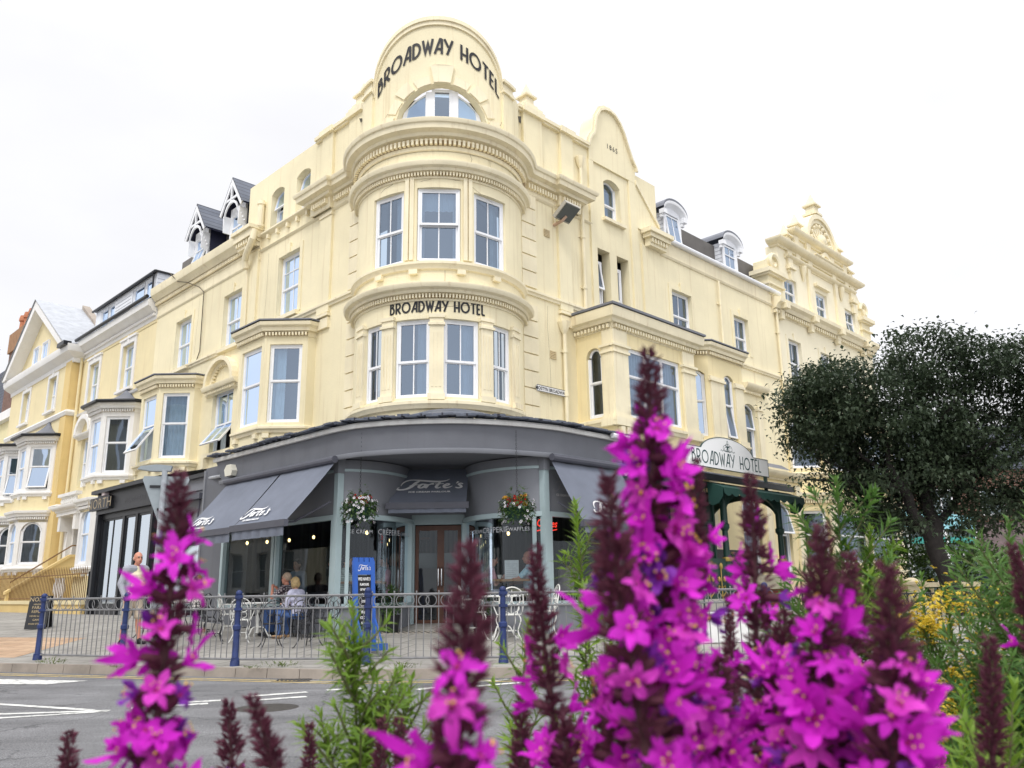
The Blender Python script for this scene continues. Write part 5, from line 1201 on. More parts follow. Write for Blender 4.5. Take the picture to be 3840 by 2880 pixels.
for a, b in ((26.1, 27.2), (30.1, 31.2)):
    b_ = MB(); surround(b_, F4, a, b, 9.2, 10.8, STUCCO, .16, .05, True); sill(b_, F4, a, b, 9.2, STUCCO, .14, .1, .16); parts('window_surround', b_, h3); window(h3, F4, a, b, 9.2, 10.8, -.2, 0, .5, 0, None, mg=GLASSD)
for a, b in ((27.9, 28.8), (29.3, 30.2)): window(h3, F4, a, b, 12.0, 12.9, .06, 0, 0, 1, None, mg=GLASSW)
w = MB(); sweep(w, F4, [(24.2, -.4), (24.2, 0), (33.4, 0)], [(0, 8.62), (.08, 8.64), (.14, 8.78), (.1, 8.86), (0, 8.9)], STUCCO); sweep(w, F4, [(24.2, 0), (33.4, 0)], [(0, 10.98), (.03, 11.0), (0, 11.05)], YELLOW); sweep(w, F4, [(24.2, -.4), (24.2, 0), (33.4, 0)], [(0, 4.6), (.08, 4.62), (.12, 4.72), (0, 4.8)], STUCCO); parts('string_course', w, h3)
for u in (24.9, 28.3):
    canted_bay(h3, F4, u, 5.3, STUCCO, STUCCO, front=1.3, dep=.95, ret=.1, hgt=2.5, winz=(.2, 2.05), roof='swept', styles=(None, 'drape', None), gutter=True, glass=(GLASSW, GLASSD, GLASSD), barred=0, opens=(12, 0, 0), mlow=YELLOW)
    canted_bay(h3, F4, u, 2.15, STUCCO, STUCCO, front=1.3, dep=.95, ret=.1, hgt=2.4, winz=(.2, 1.95), roof=None, styles=(None, 'half', None), glass=(GLASSD,)*3, barred=0, rise=.34, base=1.8, mlow=OCHRE)
w = MB(); w.face([F4(24.4, -.5, .3), F4(33, -.5, .3), F4(33, -.5, 11.4), F4(24.4, -.5, 11.4)], ROOM); part('interior_wall', w, h3)

h4 = thing('brick_house', 'dark brick house with a tall chimney stack of red pots beyond the far gable', 'house', tuple(FL(38, -1, 0)))
w = MB(); w.box(FL, 35.2, 46, -9, -.6, 0, 10.6, mat('pale yellow paint', (.78, .70, .42), .8, .08, 1)); w.box(FL, 34.9, 46.3, -9, -.3, 10.6, 11.1, STUCCO); part('front_wall', w, h4)
w = MB(); w.prism(FL, [(34.9, 11.1), (46.3, 11.1), (46.3, 14.6), (36.5, 14.6)], -8, -1.2, SLATE); part('roof', w, h4)
w = MB(); w.box(FL, 37.8, 41.3, -1.9, -1.0, 11.1, 15.3, REDBR); w.box(FL, 37.7, 41.4, -2.0, -.9, 15.3, 16.5, mat('rendered chimney cap', (.34, .19, .10), .85, .2, 3)); part('chimney_stack', w, h4)
for i in range(4):
    w = MB(); w.lathe(FL(38.1+i*.9, -1.4, 16.5), [(.22, 0), (.2, .1), (.18, .8), (.25, .85), (.25, .95), (.2, 1.2)], POT, 10); part('chimney_pot', w, h4)
w = MB(); w.tube([FL(44, -1, 14.6), FL(44, -1, 16.4)], .03, BLACKP, 5)
for i in range(3): w.tube([FL(43.6, -1, 15.5+i*.3), FL(44.6, -1, 15.5+i*.3)], .015, BLACKP, 4)
part('aerial', w, h4)
# garden walls and railings in front of the side-street houses
RUST = mat('rusty brown railings', (.22, .12, .05), .7, .3, 8)
gw = thing('garden_railing', 'rust brown spiked railing on a low ochre wall in front of the yellow houses', 'railing', tuple(FL(18, 2.5, .3)))
w = MB(); w.box(FL, 13.2, 34, 2.4, 2.62, -.1, .78, OCHRE); w.box(FL, 13.15, 34, 2.36, 2.66, .78, .9, YELLOW); part('wall', w, gw)
w = MB(); u = 13.3
while u < 30: w.tube([FL(u, 2.5, .9), FL(u, 2.5, 1.85), FL(u, 2.5, 1.95)], [.012, .012, .002], RUST, 5); u += .16
w.tube([FL(13.2, 2.5, 1.7), FL(30, 2.5, 1.7)], .016, RUST, 5); w.tube([FL(13.2, 2.5, .97), FL(30, 2.5, .97)], .016, RUST, 5); w.tube([FL(13.05, 2.5, .5), FL(13.05, 2.5, 1.75)], .035, BLACKP, 6); part('railing_bars', w, gw)

# ================================================================== GREEN PORCH OF THE HOTEL ENTRANCE
GREEN = mat('dark green painted iron', (.012, .045, .035), .4, .2, 4)
GREENC = mat('green awning canvas', (.012, .052, .042), .8, .12, 3)
GOLD = mat('gilded casting', (.42, .30, .09), .4, .2, 6, metal=.6)
porch = thing('entrance_porch', 'dark green cast iron entrance porch with arched spandrels and a scalloped awning', 'porch', tuple(FR(7, 3.3, .4)))
w = MB()
w.face([FR(2.3, 3.55, 3.66), FR(9.9, 3.55, 3.62), FR(9.9, 1.1, 4.25), FR(2.3, .2, 4.4)], LEADL)
for i in range(16): w.tube([FR(2.4+i*.49, 3.56, 3.67), FR(2.4+i*.49, 1.15, 4.26)], .02, LEAD, 5)
w.box(FR, 2.3, 9.9, 3.5, 3.58, 3.5, 3.64, BLACKP); part('porch_roof', w, porch)
w = MB(); w.box(FR, 2.35, 5.2, 3.3, 3.38, 3.25, 3.95, mat('green sign panel', (.01, .09, .065), .5)); part('green_fascia', w, porch)
w = MB(); text_mb(w, 'BROADWAY', .34, lambda x, y: FR(3.75+x, 3.385, 3.42+y), mat('faded gold lettering', (.10, .12, .05), .6)); part('fascia_lettering', w, porch, smooth=0)
for u in (5.3, 6.6, 9.4):
    w = MB(); c = FR(u, 3.3, 0); w.lathe(c, [(.16, .3), (.16, .5), (.11, .55), (.11, 1.25), (.15, 1.28), (.15, 1.34), (.09, 1.4), (.07, 2.35), (.12, 2.42), (.12, 2.5), (.09, 2.54), (.08, 3.5)], GREEN, 12)
    w.lathe(c, [(.12, 1.62), (.13, 1.66), (.12, 1.72)], GOLD, 12); part('column', w, porch)
def spandrel(u0, u1, d, f=FR):
    w = MB(); zc, z1 = 2.75, 3.5; r = (u1-u0)/2; c = (u0+u1)/2; n = 16
    for i in range(n):
        a0, a1 = R(180*i/n), R(180*(i+1)/n); x0, x1 = c+r*math.cos(a0), c+r*math.cos(a1); y0, y1 = zc+.6*math.sin(a0), zc+.6*math.sin(a1)
        w.prism(f, [(x0, y0), (x0, z1), (x1, z1), (x1, y1)], d-.03, d+.03, GREEN)
    for sx_ in (-1, 1):
        for k in range(3): w.tube([f(c+sx_*(r-.06-.16*k)+.06*math.cos(t), d+.04, 3.28-.1*k*0+.06*math.sin(t)) for t in [i*math.pi/5 for i in range(11)]], .012, GREEN, 4)
    part('spandrel', w, porch)
spandrel(5.35, 6.55, 3.3); spandrel(6.65, 9.35, 3.3)
fs_ = flat(FR(9.4, 0, 0), nR, dR); spandrel(1.2, 3.25, 0, lambda a, d, z: FR(9.4+d, a, z)); spandrel(1.2, 3.25, 0, lambda a, d, z: FR(5.3+d, a, z))
w = MB(); w.box(FR, 5.4, 6.5, 3.27, 3.33, .6, 1.68, GREEN)
for u in (5.68, 6.2):
    for sg in (-1, 1):
        w.tube([FR(u+sg*.02, 3.35, .8), FR(u+sg*.16, 3.35, .9), FR(u+sg*.13, 3.35, 1.05), FR(u+sg*.02, 3.35, 1.0)], .014, GOLD, 5); w.ball(FR(u+sg*.12, 3.36, 1.2), .045, GOLD, 6, (1, .5, 1.5))
    w.tube([FR(u, 3.35, .75), FR(u, 3.35, 1.45)], .014, GOLD, 5); w.ball(FR(u, 3.36, 1.5), .05, GOLD, 6, (1, .5, 1.7))
part('railing_panel', w, porch)
w = MB(); w.tube([FR(6.7, 3.2, 1.85), FR(8.3, 4.3, 1.15)], .025, GREEN, 6); w.tube([FR(8.3, 4.3, 1.15), FR(8.3, 4.3, .4)], .025, GREEN, 6); part('handrail', w, porch)
w = MB(); n = 48; u0, u1 = 5.75, 9.85
w.grid([[FR(u0+(u1-u0)*i/n, 3.42, 3.48) for i in range(n+1)], [FR(u0+(u1-u0)*i/n, 3.85, 3.31) for i in range(n+1)]], GREENC)
w.grid([[FR(u0+(u1-u0)*i/n, 3.85, 3.31) for i in range(n+1)], [FR(u0+(u1-u0)*i/n, 3.87, 3.17-.06*abs(math.sin(i*math.pi/4))) for i in range(n+1)]], GREENC)
for u in (u0, u1):
    w.face([FR(u, 3.42, 3.48), FR(u, 3.85, 3.31), FR(u, 3.82, 3.1), FR(u, 3.7, 2.95), FR(u, 3.55, 2.9), FR(u, 3.42, 2.95)], GREENC)
part('scalloped_awning', w, porch)
w = MB(); w.box(FR, 4.9, 9.9, 1.2, 3.4, -.1, .75, mat('porch step stone', (.45, .43, .38), .85, .15, 3)); w.box(FR, 6.75, 9.3, 3.3, 3.44, -.1, .95, brick_mat('red glazed brick', (.20, .045, .03), (.26, .06, .04), (.12, .09, .07), (.22, .07), .01, math.atan2(dR.y, dR.x))); w.box(FR, 6.7, 9.35, 3.25, 3.5, .95, 1.3, mat('cream coping', (.55, .5, .38), .8)); parts('porch_base', w, porch)
w = MB(); w.box(FR, 7.0, 9.0, 2.6, 2.66, 1.3, 1.95, BLK); part('black_panel', w, porch)
PGL = mat('dark porch glazing', (.03, .045, .04), .12, .3, 2)
for a, b, d in ((5.4, 6.52, 3.0), (2.4, 5.2, 2.6)):
    w = MB(); w.box(FR, a, b, d, d+.03, .7, 3.3, PGL)
    for u in (a, (a+b)/2, b): w.box(FR, u-.04, u+.04, d+.031, d+.07, .7, 3.3, GREEN)
    w.box(FR, a, b, d+.031, d+.06, 2.5, 2.58, GREEN); part('glazed_screen', w, porch)
w = MB(); w.box(FR, 5.45, 6.5, 1.6, 1.66, .75, 2.9, mat('dark glazed porch door', (.03, .05, .045), .2, .3, 3)); w.box(FR, 5.75, 6.0, 1.661, 1.67, 1.75, 2.05, mat('pale blue notice', (.25, .5, .55), .6)); part('door', w, porch)
sign = thing('hotel_sign', 'white arched hotel sign board with green lettering above the green porch', 'sign', tuple(FR(6.7, 3.5, 3.8)))
SIGNW = mat('white sign face', (.94, .95, .95), .5, .02, 2, spec=.2)
w = MB(); hump = [(5.46, 4.28)]+[(6.68+1.25*math.cos(R(a)), 4.18+.44*math.sin(R(a))) for a in range(166, 13, -9)]+[(7.92, 4.26)]
P = [(4.72, 3.82), (8.68, 3.82), (8.68, 4.27)]+hump[::-1]+[(4.72, 4.27)]
w.prism(FR, P, 3.45, 3.5, SIGNW, GREEN); part('sign_board', w, sign)
w = MB()
for a, b in zip(P, P[1:]+P[:1]): w.tube([FR(a[0], 3.49, a[1]), FR(b[0], 3.49, b[1])], .017, GREEN, 4)
part('sign_border', w, sign)
w = MB(); TEAL = mat('dark teal lettering', (.01, .06, .065), .5)
deco(w, 'BROADWAY', .33, .034, lambda x, y: FR(6.0+x, 3.504, 3.9+y), TEAL, track=.05, sx=1.12); part('sign_lettering', w, sign, smooth=0)
w = MB(); deco(w, 'HOTEL', .33, .034, lambda x, y: FR(7.75+x, 3.504, 3.9+y), TEAL, track=.05, sx=1.12); part('sign_lettering', w, sign, smooth=0)
w = MB(); kp = lambda x, y: FR(6.68+x, 3.504, 4.28+y)
for sg in (-1, 1):
    ribbon(w, circ(sg*.1, .08, .11, .075, 0, 360, 20), .011, kp, TEAL); ribbon(w, circ(sg*.05, .06, .1, .06, 40, 330, 18), .01, kp, TEAL); ribbon(w, spline([(sg*.18, .04), (sg*.26, .0), (sg*.3, .03), (sg*.34, 0)]), .011, kp, TEAL); ribbon(w, circ(sg*.04, .16, .05, .035, 0, 360, 14), .01, kp, TEAL); ribbon(w, spline([(-sg*.1, .02), (0, .08), (sg*.08, .14)]), .01, kp, TEAL)
ribbon(w, circ(0, .23, .025, .045, 0, 360, 14), .011, kp, TEAL); part('sign_emblem', w, sign, smooth=0)
w = MB()
for u in (4.75, 8.6): w.box(FR, u-.04, u+.04, 3.4, 3.47, 3.3, 4.2, GREEN)
parts('sign_post', w, sign)
sn = thing('street_name_sign', 'small white cast street name plate with black letters on the hotel wall', 'sign', tuple(FR(3.96, .06, 5.95)))
w = MB(); w.prism(FR, [(3.44, 5.96), (4.5, 5.96), (4.52, 5.99), (4.52, 6.1), (4.5, 6.13), (3.44, 6.13), (3.42, 6.1), (3.42, 5.99)], .06, .08, WHITEP); part('plate', w, sn)
w = MB()
for a, b in (((3.44, 5.965), (4.5, 5.965)), ((4.51, 5.97), (4.51, 6.12)), ((3.44, 6.125), (4.5, 6.125)), ((3.43, 5.97), (3.43, 6.12))): w.tube([FR(a[0], .082, a[1]), FR(b[0], .082, b[1])], .007, LETTER, 4)
text_mb(w, 'MOSTYN BROADWAY', .125, lambda x, y: FR(3.97+x*.95, .083, 6.0+y), LETTER, bold=.003); part('lettering', w, sn, smooth=0)
fl = thing('floodlight', 'grey floodlight on a bracket high on the hotel wall by the bow', 'lamp', tuple(FR(4.35, 0, 10.9)))
w = MB(); f_ = flat(FR(4.4, .45, 11.05), dR, nR); tl = R(35)
def tf(u, d, z): return f_(u, d*math.cos(tl)-z*math.sin(tl), z*math.cos(tl)+d*math.sin(tl))
HS = mat('floodlight casing', (.45, .43, .38), .5, .1, 4); w.box(tf, -.3, .3, -.25, .3, .0, .12, HS); w.box(tf, -.27, .27, -.2, .28, -.03, -.0, mat('floodlight glass', (.12, .13, .12), .1)); part('lamp_head', w, fl)
w = MB(); w.tube([FR(4.35, 0, 10.85), FR(4.35, .3, 10.88), FR(4.4, .42, 11.0)], .045, mat('pinkish bracket', (.55, .38, .28), .6), 8); w.tube([FR(4.35, .02, 10.85), FR(4.3, .03, 11.5), FR(4.1, .03, 11.7)], .015, CREAMT, 5); part('bracket', w, fl)
# ================================================================== STREET FURNITURE
NAVY = mat('chipped navy railing paint', (.018, .035, .13), .45, .3, 9, .1, 60)
STEELG = mat('weathered grey steel rail', (.20, .20, .205), .55, .25, 8, .1, 80)
posts = [(-7.94, 14.33), (-6.2, 13.59), (-4.13, 12.71), (-2.16, 12.49), (-.18, 12.36), (1.75, 12.32), (3.62, 12.34)]
rail = thing('guard_railing', 'grey pedestrian railing with ring pattern and navy ball-topped posts along the kerb', 'railing', (-2.2, 12.9, 0))
for i, (x, y) in enumerate(posts):
    w = MB(); b_ = gz_(x, y)-.05
    w.lathe((x, y, b_), [(.075, 0), (.07, .12), (.05, .16), (.046, .55), (.062, .57), (.062, .62), (.042, .64), (.04, .99), (.055, 1.0), (.055, 1.03), (.03, 1.04)], NAVY, 10); w.ball((x, y, b_+1.085), .052, NAVY, 10)
    for z in (.13, .84, 1.02): w.cuboid((x, y, b_+z), (.11, .11, .04), NAVY, .3)
    part('post', w, rail)
for (x0, y0), (x1, y1) in zip(posts, posts[1:]):
    a = Vector((x0, y0, 0)); b = Vector((x1, y1, 0)); t = (b-a); L_ = t.length; t.normalize(); f_ = flat(a, t, Vector((t.y, -t.x, 0))); w = MB()
    for z, r in ((.99, .016), (.81, .013), (.1, .016)): w.tube([f_(.04, 0, z), f_(L_-.04, 0, z)], r, STEELG, 6)
    n = int((L_-.1)/.105); st = (L_-.12)/n
    for i in range(n+1):
        u = .06+i*st; tall = i % 3 == 0
        w.tube([f_(u, 0, .1), f_(u, 0, 1.0 if tall else .81)], .0075, STEELG, 5)
        if tall: w.tube([f_(u, 0, .99), f_(u, 0, 1.03), f_(u, 0, 1.04)], [.009, .013, .003], STEELG, 5)
        elif i % 3 == 1:
            for k in (-.0, 1.0):
                c = u+k*st; w.tube([f_(c+.078*math.cos(q_), 0, .9+.078*math.sin(q_)) for q_ in [j*2*math.pi/18 for j in range(18)]], .0065, STEELG, 4, closed=True)
    part('panel', w, rail)
# give-way sign seen from behind, with its lamp
gs = thing('give_way_sign', 'grey back of a triangular road sign on a pole with a small lamp', 'road sign', (-5.72, 13.45, .05))
SGRY = mat('galvanised sign back', (.30, .34, .36), .5, .15, 4, metal=.3); PGRY = mat('grey painted pole', (.36, .39, .42), .55, .25, 9)
w = MB(); w.tube([(-5.72, 13.45, .0), (-5.72, 13.45, 3.02)], .045, PGRY, 10); part('pole', w, gs)
w = MB(); f_ = flat((-5.83, 13.4, 0), Vector((.9, .43, 0)).normalized(), Vector((.43, -.9, 0)).normalized())
f_ = flat((-5.70, 13.49, 0), Vector((.97, .22, 0)).normalized(), Vector((.22, -.97, 0)).normalized())
w.prism(f_, [(-.36, 2.86), (-.34, 2.92), (.34, 2.92), (.36, 2.86), (.04, 2.1), (-.04, 2.1)], .0, .012, SGRY)
for z in (2.75, 2.38): w.box(f_, -.24 if z > 2.5 else -.1, .24 if z > 2.5 else .1, .012, .035, z-.02, z+.02, BLACKP)
part('sign_plate', w, gs)
w = MB(); w.prism(f_, [(-.45, 3.03), (-.25, 3.0), (.06, 3.0), (.08, 3.09), (-.15, 3.11), (-.4, 3.08)], -.06, .06, SGRY); part('sign_lamp', w, gs)
# blue menu board on castors
mb_ = thing('menu_board', 'blue wooden menu easel on castors with white chalk writing', 'menu board', (-2.4, 13.45, .07))
BLUE = mat('bright blue painted wood', (.02, .10, .42), .5, .15, 6); CHALK = mat('chalk writing', (.75, .75, .75), .9, .1, 20); BOARD = mat('black chalkboard', (.012, .012, .015), .7, .3, 8)
f_ = flat((-2.53, 13.4, 0), Vector((.82, .57, 0)).normalized(), Vector((.57, -.82, 0)).normalized()); z0 = .1; lean = lambda d, z: d-.10*(z-.4)
g_ = lambda u, d, z: f_(u, lean(d, z), z)
w = MB(); wd_ = .37
for u in (0, wd_-.07): w.box(g_, u, u+.07, -.03, .03, .18, 1.52, BLUE)
w.box(g_, .07, wd_-.07, -.028, .028, 1.3, 1.5, BLUE); w.box(g_, .07, wd_-.07, -.028, .028, .34, .44, BLUE)
for u in (0, .09, .18, .27): w.box(g_, u+.01, u+.085, -.028, .028, 1.5, 1.57, BLUE)
for u in (.0, wd_-.07):
    w.box(f_, u, u+.07, -.3, .42, .16, .24, BLUE); w.tube([f_(u+.035, -.26, .22), f_(u+.035, -.1, .75)], .015, BLUE, 5); w.tube([f_(u+.035, .36, .22), f_(u+.035, .05, .62)], .015, BLUE, 5)
w.box(f_, 0, wd_, -.33, -.26, .16, .26, BLUE); w.box(f_, 0, wd_, .38, .45, .16, .26, BLUE); part('frame', w, mb_)
w = MB(); w.box(g_, .075, wd_-.075, .0, .02, .45, 1.29, BOARD); part('board', w, mb_)
w = MB(); script(w, .1, lambda x, y: g_(wd_/2+x*.6, .032, 1.41+y), CHALK); part('writing', w, mb_, smooth=0); rr = random.Random(4)
for i, z in enumerate((1.21, 1.13, 1.05, .96, .87, .79, .7, .62, .54)):
    w = MB(); hh = .05 if i in (0, 3, 6) else .038; t = ('WE HAVE 3', 'FLAVOURS', 'OF WARM', 'Coffee', 'COOKIE', 'DOUGH', 'Waffles', 'ICE CREAM', 'SUNDAE')[i]
    text_mb(w, t, hh*1.35, lambda x, y: g_(.185+x*.62, .024, z+y), CHALK, bold=.002); part('writing', w, mb_, smooth=0); w = MB()
w2 = circ(.27, .98, .022, .04); ribbon(w, [(p[0], p[1]) for p in w2], .01, lambda x, y: g_(x, .024, y), CHALK); part('writing', w, mb_, smooth=0)
for u in (.035, wd_-.035):
    for d in (-.28, .4):
        w = MB(); c = f_(u, d, .075); w.tube([c+Vector((0, -.018, 0)), c+Vector((0, .018, 0))], .055, mat('castor tyre', (.3, .3, .3), .5), 12); w.cuboid((c.x, c.y, .1), (.03, .05, .07), CHROME); part('castor', w, mb_)
# black pavement sign
ab = thing('pavement_sign', 'black shop board with gold lettering standing by the end railing post', 'pavement sign', (-11.1, 19.5, gz_(-11.1, 19.5)))
zb = gz_(-11.1, 19.5); f_ = flat((-11.05, 19.4, 0), Vector((.98, .2, 0)).normalized(), Vector((.2, -.98, 0)).normalized())
for sg in (1, -1):
    w = MB(); g_ = lambda u, d, z: f_(u, sg*(d+.22-.24*(z-zb)), z); w.box(g_, 0, .44, -.012, .012, zb, zb+.72, BLK)
    o = part('board', w, ab)
    if sg == 1:
        w = MB(); text_mb(w, 'NORTH', .13, lambda x, y: g_(.22+x*.95, .016, zb+.6+y), BRASS)
        for k, (t, s_z) in enumerate((('MENSWEAR', .045), ('FARAH', .09), ('REPLAY', .08), ('HENRI LLOYD', .05), ('GANT', .06), ('MAIN STREET', .05))): text_mb(w, t, s_z, lambda x, y: g_(.22+x, .016, zb+.52-.085*k+y), BRASS)
        part('lettering', w, o, smooth=0)
# hanging baskets
PETW = leaf_mat('white petunia petals', (.75, .72, .76), (.85, .84, .86), .2); PETD = leaf_mat('dark petunia throats', (.03, .005, .03), (.08, .02, .08), .1); REDF = leaf_mat('red geranium petals', (.55, .01, .015), (.7, .03, .03), .2)
YELF = leaf_mat('yellow begonia petals', (.75, .40, .03), (.85, .55, .08), .2); BASKL = leaf_mat('basket leaves', (.03, .07, .02), (.09, .16, .04), .3)
def leafq(mb, c, dirv, ln, wd, m, curl=.25, nrm=None):
    """one folded leaf: two halves from stalk to tip"""
    d = Vector(dirv).normalized(); s = d.cross(nrm if nrm is not None else Vector((0, 0, 1)))
    if s.length < .05: s = d.cross(Vector((1, 0, 0)))
    s.normalize(); n = s.cross(d); c = Vector(c)
    mid = c+d*ln*.5-n*0; tip = c+d*ln-n*curl*ln
    a = c+d*ln*.42+s*wd/2+n*wd*.18; b = c+d*ln*.42-s*wd/2+n*wd*.18
    k = len(mb.v); mb.v += [tuple(c), tuple(a), tuple(tip), tuple(b), tuple(c+d*ln*.48)]; i = mb.mi(m)
    mb.f += [(k, k+4, k+1), (k+1, k+4, k+2), (k, k+3, k+4), (k+4, k+3, k+2)]; mb.m += [i]*4
def basket(x, y, z, seed, label, mix):
    r = random.Random(seed); t = thing('hanging_basket', label, 'hanging basket', (x, y, z), 'flower baskets under the cafe fascia')
    w = MB()
    for k in range(28):
        c = Vector((x, y, z+.32+k*.04)); pts = [c+Vector(((.014*math.cos(a)) if k % 2 else 0, 0 if k % 2 else .014*math.cos(a), .024*math.sin(a))) for a in [j*math.pi/4 for j in range(8)]]; w.tube(pts, .0035, BLACKP, 4, closed=True)
    for a in (0, 2.1, 4.2): w.tube([(x, y, z+.33), (x+.2*math.cos(a), y+.2*math.sin(a), z+.02)], .006, BLACKP, 4)
    part('chain', w, t)
    w = MB(); w.lathe((x, y, z-.22), [(.1, 0), (.17, .05), (.21, .16), (.22, .22), (.2, .22)], mat('green plastic bowl', (.012, .05, .035), .5, .2, 6), 16); part('bowl', w, t)
    w = MB()
    for k in range(800):
        a = r.uniform(0, 6.28); h = r.gauss(.03, .12); rad = (.31 if h < .12 else .2)*math.sqrt(r.uniform(.3, 1)); p = Vector((x+rad*math.cos(a), y+rad*math.sin(a), z+h-(.1 if rad > .22 and r.random() < .35 else 0)))
        leafq(w, p, (math.cos(a)*.7+r.uniform(-.5, .5), math.sin(a)*.7+r.uniform(-.5, .5), r.uniform(-.5, .6)), r.uniform(.05, .09), r.uniform(.03, .05), BASKL)
    part('foliage', w, t, merge=False)
    fm = {}
    for nm in ('white', 'red', 'yellow'):
        w = MB()
        if nm == 'white':
            for k in range(5):
                a0 = k*1.2566; w.face([(0, 0, 0), (.021*math.cos(a0-.5), .006, .021*math.sin(a0-.5)), (.027*math.cos(a0), .009, .027*math.sin(a0)), (.021*math.cos(a0+.5), .006, .021*math.sin(a0+.5))], PETW)
            w.ball((0, .003, 0), .009, PETD, 6)
        else:
            m_ = REDF if nm == 'red' else YELF
            for k in range(16):
                v = Vector((r.gauss(0, 1), r.gauss(0, 1), r.gauss(0, 1))).normalized(); leafq(w, v*.012, v+Vector((0, 0, .3)), .035, .034, m_)
        fm[nm] = w.mesh('flower', merge=False)
    def put(nm, p, n):
        o = bpy.data.objects.new('flower', fm[nm]); COL.objects.link(o); o.parent = t; o.location = p; o.rotation_euler = Vector(n).to_track_quat('Y', 'Z').to_euler()
    for nm, cnt in mix:
        for k in range(cnt):
            for _ in range(6):
                a = r.uniform(0, 6.28); h = r.uniform(-.3, .16) if nm == 'white' else r.uniform(.06, .22)
                rad = .33 if nm == 'white' else r.uniform(.05, .24); break
            put(nm, (rad*math.cos(a)*(1 if h > -.12 else .85), rad*math.sin(a)*(1 if h > -.12 else .85), h), (math.cos(a), math.sin(a), .35))
basket(-2.8, 15.05, 2.52, 3, 'round hanging basket thick with white flowers, left of the entrance', (('white', 88), ('red', 8), ('yellow', 4)))
basket(.06, 14.95, 2.46, 8, 'hanging basket of red and yellow flowers in a green bowl, right of the entrance', (('white', 60), ('red', 18), ('yellow', 9)))
# bistro furniture
IRONW = mat('white painted wrought iron', (.72, .72, .68), .5, .12, 9); IROND = mat('black wrought iron', (.025, .025, .03), .5, .25, 9)
def make_chair(m, name, label, group):
    t = thing(name, label, 'chair', (0, 0, 0), group)
    w = MB(); w.tube([(.2*math.cos(a), .2*math.sin(a), .45) for a in [i*math.pi/10 for i in range(20)]], .012, m, 6, closed=True)
    for r_ in (.14, .08): w.tube([(r_*math.cos(a), r_*math.sin(a), .452) for a in [i*math.pi/8 for i in range(16)]], .006, m, 4, closed=True)
    for i in range(8): a = i*math.pi/4; w.tube([(.03*math.cos(a), .03*math.sin(a), .452), (.195*math.cos(a), .195*math.sin(a), .452)], .006, m, 4)
    part('seat', w, t)
    for sx, sy in ((-1, 1), (1, 1), (-1, -1), (1, -1)):
        w = MB(); w.tube(spline([(sx*.14, sy*.14, .45), (sx*.17, sy*.18, .36), (sx*.13, sy*.14, .18), (sx*.19, sy*.2, .02), (sx*.22, sy*.23, 0)], 4), .011, m, 6); part('leg', w, t)
    w = MB(); hoop = [(-.19, -.13, .45), (-.21, -.2, .62), (-.17, -.25, .82), (0, -.27, .9), (.17, -.25, .82), (.21, -.2, .62), (.19, -.13, .45)]; w.tube(spline(hoop, 4), .012, m, 6)
    for sg in (-1, 1):
        w.tube([(sg*(.075+.07*math.cos(a)), -.235, .7+.09*math.sin(a)) for a in [i*math.pi/7 for i in range(15)]], .008, m, 4)
        w.tube(spline([(sg*.02, -.19, .47), (sg*.13, -.21, .53), (sg*.1, -.23, .62), (sg*.02, -.24, .6)], 4), .008, m, 4)
    w.tube([(0, -.18, .46), (0, -.25, .86)], .007, m, 4); part('backrest', w, t)
    w = MB()
    for sg in (-1, 1): w.tube(spline([(sg*.2, -.19, .66), (sg*.25, -.02, .67), (sg*.24, .13, .63), (sg*.18, .1, .46)], 4), .010, m, 5)
    for b_ in clusters(w): part('armrest', b_, t)
    w = MB(); w.tube([(.13*math.cos(a), .14*math.sin(a), .19) for a in [i*math.pi/8 for i in range(16)]], .007, m, 5, closed=True); part('stretcher', w, t)
    return t
def make_table(m, mt, label, group):
    t = thing('bistro_table', label, 'table', (0, 0, 0), group)
    w = MB(); w.lathe((0, 0, .7), [(.34, 0), (.36, .01), (.36, .022), (.34, .03)], mt, 28); part('tabletop', w, t)
    w = MB(); w.lathe((0, 0, .1), [(.035, 0), (.03, .2), (.045, .3), (.025, .4), (.05, .6)], m, 10); part('pedestal', w, t)
    for k in range(3):
        a = k*2.094; w = MB(); w.tube(spline([(.02*math.cos(a), .02*math.sin(a), .22), (.14*math.cos(a), .14*math.sin(a), .2), (.24*math.cos(a), .24*math.sin(a), .04), (.3*math.cos(a), .3*math.sin(a), 0), (.28*math.cos(a), .28*math.sin(a), .06)], 4), .014, m, 6); part('leg', w, t)
    return t
def gpos(x, y): return (x, y, gz_(x, y))
wc = make_chair(IRONW, 'bistro_chair', '', 'white wrought iron chairs outside the cafe'); dc = make_chair(IROND, 'bistro_chair', '', 'black wrought iron chairs outside the cafe')
W_ = [(-5.6, 16.75, R(-60), 'white scrolled chair standing alone behind the railing, left of the couple\'s table'), (-5.0, 15.6, R(10), 'white scrolled chair with its back to the railing at the couple\'s table'), (-.72, 14.95, R(-80), 'white scrolled chair at the left side of the empty white table'), (-.12, 14.5, R(15), 'white scrolled chair nearest the road at the empty white table'), (.5, 14.95, R(100), 'white scrolled chair at the right side of the empty white table')]
for i, (x, y, a, l) in enumerate(W_): place(wc, i, gpos(x, y), a, l, .86 if x < -3 else 1)
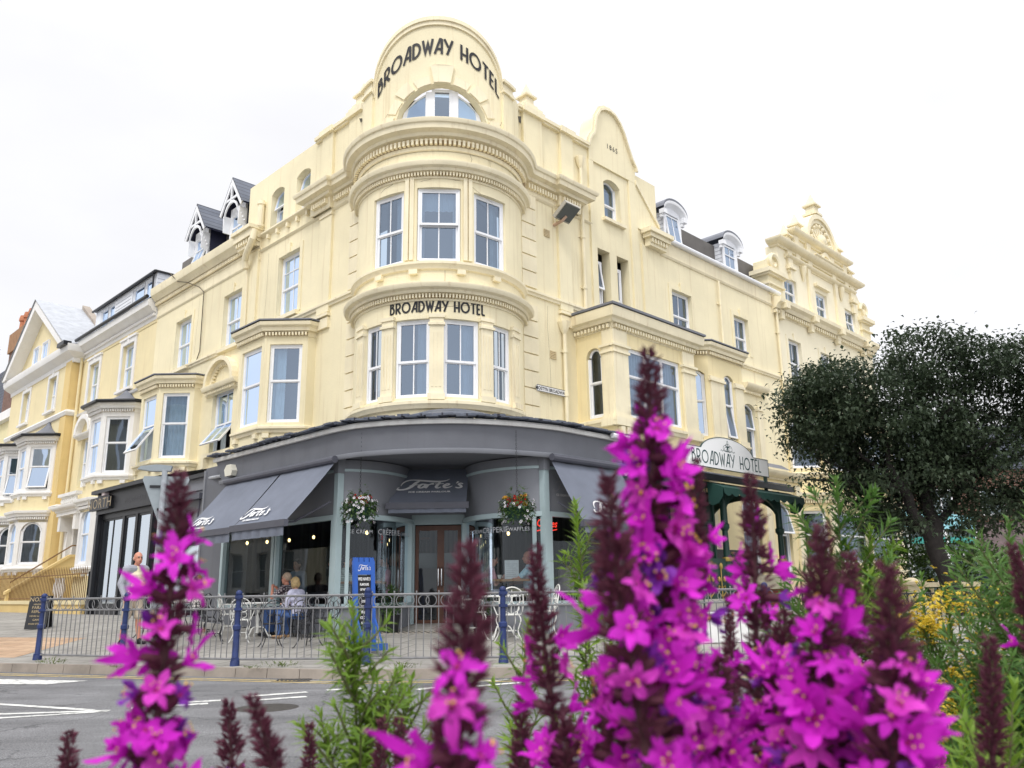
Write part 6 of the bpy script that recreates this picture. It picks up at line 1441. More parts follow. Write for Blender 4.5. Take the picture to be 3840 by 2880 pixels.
D__ = [(-4.3, 16.25, R(80), 'black wrought iron chair under the man in the checked shirt'), (-3.98, 15.75, R(70), 'black wrought iron chair under the blonde woman'), (-3.4, 15.3, R(150), 'black wrought iron chair standing empty right of the blonde woman'), (-6.4, 17.15, R(80), 'black wrought iron chair under the dark-haired woman'), (-6.75, 16.4, R(20), 'empty black chair in front of the dark-haired woman'), (-5.95, 16.35, R(-35), 'empty black chair between the dark-haired woman and the white chairs'), (-7.3, 17.0, R(-90), 'empty black chair across the table from the dark-haired woman'), (-5.1, 16.35, R(150), 'black chair with its back to the cafe glass, left of the couple'), (-4.2, 14.75, R(25), 'black chair nearest the railing in front of the couple'), (-3.5, 14.55, R(-20), 'black chair nearest the railing, right of the couple'), (-5.5, 15.6, R(-75), 'black chair left of the white chair by the railing')]
for i, (x, y, a, l) in enumerate(D__): place(dc, i, gpos(x, y), a, l, .86)
TOPW = mat('white table top', (.75, .75, .73), .45, .06, 5); t1 = make_table(IRONW, TOPW, '', 'round tables outside the cafe')
for i, (x, y, l) in enumerate(((-4.85, 16.1, 'round white table in front of the couple'), (-.25, 14.95, 'round white table with nobody at it, right of the entrance'), (-6.85, 17.15, 'round white table in front of the dark-haired woman'))): place(t1, i, gpos(x, y), 0, l, .88 if x < -3 else 1)
# tables, menus and lamps inside
OAK = mat('oak table top', (.30, .15, .06), .4, .25, 6)
def inner_table(x, y, label):
    t = thing('cafe_table', label, 'table', (x, y, .45), 'wooden tables behind the cafe glass'); w = MB(); w.cuboid((x, y, 1.19), (.9, .6, .045), OAK); part('tabletop', w, t)
    w = MB(); w.tube([(x, y, .5), (x, y, 1.19)], .035, BLK, 8); w.lathe((x, y, .45), [(.24, 0), (.22, .03), (.04, .06)], BLK, 12); part('pedestal', w, t)
inner_table(-.15, 16.75, 'oak table between the woman in pink and the man in pale blue'); inner_table(-2.98, 16.95, 'oak table behind the blue menu board, with three people'); inner_table(1.5, 17.5, 'oak table beside the person in a striped top')
MENU = mat('white menu card', (.75, .78, .80), .5, .12, 14)
for x, y, l in ((-.06, 16.7, 'tall white menu card standing on the oak table right of the door'), (-3.1, 16.9, 'white menu card standing on the oak table left of the door')):
    w = MB(); f_ = flat((x-.14, y, 0), Vector((1, .1, 0)).normalized(), Vector((.1, -1, 0)).normalized()); w.prism(f_, [(0, 1.236), (.28, 1.236), (.28, 1.6), (0, 1.6)], 0, .01, MENU)
    for k in range(7): w.box(f_, .03, .25-.03*(k % 3), .0105, .012, 1.28+k*.04, 1.29+k*.04, GLET)
    solo('menu_card', w, l, 'menu')
for i, (x, dx) in enumerate(((-.42, .0), (-.3, .05))):
    w = MB(); w.lathe((x, 16.62, 1.236), [(.025, 0), (.035, .03), (.045, .08), (.04, .08), (.03, .02)], IRONW, 12); w.tube([(x+.04+.02*math.cos(a), 16.62, 1.276+.022*math.sin(a)) for a in [-1.4, -.7, 0, .7, 1.4]], .006, IRONW, 5)
    solo('cup', w, ('white cup on the table by the woman in pink', 'white cup next to the menu card')[i], 'cup')
BULB = emit('glowing filament bulb', (1, .72, .32), 4)
lamps = [(-3.0, 17.0, 2.2, 'lit pendant bulb behind the left curved window'), (-.12, 17.0, 2.14, 'lit pendant bulb behind the right curved window'), (.74, 17.0, 2.1, 'lit pendant bulb below the red neon sign'), (-6.05, 18.95, 2.14, 'leftmost lit pendant bulb under the left awnings'), (-5.6, 18.95, 2.16, 'second lit pendant bulb from the left under the awnings'), (-5.1, 18.95, 2.19, 'third lit pendant bulb from the left under the awnings'), (-4.55, 18.95, 2.25, 'rightmost lit pendant bulb under the left awnings')]
for x, y, z, l in lamps:
    t = thing('pendant_lamp', l, 'lamp', (x, y, z), 'pendant bulbs inside the cafe'); w = MB(); w.tube([(x, y, z+.11), (x, y, 3.3)], .006, BLK, 4); part('cord', w, t)
    w = MB(); w.lathe((x, y, z+.05), [(.022, 0), (.026, .03), (.02, .07)], BLK, 8); part('holder', w, t); w = MB(); w.ball((x, y, z), .031, BULB, 10, (1, 1, 1.35)); part('bulb', w, t)
# potted plants by the door
for x, y, l in ((-2.32, 15.95, 'bushy potted plant left of the cafe door behind the menu board'), (-.62, 15.6, 'dark potted shrub right of the cafe door')):
    t = thing('potted_plant', l, 'plant', (x, y, gz_(x, y))); r = random.Random(int(x*10)); w = MB(); zz = gz_(x, y); w.lathe((x, y, zz), [(.13, 0), (.17, .3), (.18, .32), (.15, .32)], BLK, 14); part('pot', w, t); w = MB()
    for k in range(420):
        v = Vector((r.gauss(0, 1), r.gauss(0, 1), r.gauss(0, 1))).normalized(); p = Vector((x, y, zz+.55))+Vector((v.x*.2, v.y*.2, v.z*.3))*r.uniform(.4, 1); leafq(w, p, v+Vector((0, 0, .3)), .08, .04, BASKL)
    part('foliage', w, t, merge=False)
# ================================================================== PEOPLE
def capsule(mb, a, b, r0, r1, m, n=10, sq=1.0):
    a, b = Vector(a), Vector(b); mb.tube([a+(b-a)*t for t in (0, .5, 1)], [r0, (r0+r1)/2, r1], m, n); mb.ball(a, r0, m, n); mb.ball(b, r1, m, n)
def remesh(mb, name, vox, off, extra=None, smooth_it=2):
    me = mb.mesh(name, off, 0, False); ob = bpy.data.objects.new(name, me); COL.objects.link(ob)
    md = ob.modifiers.new('r', 'REMESH'); md.mode = 'VOXEL'; md.voxel_size = vox
    sm = ob.modifiers.new('s', 'SMOOTH'); sm.factor = .5; sm.iterations = smooth_it
    dg = bpy.context.evaluated_depsgraph_get(); out = bpy.data.meshes.new_from_object(ob.evaluated_get(dg)); bpy.data.objects.remove(ob)
    out.name = name; out.materials.clear()
    for m in mb.mats: out.materials.append(m)
    if extra:
        bm = bmesh.new(); bm.from_mesh(out)
        e = extra.mesh('x', off, 0, False)
        k = len(mb.mats)
        for p in e.polygons: p.material_index += k
        bm.from_mesh(e); bm.to_mesh(out); bm.free()
        for m in extra.mats: out.materials.append(m)
        bpy.data.meshes.remove(e)
    out.polygons.foreach_set('use_smooth', [True]*len(out.polygons)); return out
def ik(a, b, l1, l2, pole):
    a, b = Vector(a), Vector(b); d = b-a; L_ = min(d.length, (l1+l2)*.999); d.normalize()
    x = (l1*l1-l2*l2+L_*L_)/(2*L_); h = math.sqrt(max(0, l1*l1-x*x)); p = Vector(pole); p = (p-d*p.dot(d)); p.normalize(); return a+d*x+p*h, a+d*L_
def fabric(name, c, pattern=None, c2=(1, 1, 1), s=30):
    if not pattern: return mat(name, c, .85, .1, 8, .2, 120)
    m, nt, b = new_mat(name); L = nt.links; b.inputs['Roughness'].default_value = .85; co = nd(nt, 'ShaderNodeTexCoord')
    w1 = nd(nt, 'ShaderNodeTexWave', Scale=s); w1.bands_direction = 'Z'; L.new(co.outputs['Object'], w1.inputs['Vector']); out = w1.outputs['Fac']
    if pattern == 'check':
        w2 = nd(nt, 'ShaderNodeTexWave', Scale=s); w2.bands_direction = 'DIAGONAL'; mp = nd(nt, 'ShaderNodeMapping'); mp.inputs['Scale'].default_value = (1.6, 1.6, 0); L.new(co.outputs['Object'], mp.inputs[0]); L.new(mp.outputs[0], w2.inputs['Vector'])
        mm = nd(nt, 'ShaderNodeMath', operation='MULTIPLY'); L.new(out, mm.inputs[0]); L.new(w2.outputs['Fac'], mm.inputs[1]); out = mm.outputs[0]
    if pattern == 'print':
        w2 = nd(nt, 'ShaderNodeTexVoronoi', Scale=s); L.new(co.outputs['Object'], w2.inputs['Vector']); out = w2.outputs['Distance']
    r = nd(nt, 'ShaderNodeValToRGB'); r.color_ramp.elements[0].position = .32; r.color_ramp.elements[1].position = .5; r.color_ramp.elements[0].color = (*c, 1); r.color_ramp.elements[1].color = (*c2, 1); L.new(out, r.inputs[0]); L.new(r.outputs[0], b.inputs['Base Color']); return m
SKIN = mat('fair skin', (.52, .29, .20), .55, .08, 12); SKINR = mat('ruddy skin', (.56, .25, .17), .55, .1, 12); EYE = mat('dark eyes', (.02, .015, .012), .3); LIP = mat('lips', (.38, .12, .10), .5)
HG = mat('silver grey hair', (.42, .41, .40), .6, .2, 30); HB = mat('dark brown hair', (.03, .018, .012), .5, .3, 30); HY = mat('ash blonde hair', (.45, .32, .15), .55, .3, 30); HS_ = mat('sandy grey hair', (.45, .33, .24), .6, .3, 30); HK = mat('near black hair', (.015, .012, .012), .5, .3, 30); HR = mat('chestnut hair', (.22, .09, .03), .5, .3, 30)
def person(label, loc, face, sit=False, h=1.72, skin=SKIN, top=None, bottom=None, hair=HB, hstyle='short', hands=None, sleeve='long', legs='long', lean=0, turn=0, nod=0, build=1.0, bust=0, vox=.0085, jacket=None, belly=0, shoes=BLK, legpose=None, group=None):
    """face = heading the body looks along (radians, 0 = +Y); built about its own feet, then turned"""
    k = h/1.72; t = thing('person', label, 'person', (0, 0, 0), group); Z0 = (0, 0, 0)
    V = Vector; tl = R(lean)
    if sit: hip = V((0, 0, .52)); kn = [V((s*.13, .46, .52)) for s in (-1, 1)]; an = [V((s*.13, .44, .085)) for s in (-1, 1)]
    else: hip = V((0, 0, .92)); kn = [V((s*.11, .05 if s < 0 else -.02, .5)) for s in (-1, 1)]; an = [V((s*.12, .10 if s < 0 else -.09, .085)) for s in (-1, 1)]
    if legpose: kn, an = [V(p) for p in legpose[0]], [V(p) for p in legpose[1]]
    sp = lambda z, y=0: hip+V((0, y*math.cos(tl)+z*math.sin(tl), z*math.cos(tl)-y*math.sin(tl)))
    waist, chest, shz, nb = sp(.16), sp(.34), sp(.45 if sit else .48), sp(.50 if sit else .53); hc_ = nb+V((0, .035+.05*math.sin(R(nod)), .155))
    sh = [shz+V((s*.18*build, 0, 0)) for s in (-1, 1)]
    if hands is None: hands = [sh[0]+V((-.09, .04, -.56)), sh[1]+V((.09, .04, -.56))]
    el, ha = [], []
    for s, a, b in zip((-1, 1), sh, hands): e, q_ = ik(a, b, .29, .25, (s*.6, -.7, -.6)); el.append(e); ha.append(q_)
    B, X = MB(), MB(); m = skin
    capsule(B, hip+V((-.07, 0, 0)), hip+V((.07, 0, 0)), .115, .115, m); capsule(B, waist+V((-.05, 0, 0)), waist+V((.05, 0, 0)), .105, .105, m); capsule(B, chest+V((-.08, 0, 0)), chest+V((.08, 0, 0)), .105, .105, m); capsule(B, hip, waist, .115, .11, m); capsule(B, waist, chest, .115, .125, m)
    capsule(B, sh[0]*.8+shz*.2, sh[1]*.8+shz*.2, .07, .07, m); capsule(B, chest, shz, .12, .09, m); capsule(B, shz, nb+V((0, .02, .06)), .062, .052, m)
    for i in (0, 1):
        s = (-1, 1)[i]; capsule(B, sh[i], el[i], .052*build, .04, m); capsule(B, el[i], ha[i], .04, .027, m)
        hj = hip+V((s*.09, 0, -.02)); capsule(B, hj, kn[i], .085*build, .056, m); mid = kn[i]+(an[i]-kn[i])*.3+V((0, -.012, 0)); capsule(B, kn[i], mid, .054, .052, m); capsule(B, mid, an[i], .052, .036, m); capsule(B, an[i]+V((0, 0, -.03)), an[i]+V((s*.02, .14, -.055)), .036, .026, m)
        d = (ha[i]-el[i]).normalized(); side = d.cross(V((0, 0, 1)))
        if side.length < .2: side = d.cross(V((0, 1, 0)))
        side.normalize(); nrm = side.cross(d); pc = ha[i]+d*.045
        B.ball(pc, .036, m, 8, (1.0, 1.0, .8)); capsule(B, ha[i], pc+d*.03, .026, .03, m)
        for j, ln in enumerate((.062, .072, .068, .05)):
            o = side*(.024-.016*j); p0 = pc+d*.03+o; p1 = p0+d*ln*.55-nrm*.008; p2 = p1+d*ln*.3-nrm*ln*.35; capsule(B, p0, p1, .0105, .010, m, 6); capsule(B, p1, p2, .010, .0085, m, 6)
        th = pc+side*.03*(1); capsule(B, pc+side*.022-d*.01, th+side*.02+d*.03-nrm*.012, .012, .009, m, 6)
    # head
    ct, st_ = math.cos(R(turn)), math.sin(R(turn)); cn, sn_ = math.cos(R(nod)), math.sin(R(nod))
    def H(x, y, z): y, z = y*cn+z*sn_, z*cn-y*sn_; return hc_+V((x*ct+y*st_, -x*st_+y*ct, z))
    def blob(mb, c, r, mm, sc, n=12):
        b = MB(); b.ball((0, 0, 0), r, mm, n, sc); kk = len(mb.v); mb.v += [tuple(H(c[0]+p[0], c[1]+p[1], c[2]+p[2])) for p in b.v]; mi = mb.mi(mm); mb.f += [tuple(kk+q_ for q_ in f) for f in b.f]; mb.m += [mi]*len(b.f)
    blob(B, (0, -.01, .03), .1, m, (.78, .96, 1.0), 16); blob(B, (0, .025, -.04), .08, m, (.8, .85, .95), 14); blob(B, (0, .06, -.085), .03, m, (1.1, .8, .8)); blob(B, (0, .098, -.018), .018, m, (.75, 1.1, 1.3)); blob(B, (0, .085, .01), .018, m, (.7, .7, 1.6))
    blob(B, (0, .07, .045), .04, m, (1.4, .5, .4))
    for s in (-1, 1): blob(B, (s*.08, -.01, -.005), .026, m, (.45, .8, 1.25)); blob(X, (s*.031, .083, .018), .0115, EYE, (1.2, .7, .8), 8); blob(X, (s*.032, .088, .042), .016, hair, (1.3, .4, .3), 8)
    blob(X, (0, .088, -.055), .02, LIP, (1.2, .5, .35), 8); blob(B, (0, .0, -.09), .05, m, (.9, 1, 1))
    part('body', remesh(B, 'body', vox, Z0, X), t)
    # clothes follow the same skeleton, slightly larger
    if top:
        C_ = MB(); g = .014
        capsule(C_, hip+V((-.075, 0, .05)), hip+V((.075, 0, .05)), .125+g*.5, .125+g*.5, top); capsule(C_, waist+V((-.055, 0, 0)), waist+V((.055, 0, 0)), .112+g, .112+g, top); capsule(C_, chest+V((-.085, 0, 0)), chest+V((.085, 0, 0)), .112+g, .112+g, top); capsule(C_, waist, chest, .12+g, .13+g, top); capsule(C_, hip+V((0, 0, .04)), waist, .13, .12+g, top)
        capsule(C_, sh[0]*.8+shz*.2, sh[1]*.8+shz*.2, .078+g*.5, .078+g*.5, top); capsule(C_, chest, shz, .128, .098, top); capsule(C_, shz, nb+V((0, .005, -.005)), .08, .062, top)
        if belly: C_.ball(waist+V((0, .07, -.02)), .135, top, 14, (1.1, belly, 1.15))
        if bust: [C_.ball(chest+V((s*.07, .09, 0)), .065, top, 10) for s in (-1, 1)]
        for i in (0, 1):
            e = el[i]; capsule(C_, sh[i], e if sleeve == 'long' else sh[i]+(e-sh[i])*.72, .06*build+g*.6, .05+g*.4 if sleeve == 'long' else .06, top)
            if sleeve == 'long': capsule(C_, e, e+(ha[i]-e)*.9, .05+g*.3, .036, top)
        part('shirt', remesh(C_, 'shirt', vox*1.1, Z0), t)
    if jacket:
        C_ = MB()
        for s in (-1, 1): capsule(C_, hip+V((s*.1, -.03, .0)), shz+V((s*.12, -.015, -.03)), .125, .10, jacket)
        capsule(C_, chest+V((-.08, -.05, 0)), chest+V((.08, -.05, 0)), .125, .125, jacket); capsule(C_, waist+V((-.06, -.05, 0)), waist+V((.06, -.05, 0)), .13, .13, jacket); capsule(C_, sh[0], sh[1], .09, .09, jacket)
        for i in (0, 1): capsule(C_, sh[i], el[i], .078, .066, jacket); capsule(C_, el[i], el[i]+(ha[i]-el[i])*.93, .064, .046, jacket)
        part('jacket', remesh(C_, 'jacket', vox*1.1, Z0), t)
    if bottom:
        C_ = MB(); capsule(C_, hip+V((-.075, 0, .04)), hip+V((.075, 0, .04)), .122, .122, bottom); capsule(C_, hip+V((-.07, 0, 0)), hip+V((.07, 0, 0)), .132, .132, bottom)
        for i in (0, 1):
            s = (-1, 1)[i]; hj = hip+V((s*.09, 0, -.02)); e = kn[i]
            if legs == 'short': capsule(C_, hj, hj+(e-hj)*.92, .1*build, .088, bottom)
            else: capsule(C_, hj, e, .098*build, .07, bottom); capsule(C_, e, e+(an[i]-e)*(.95 if legs == 'long' else .55), .07, .058, bottom)
        part('trousers', remesh(C_, 'trousers', vox*1.1, Z0), t)
    for i in (0, 1):
        C_ = MB(); s = (-1, 1)[i]; p = an[i]; capsule(C_, p+V((0, -.03, -.045)), p+V((s*.02, .15, -.05)), .042, .036, shoes, 8); capsule(C_, p+V((0, -.02, -.04)), p+V((0, .02, 0)), .042, .042, shoes, 8); part('shoe', remesh(C_, 'shoe', .012, Z0), t)
    if hstyle != 'bald':
        C_ = MB(); blob(C_, (0, -.022, .045), .1, hair, (.86, 1.02, 1.0), 18)
        if hstyle == 'balding': C_ = MB(); blob(C_, (0, -.045, .005), .09, hair, (.93, .8, .62), 16)
        if hstyle == 'bob':
            for s in (-1, 1): blob(C_, (s*.062, -.015, -.02), .06, hair, (.75, 1.1, 1.5)); 
            blob(C_, (0, -.07, -.02), .075, hair, (1.1, .7, 1.2)); blob(C_, (0, .06, .085), .05, hair, (1.3, .7, .6))
        if hstyle == 'long':
            blob(C_, (0, -.075, -.07), .08, hair, (1.0, .6, 2.0)); [blob(C_, (s*.065, -.03, -.05), .05, hair, (.7, .9, 2.0)) for s in (-1, 1)]
        if hstyle == 'bun': blob(C_, (0, -.1, .06), .05, hair, (1, 1, 1))
        part('hair', remesh(C_, 'hair', .009, Z0, smooth_it=1), t)
    t.location = loc; t.rotation_euler = (0, 0, face); t.scale = (k, k, k); return t
LEFT = R(90); RIGHT = R(-90)                  # headings
CREAMS = fabric('cream polo shirt', (.78, .72, .50)); GJK = fabric('pale grey cardigan', (.36, .37, .42)); BEIGE = fabric('beige shorts', (.55, .46, .36)); JEAN = fabric('blue jeans', (.06, .12, .30)); DKT = fabric('dark trousers', (.03, .03, .04)); CHECK = fabric('checked shirt', (.05, .035, .05), 'check', (.62, .55, .55), 9)
LAV = fabric('lavender jumper', (.52, .52, .66)); WBL = fabric('white patterned blouse', (.66, .60, .55), 'print', (.74, .70, .66), 60); PINK = fabric('dusty pink top', (.58, .26, .32)); PBLU = fabric('pale blue print shirt', (.30, .56, .72), 'print', (.55, .74, .82), 40); STR1 = fabric('striped green white top', (.25, .35, .34), 'bands', (.62, .66, .62), 9); STR2 = fabric('narrow striped top', (.14, .09, .12), 'bands', (.55, .46, .46), 14); GRYT = fabric('grey blue shirt', (.20, .25, .32)); TAUP = fabric('taupe cardigan', (.36, .33, .32)); KHA = fabric('khaki trousers', (.42, .36, .22)); NVT = fabric('navy t-shirt', (.02, .03, .09)); FLOR = fabric('floral skirt', (.30, .32, .42), 'print', (.5, .5, .6), 40)
person('standing grey-haired man in a pale cardigan, cream polo and beige shorts behind the railing', (-7.12, 15.85, gz_(-6.95, 15.85)), R(-118), h=1.66, skin=SKINR, top=CREAMS, bottom=BEIGE, hair=HG, hstyle='balding', sleeve='short', legs='short', belly=1.25, jacket=GJK, build=1.1, turn=12, hands=[(-.27, .10, .92), (.27, .08, .90)])
person('seated dark-haired woman in a patterned white blouse outside the left end of the cafe', (-6.4, 17.12, gz_(-6.4, 17.1)), LEFT, True, h=1.5, top=WBL, bottom=DKT, hair=HB, hstyle='long', hands=[(-.12, .42, .72), (.12, .40, .72)], bust=1, turn=10)
person('seated sandy-haired man in a checked shirt lifting a cup at the pavement table', (-4.3, 16.22, gz_(-4.3, 16.2)), R(78), True, h=1.53, skin=SKINR, top=CHECK, bottom=JEAN, hair=HS_, hstyle='short', sleeve='short', hands=[(-.1, .36, .98), (.1, .34, .95)], lean=8, build=1.1, turn=8)
person('seated blonde woman in a lavender jumper and jeans leaning over the pavement table', (-3.98, 15.73, gz_(-4, 15.7)), R(62), True, h=1.46, top=LAV, bottom=JEAN, hair=HY, hstyle='bob', hands=[(-.12, .38, .72), (.10, .36, .74)], lean=14, nod=12, bust=1, shoes=mat('tan sandals', (.45, .28, .15), .6))
person('woman in a dusty pink top drinking at the oak table inside the right window', (-.6, 16.8, .46), R(-82), True, h=1.7, skin=SKINR, top=PINK, bottom=FLOR, hair=HK, hstyle='bun', sleeve='short', hands=[(-.1, .40, .80), (.1, .36, .82)], lean=14, nod=14, bust=1, vox=.011, build=1.1)
person('bald man with a pale blue print shirt and khaki trousers inside the right window', (.3, 16.85, .46), R(84), True, h=1.74, skin=SKINR, top=PBLU, bottom=KHA, hair=HG, hstyle='balding', sleeve='short', hands=[(-.12, .44, .74), (.1, .36, .68)], vox=.011, turn=-5)
person('seated person in a narrow striped top seen from behind in the right-hand window', (1.02, 17.2, .46), R(-35), True, h=1.66, top=STR2, bottom=DKT, hair=HB, hstyle='bob', lean=18, nod=15, hands=[(-.12, .42, .72), (.12, .40, .72)], vox=.012)
person('dark-haired person in a green and white striped top inside the left curved window', (-3.42, 17.0, .46), R(-80), True, h=1.72, top=STR1, bottom=DKT, hair=HK, hstyle='short', sleeve='short', hands=[(-.12, .42, .76), (.12, .40, .76)], vox=.012, nod=8)
person('person in a grey blue shirt sitting behind the menu board inside the left window', (-2.66, 17.35, .46), R(70), True, h=1.74, skin=SKINR, top=GRYT, bottom=DKT, hair=HB, hstyle='short', hands=[(-.12, .42, .76), (.12, .40, .76)], vox=.012)
person('person in a taupe cardigan sitting nearest the door inside the left window', (-2.42, 17.1, .46), R(75), True, h=1.74, skin=SKINR, top=TAUP, bottom=DKT, hair=HS_, hstyle='short', hands=[(-.12, .42, .76), (.12, .40, .76)], vox=.012)
person('chestnut-haired person in a navy t-shirt walking past the balustrade on the right', (13.75, 24.6, -.1), R(-60), h=1.62, top=NVT, bottom=DKT, hair=HR, hstyle='long', sleeve='short', vox=.014)
person('dark figure sitting deep inside behind the left cafe windows', (-4.75, 18.5, .46), R(150), True, h=1.7, top=GRYT, bottom=DKT, hair=HK, hstyle='short', vox=.014)
person('grey-haired figure sitting inside the left cafe window near the corner mullion', (-3.75, 17.6, .46), R(100), True, h=1.7, top=TAUP, bottom=DKT, hair=HG, hstyle='bob', vox=.014)
# ================================================================== FOREGROUND FLOWERS
MAG = leaf_mat('magenta loosestrife petals', (.50, .008, .46), (.80, .035, .72), .32, .65, 140)
MAG2 = leaf_mat('pinker loosestrife petals', (.56, .018, .44), (.82, .08, .66), .35, .6, 60)
PUR = leaf_mat('faded violet petals', (.14, .02, .30), (.32, .04, .50), .25, .6, 60)
BUD = leaf_mat('maroon flower buds', (.045, .010, .022), (.17, .045, .075), .12, .7, 90)
STEM = mat('maroon stem', (.06, .018, .022), .7, .3, 60); STAM = mat('yellow stamens', (.75, .45, .05), .6); THR = mat('dark pink throat', (.35, .01, .12), .6)
def petal(mb, ang, ln, wd, rise, r, m):
    ca, sa = math.cos(ang), math.sin(ang); rows = []; ph = r.uniform(0, 6)
    for i in range(5):
        t = i/4; w_ = wd*(.30+.9*math.sin(math.pi*min(.92, .15+t*.72)))*.5*(1 if i < 4 else .45); rad = .0012+ln*t; row = []
        for j in range(3):
            s = (j-1)*w_; z = rise*ln*t-ln*t*t*(.3+.35*math.sin(ph))+.0013*math.sin(ph+i*2.1)*(1 if j != 1 else -1)+(j-1)*.0012*math.sin(ph*2+i)
            row.append((rad*ca-s*sa, z+.004, rad*sa+s*ca))
        rows.append(row)
    mb.grid(rows, m)
def flower_mesh(seed, m, size=1.0, crumple=0):
    r = random.Random(seed); w = MB(); n = r.choice((5, 6, 6))
    w.tube([(0, -.006, 0), (0, -.002, 0), (0, .004, 0)], [.0018, .0026, .0022], BUD, 6)
    cup = r.choice((.1, .35, .6, 1.3))
    for k in range(n): petal(w, 6.283*k/n+r.uniform(-.2, .2), ((.0104+r.uniform(-.0025, .002)))*size*(1-.45*crumple), .0050*size*(1-.3*crumple)*r.uniform(.75, 1.25), cup+.5*crumple+r.uniform(-.35, .35), r, m) if r.random() > .07 else None
    for k in range(4): a = r.uniform(0, 6.28); w.tube([(0, .003, 0), (.0025*math.cos(a), .010, .0025*math.sin(a))], [.0003, .0003], MAG, 3); w.ball((.0025*math.cos(a), .0102, .0025*math.sin(a)), .0007, STAM, 4)
    w.ball((0, .0035, 0), .0019, THR, 6); return w.mesh('flower', smooth=60)
FLW = [flower_mesh(10+i, MAG) for i in range(10)]+[flower_mesh(30+i, PUR, .9, .9) for i in range(4)]+[flower_mesh(50+i, MAG2, 1, .15) for i in range(4)]
def bract(mb, p, d, ln, wd, m, r):
    """little pointed bud scale"""
    d = d.normalized(); a = d.cross(Vector((.3, .2, 1))).normalized(); b = d.cross(a); pts = [p+d*ln*.45+(a*math.cos(q_)+b*math.sin(q_))*wd for q_ in (0, 1.57, 3.14, 4.71)]; tip = p+d*ln
    k = len(mb.v); mb.v += [tuple(p)]+[tuple(x) for x in pts]+[tuple(tip)]; i = mb.mi(m)
    for j in range(4): mb.f += [(k, k+1+j, k+1+(j+1) % 4), (k+5, k+1+(j+1) % 4, k+1+j)]; mb.m += [i, i]
def loosestrife(tip, bot, bud, L_, seed, label, thick=1.0, fl=1.0, dens=1.0):
    r = random.Random(seed); tip = Vector(tip); bot = Vector(bot); d = (bot-tip).normalized()
    bud *= 1.12; base = tip+d*((tip.z+.11)/-d.z); t = thing('loosestrife', label, 'flower', base, 'purple loosestrife in the foreground bed')
    ref = d.cross(Vector((0, 1, 0))).normalized(); ref2 = d.cross(ref)
    ax = lambda s: tip+d*s+ref*.0016*math.sin(s*40+seed)
    w = MB(); Lt = (base-tip).length; w.tube([ax(s) for s in (.002, bud*.5, bud, L_*.7, L_)]+[tip+d*(L_+(Lt-L_)*k/4) for k in range(1, 5)], [.0006, .0012, .0017, .0022, .0025, .003, .0035, .004, .004], STEM, 6); part('stem', w, t)
    w = MB(); s = .0; end = L_+.03
    while s < end:                            # buds at the top, then calyx clusters between the flowers
        inb = s < bud; f = min(1, s/max(bud*.8, .012)); rad = (.0022+.0042*f)*thick if inb else .0072*thick
        n = int((16+10*f)*(1 if inb else .7))
        for k in range(n):
            a = r.uniform(0, 6.28); o = ref*math.cos(a)+ref2*math.sin(a); p = ax(s)+o*rad*r.uniform(.1, .75)+d*r.uniform(-.0015, .0015)
            bract(w, p, o*r.uniform(.5, 1.5)-d*r.uniform(.2, 1.3), (.005+.0034*f)*thick*r.uniform(.6, 1.5), .00072*thick*r.uniform(.7, 1.7), BUD, r)
        s += .0034*thick if inb else (.0030 if (s*62) % 1 < .6 else .007)
    part('bud_spike', w, t, merge=False)
    s = bud+.001; cnt = 0
    while s < L_+.02 and cnt < 96:
        grow = min(1, .3+(s-bud)/.07); gap = math.sin(s*400+seed) < -.45; nfl = 0 if gap else int(round((1.3+3.2*grow)*dens*r.uniform(.6, 1.3))); a0 = r.uniform(0, 6.28)
        for k in range(nfl):
            if cnt >= 96: break
            a = a0+6.283*k/max(1, nfl)+r.uniform(-.35, .35); o = ref*math.cos(a)+ref2*math.sin(a); old = r.random() < .17
            p = ax(s+r.uniform(-.004, .004))+o*(.0055+.0045*grow*r.uniform(.4, 1.3)); nrm = o-d*r.uniform(-.2, 1.1)
            me = FLW[10+r.randrange(4)] if old else FLW[r.choice((0, 1, 2, 3, 4, 5, 6, 7, 8, 9, 14, 15, 16, 17))]; ob = bpy.data.objects.new('flower', me); COL.objects.link(ob); ob.parent = t; ob.location = p-base
            ob.rotation_euler = (nrm.to_track_quat('Y', 'Z') @ Matrix.Rotation(r.uniform(0, 6.28), 3, 'Y').to_quaternion()).to_euler(); q_ = fl*r.uniform(.8, 1.2)*(.78+.24*grow); ob.scale = (q_, q_, q_); cnt += 1
        s += .0078/dens*r.uniform(.7, 1.3)
    return t
